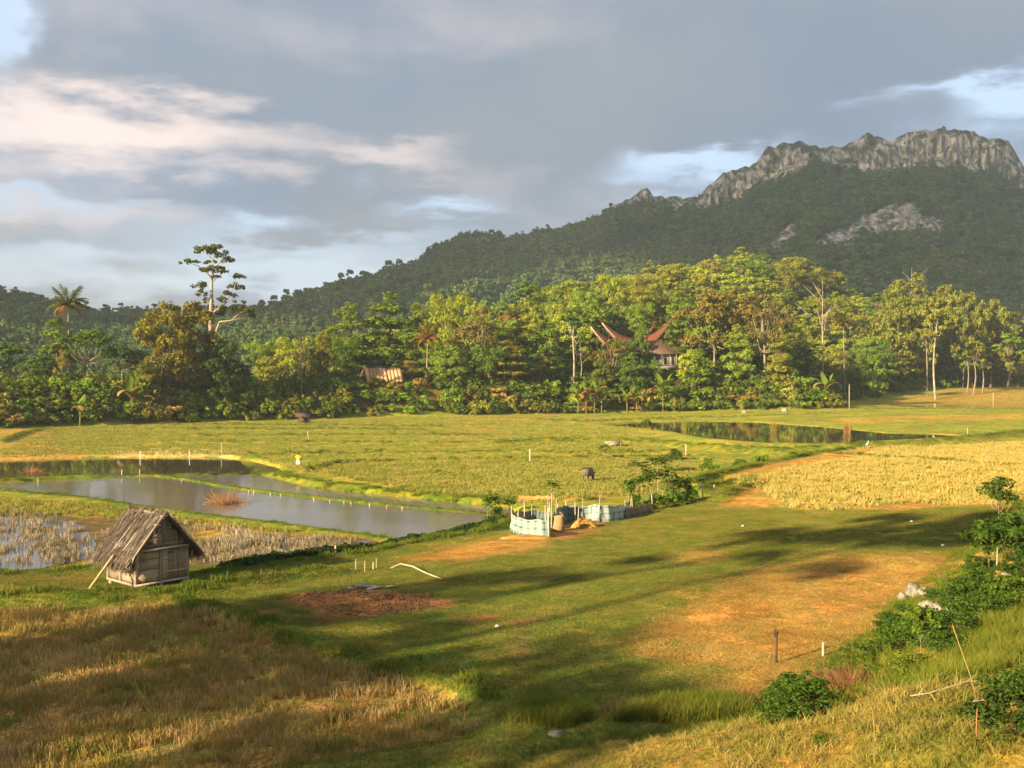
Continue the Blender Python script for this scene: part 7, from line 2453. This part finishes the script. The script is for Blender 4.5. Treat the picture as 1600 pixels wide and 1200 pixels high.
    t = rng.uniform(0, cum[-1], 620); o = rng.normal(size=620) * 0.45
    X = np.interp(t, cum, P[:, 0]) + o * 0.3; Y = np.interp(t, cum, P[:, 1]) + o
    k = fbm(t / 2.2, t * 0, 163) > -0.25
    X, Y = X[k], Y[k]
    scatter('creeper', np.stack([X, Y, ground(X, Y)], 1), upright(len(X), rng), rng.uniform(0.6, 1.2, len(X)), cr, 'dark creeping plants along the meadow rim and pond corner')
    # clods of the ploughed patch
    cl = []
    for i in range(4):
        r2 = np.random.default_rng(780 + i)
        mb = MB()
        for q in range(7):
            c = (r2.uniform(-0.3, 0.3), r2.uniform(-0.3, 0.3), 0.03); s = r2.uniform(0.035, 0.085)
            Mx = Matrix.Translation(c) @ Matrix.Rotation(r2.uniform(0, 6), 4, 'Z') @ Matrix.Rotation(r2.uniform(-.5, .5), 4, 'X')
            P8 = np.array([[-1, -1, -1], [1, -1, -1], [1, 1, -1], [-1, 1, -1], [-.7, -.7, 1], [.7, -.7, 1], [.7, .7, 1], [-.7, .7, 1]]) * s * np.array([0.5, 0.42, 0.34]) * r2.uniform(0.75, 1.25, (8, 3))
            P8 = P8 @ np.array(Mx)[:3, :3].T + np.array(Mx)[:3, 3]
            mb.hexa(P8)
        cl.append(mb.mesh('clods', M_CLOD))
    for z in ZONES:
        if z[2] is SOIL:
            field('ploughed_clods', z[0], z[1], 7.0, cl, 'clods of the small ploughed brown patch', rng, margin=0.1, tilt=0.2)


build_grass()


# dry stalks standing close to the camera
def stalk(px, py, zg, pts, label, r=0.008, mat=None):
    x, y = hit(px, min(py, 1199)); g = gz(x, y)
    e = empty('dry_stalk', (x, y, g))
    MB().tube([(0, 0, -0.1)] + pts, np.linspace(r, r * 0.5, len(pts) + 1), 5).build('stem', mat or M_BAMBOO, e, True)
    o = MB(); p = np.array(pts[-1]); q = np.array(pts[-2]); d = (p - q) / np.linalg.norm(p - q)
    for k in range(6):
        a = p - d * 0.03 * k; b = a + d * 0.06 + np.array([0.012 * (-1) ** k, 0, 0.004]); s = np.array([0.004, 0, 0]); o.add([a - s, a + s, b], tris=[(0, 1, 2)])
    h = o.build('seed_head', mat or M_BAMBOO, e); h['kind'] = 'stuff'
    tag(e, label, 'stalk')


stalk(742, 1215, 3.4, [(0.12, 0, 0.4), (0.30, 0, 0.85), (0.38, 0, 1.02)], 'tall dry stalk leaning right at the lower middle')
stalk(758, 1210, 3.4, [(0.13, 0, 0.35), (0.33, 0, 0.72), (0.40, 0, 0.8)], 'second dry stalk leaning right beside the tall one')
stalk(733, 1200, 3.4, [(0.04, 0, 0.15), (0.10, 0, 0.36)], 'short dry stalk left of the leaning pair')
stalk(1530, 1098, 4.4, [(-0.12, 0, 0.4), (-0.30, 0, 0.9), (-0.40, 0, 1.18)], 'tall thin straw-coloured stalk on the right slope', 0.009)
stalk(1368, 1160, 4.6, [(-0.01, 0, 0.2), (-0.03, 0, 0.42)], 'dark upright stalk in the dry grass of the slope', 0.009, M_BRUSH)
stalk(1527, 1165, 4.8, [(0.0, 0, 0.2), (0.01, 0, 0.46)], 'dark thin stalk right of the other in the dry grass', 0.008, M_BRUSH)
for k, (px, py, w, lab) in enumerate(((1500, 1085, 1.6, 'fallen pale branch across the upper dry slope'), (1560, 1110, 0.9, 'shorter fallen branch near the right edge'), (1400, 1065, 0.7, 'crooked dry branch above the dead brush'))):
    x, y = hit(px, py); e = empty('fallen_branch', (x, y, 0)); rng = np.random.default_rng(k)
    pts = [(t * w - w / 2, rng.normal() * 0.06, gz(x + t * w - w / 2, y) + 0.10 + 0.06 * rng.random()) for t in np.linspace(0, 1, 6)]
    e.location.z = gz(x, y); pts = [(a, b, c - e.location.z) for a, b, c in pts]
    MB().tube(pts, np.linspace(0.011, 0.005, 6), 5).build('limb', M_POSTW, e, True)
    MB().tube([pts[3], (pts[3][0] + 0.2, 0.1, pts[3][2] + 0.12)], [0.006, 0.003], 5).build('twig', M_POSTW, e, True)
    tag(e, lab, 'branch')
# scraps of litter on the meadow
M_PAPER = plain_material('white_litter', (0.8, 0.8, 0.78))
for px, py, lab in ((777, 984, 'white scrap on the shaded meadow'), (1474, 868, 'white scrap at the far rim of the straw'), (1425, 825, 'tiny white scrap on the sunny meadow'), (1161, 819, 'white scrap near the straw corner')):
    x, y = at(px, py, 1.2); e = empty('paper_scrap', (x, y, gz(x, y) + 0.05))
    mb = MB(); mb.add([(-0.09, -0.05, 0), (0.08, -0.06, 0.03), (0.1, 0.06, 0.0), (-0.07, 0.06, 0.05), (0, 0, 0.09)], tris=[(0, 1, 4), (1, 2, 4), (2, 3, 4), (3, 0, 4)])
    mb.build('crumpled_sheet', M_PAPER, e); tag(e, lab, 'litter')


# ------------------------------------------------------------------ trees behind and left of the camera: their shade falls on the meadow
for k, (x, y, kind, h, R, lab) in enumerate(SHADE_TREES):
    tm, cm, H, RR = PROTO[kind]
    e = empty('shade_tree', (x, y, gz(x, y)), k * 1.3)
    e.scale = (R / RR, R / RR, h / H)
    a = bpy.data.objects.new('trunk', tm); a.color = BROWN_BARK; link(a, e)
    b = bpy.data.objects.new('crown', cm); b.color = (*MIDG, 1); link(b, e)
    tag(e, lab, 'tree')
# ------------------------------------------------------------------ the cloud that keeps the sun off the mountain
def cloud_material():
    m, N, out = new_mat('cloud')
    d = N.n('ShaderNodeBsdfDiffuse'); d.inputs[0].default_value = (0.85, 0.85, 0.87, 1)
    t = N.n('ShaderNodeBsdfTransparent'); t.inputs[0].default_value = (1, 1, 1, 1)
    mx = N.n('ShaderNodeMixShader'); mx.inputs[0].default_value = 0.58
    N.link(t.outputs[0], mx.inputs[1]); N.link(d.outputs[0], mx.inputs[2]); N.link(mx.outputs[0], out.inputs[0])
    return m


def build_cloud():
    alt = 900.0
    def up(x, y, z):
        t = (alt - z) / SV[2]
        return np.array([x + SV[0] * t, y + SV[1] * t])
    rim = [up(-900, 470, 20), up(-250, 430, 20), up(-120, 760, 60), up(-40, 930, 110), up(90, 960, 120), up(220, 800, 80), up(300, 600, 40), up(420, 580, 40), up(900, 620, 40), up(1500, 900, 60), up(1500, 2300, 200), up(-400, 2300, 200), up(-1200, 1200, 100)]
    P = np.array(rim)
    c = P.mean(0)
    V = []; nr = 16; ns = 96
    # outline resampled round the middle, with a billowed rim
    ang = np.linspace(0, 2 * math.pi, ns, endpoint=False)
    rad = []
    Q = P - c
    for a in ang:
        d = np.array([math.cos(a), math.sin(a)]); best = 0
        for i in range(len(Q)):
            p, q = Q[i], Q[(i + 1) % len(Q)]
            M = np.array([[d[0], p[0] - q[0]], [d[1], p[1] - q[1]]])
            if abs(np.linalg.det(M)) < 1e-6: continue
            t, u = np.linalg.solve(M, p)
            if t > 0 and -1e-6 <= u <= 1 + 1e-6: best = max(best, t)
        rad.append(best)
    rad = np.array(rad) * (1 + 0.025 * fbm(ang * 6, ang * 0, 91))
    for side in (0, 1):
        for k in range(nr):
            f = (k + 1) / nr
            for a, R in zip(ang, rad):
                x = c[0] + math.cos(a) * R * f; y = c[1] + math.sin(a) * R * f
                th = (1 - f ** 3)
                z = alt - 25 * th * (1 + 0.8 * float(fbm(x / 160, y / 160, 93))) if side == 0 else alt + 2 + 150 * th * (1 + 0.7 * float(fbm(x / 200, y / 200, 95)))
                V.append((x, y, z))
    V.append((c[0], c[1], alt - 25)); V.append((c[0], c[1], alt + 150))
    Qd = []; T = []
    for side in (0, 1):
        o = side * nr * ns
        for k in range(nr - 1):
            for j in range(ns):
                f = (o + k * ns + j, o + k * ns + (j + 1) % ns, o + (k + 1) * ns + (j + 1) % ns, o + (k + 1) * ns + j)
                Qd.append(f if side == 0 else f[::-1])
        for j in range(ns):
            t = (2 * nr * ns + side, o + (j + 1) % ns, o + j)
            T.append(t if side == 0 else t[::-1])
    a0 = (nr - 1) * ns; b0 = nr * ns + (nr - 1) * ns
    for j in range(ns):
        Qd.append((a0 + j, a0 + (j + 1) % ns, b0 + (j + 1) % ns, b0 + j))
    me = mesh_np('cloud', np.array(V), [np.array(Qd), np.array(T)], [cloud_material()], True)
    o = bpy.data.objects.new('cloud', me); link(o)
    tag(o, 'broad grey cloud overhead shading the mountain', kind='structure')


build_cloud()


# ------------------------------------------------------------------ evening haze
def build_haze():
    V = [(x, y, z) for z in (-8, 372) for x, y in ((-3300, -3300), (3300, -3300), (3300, 3300), (-3300, 3300))]
    m, N, out = new_mat('evening_haze')
    v = N.n('ShaderNodeVolumePrincipled')
    v.inputs['Color'].default_value = (0.72, 0.86, 1.0, 1)
    v.inputs['Density'].default_value = 0.00021
    v.inputs['Anisotropy'].default_value = 0.1
    N.link(v.outputs[0], out.inputs['Volume'])
    o = MB().hexa(np.array(V, float)).build('haze', m)
    tag(o, 'thin evening haze filling the valley', kind='stuff')


build_haze()


# labels of look-alikes: tell them apart by their order across the view
ORD = ['first', 'second', 'third', 'fourth', 'fifth', 'sixth', 'seventh', 'eighth', 'ninth', 'tenth', 'eleventh', 'twelfth', 'thirteenth', 'fourteenth', 'fifteenth', 'sixteenth', 'seventeenth', 'eighteenth', 'nineteenth', 'twentieth']
groups = {}
for o in bpy.data.objects:
    if o.parent is None and 'group' in o and 'label' in o: groups.setdefault(o['label'], []).append(o)
for lab, os_ in groups.items():
    if len(os_) > 1:
        os_.sort(key=lambda o: o.location.x / o.location.y)
        for i, o in enumerate(os_):
            o['label'] = lab + (', leftmost of its kind' if i == 0 else ', rightmost of its kind' if i == len(os_) - 1 else ', %s from the left' % ORD[min(i, 19)])
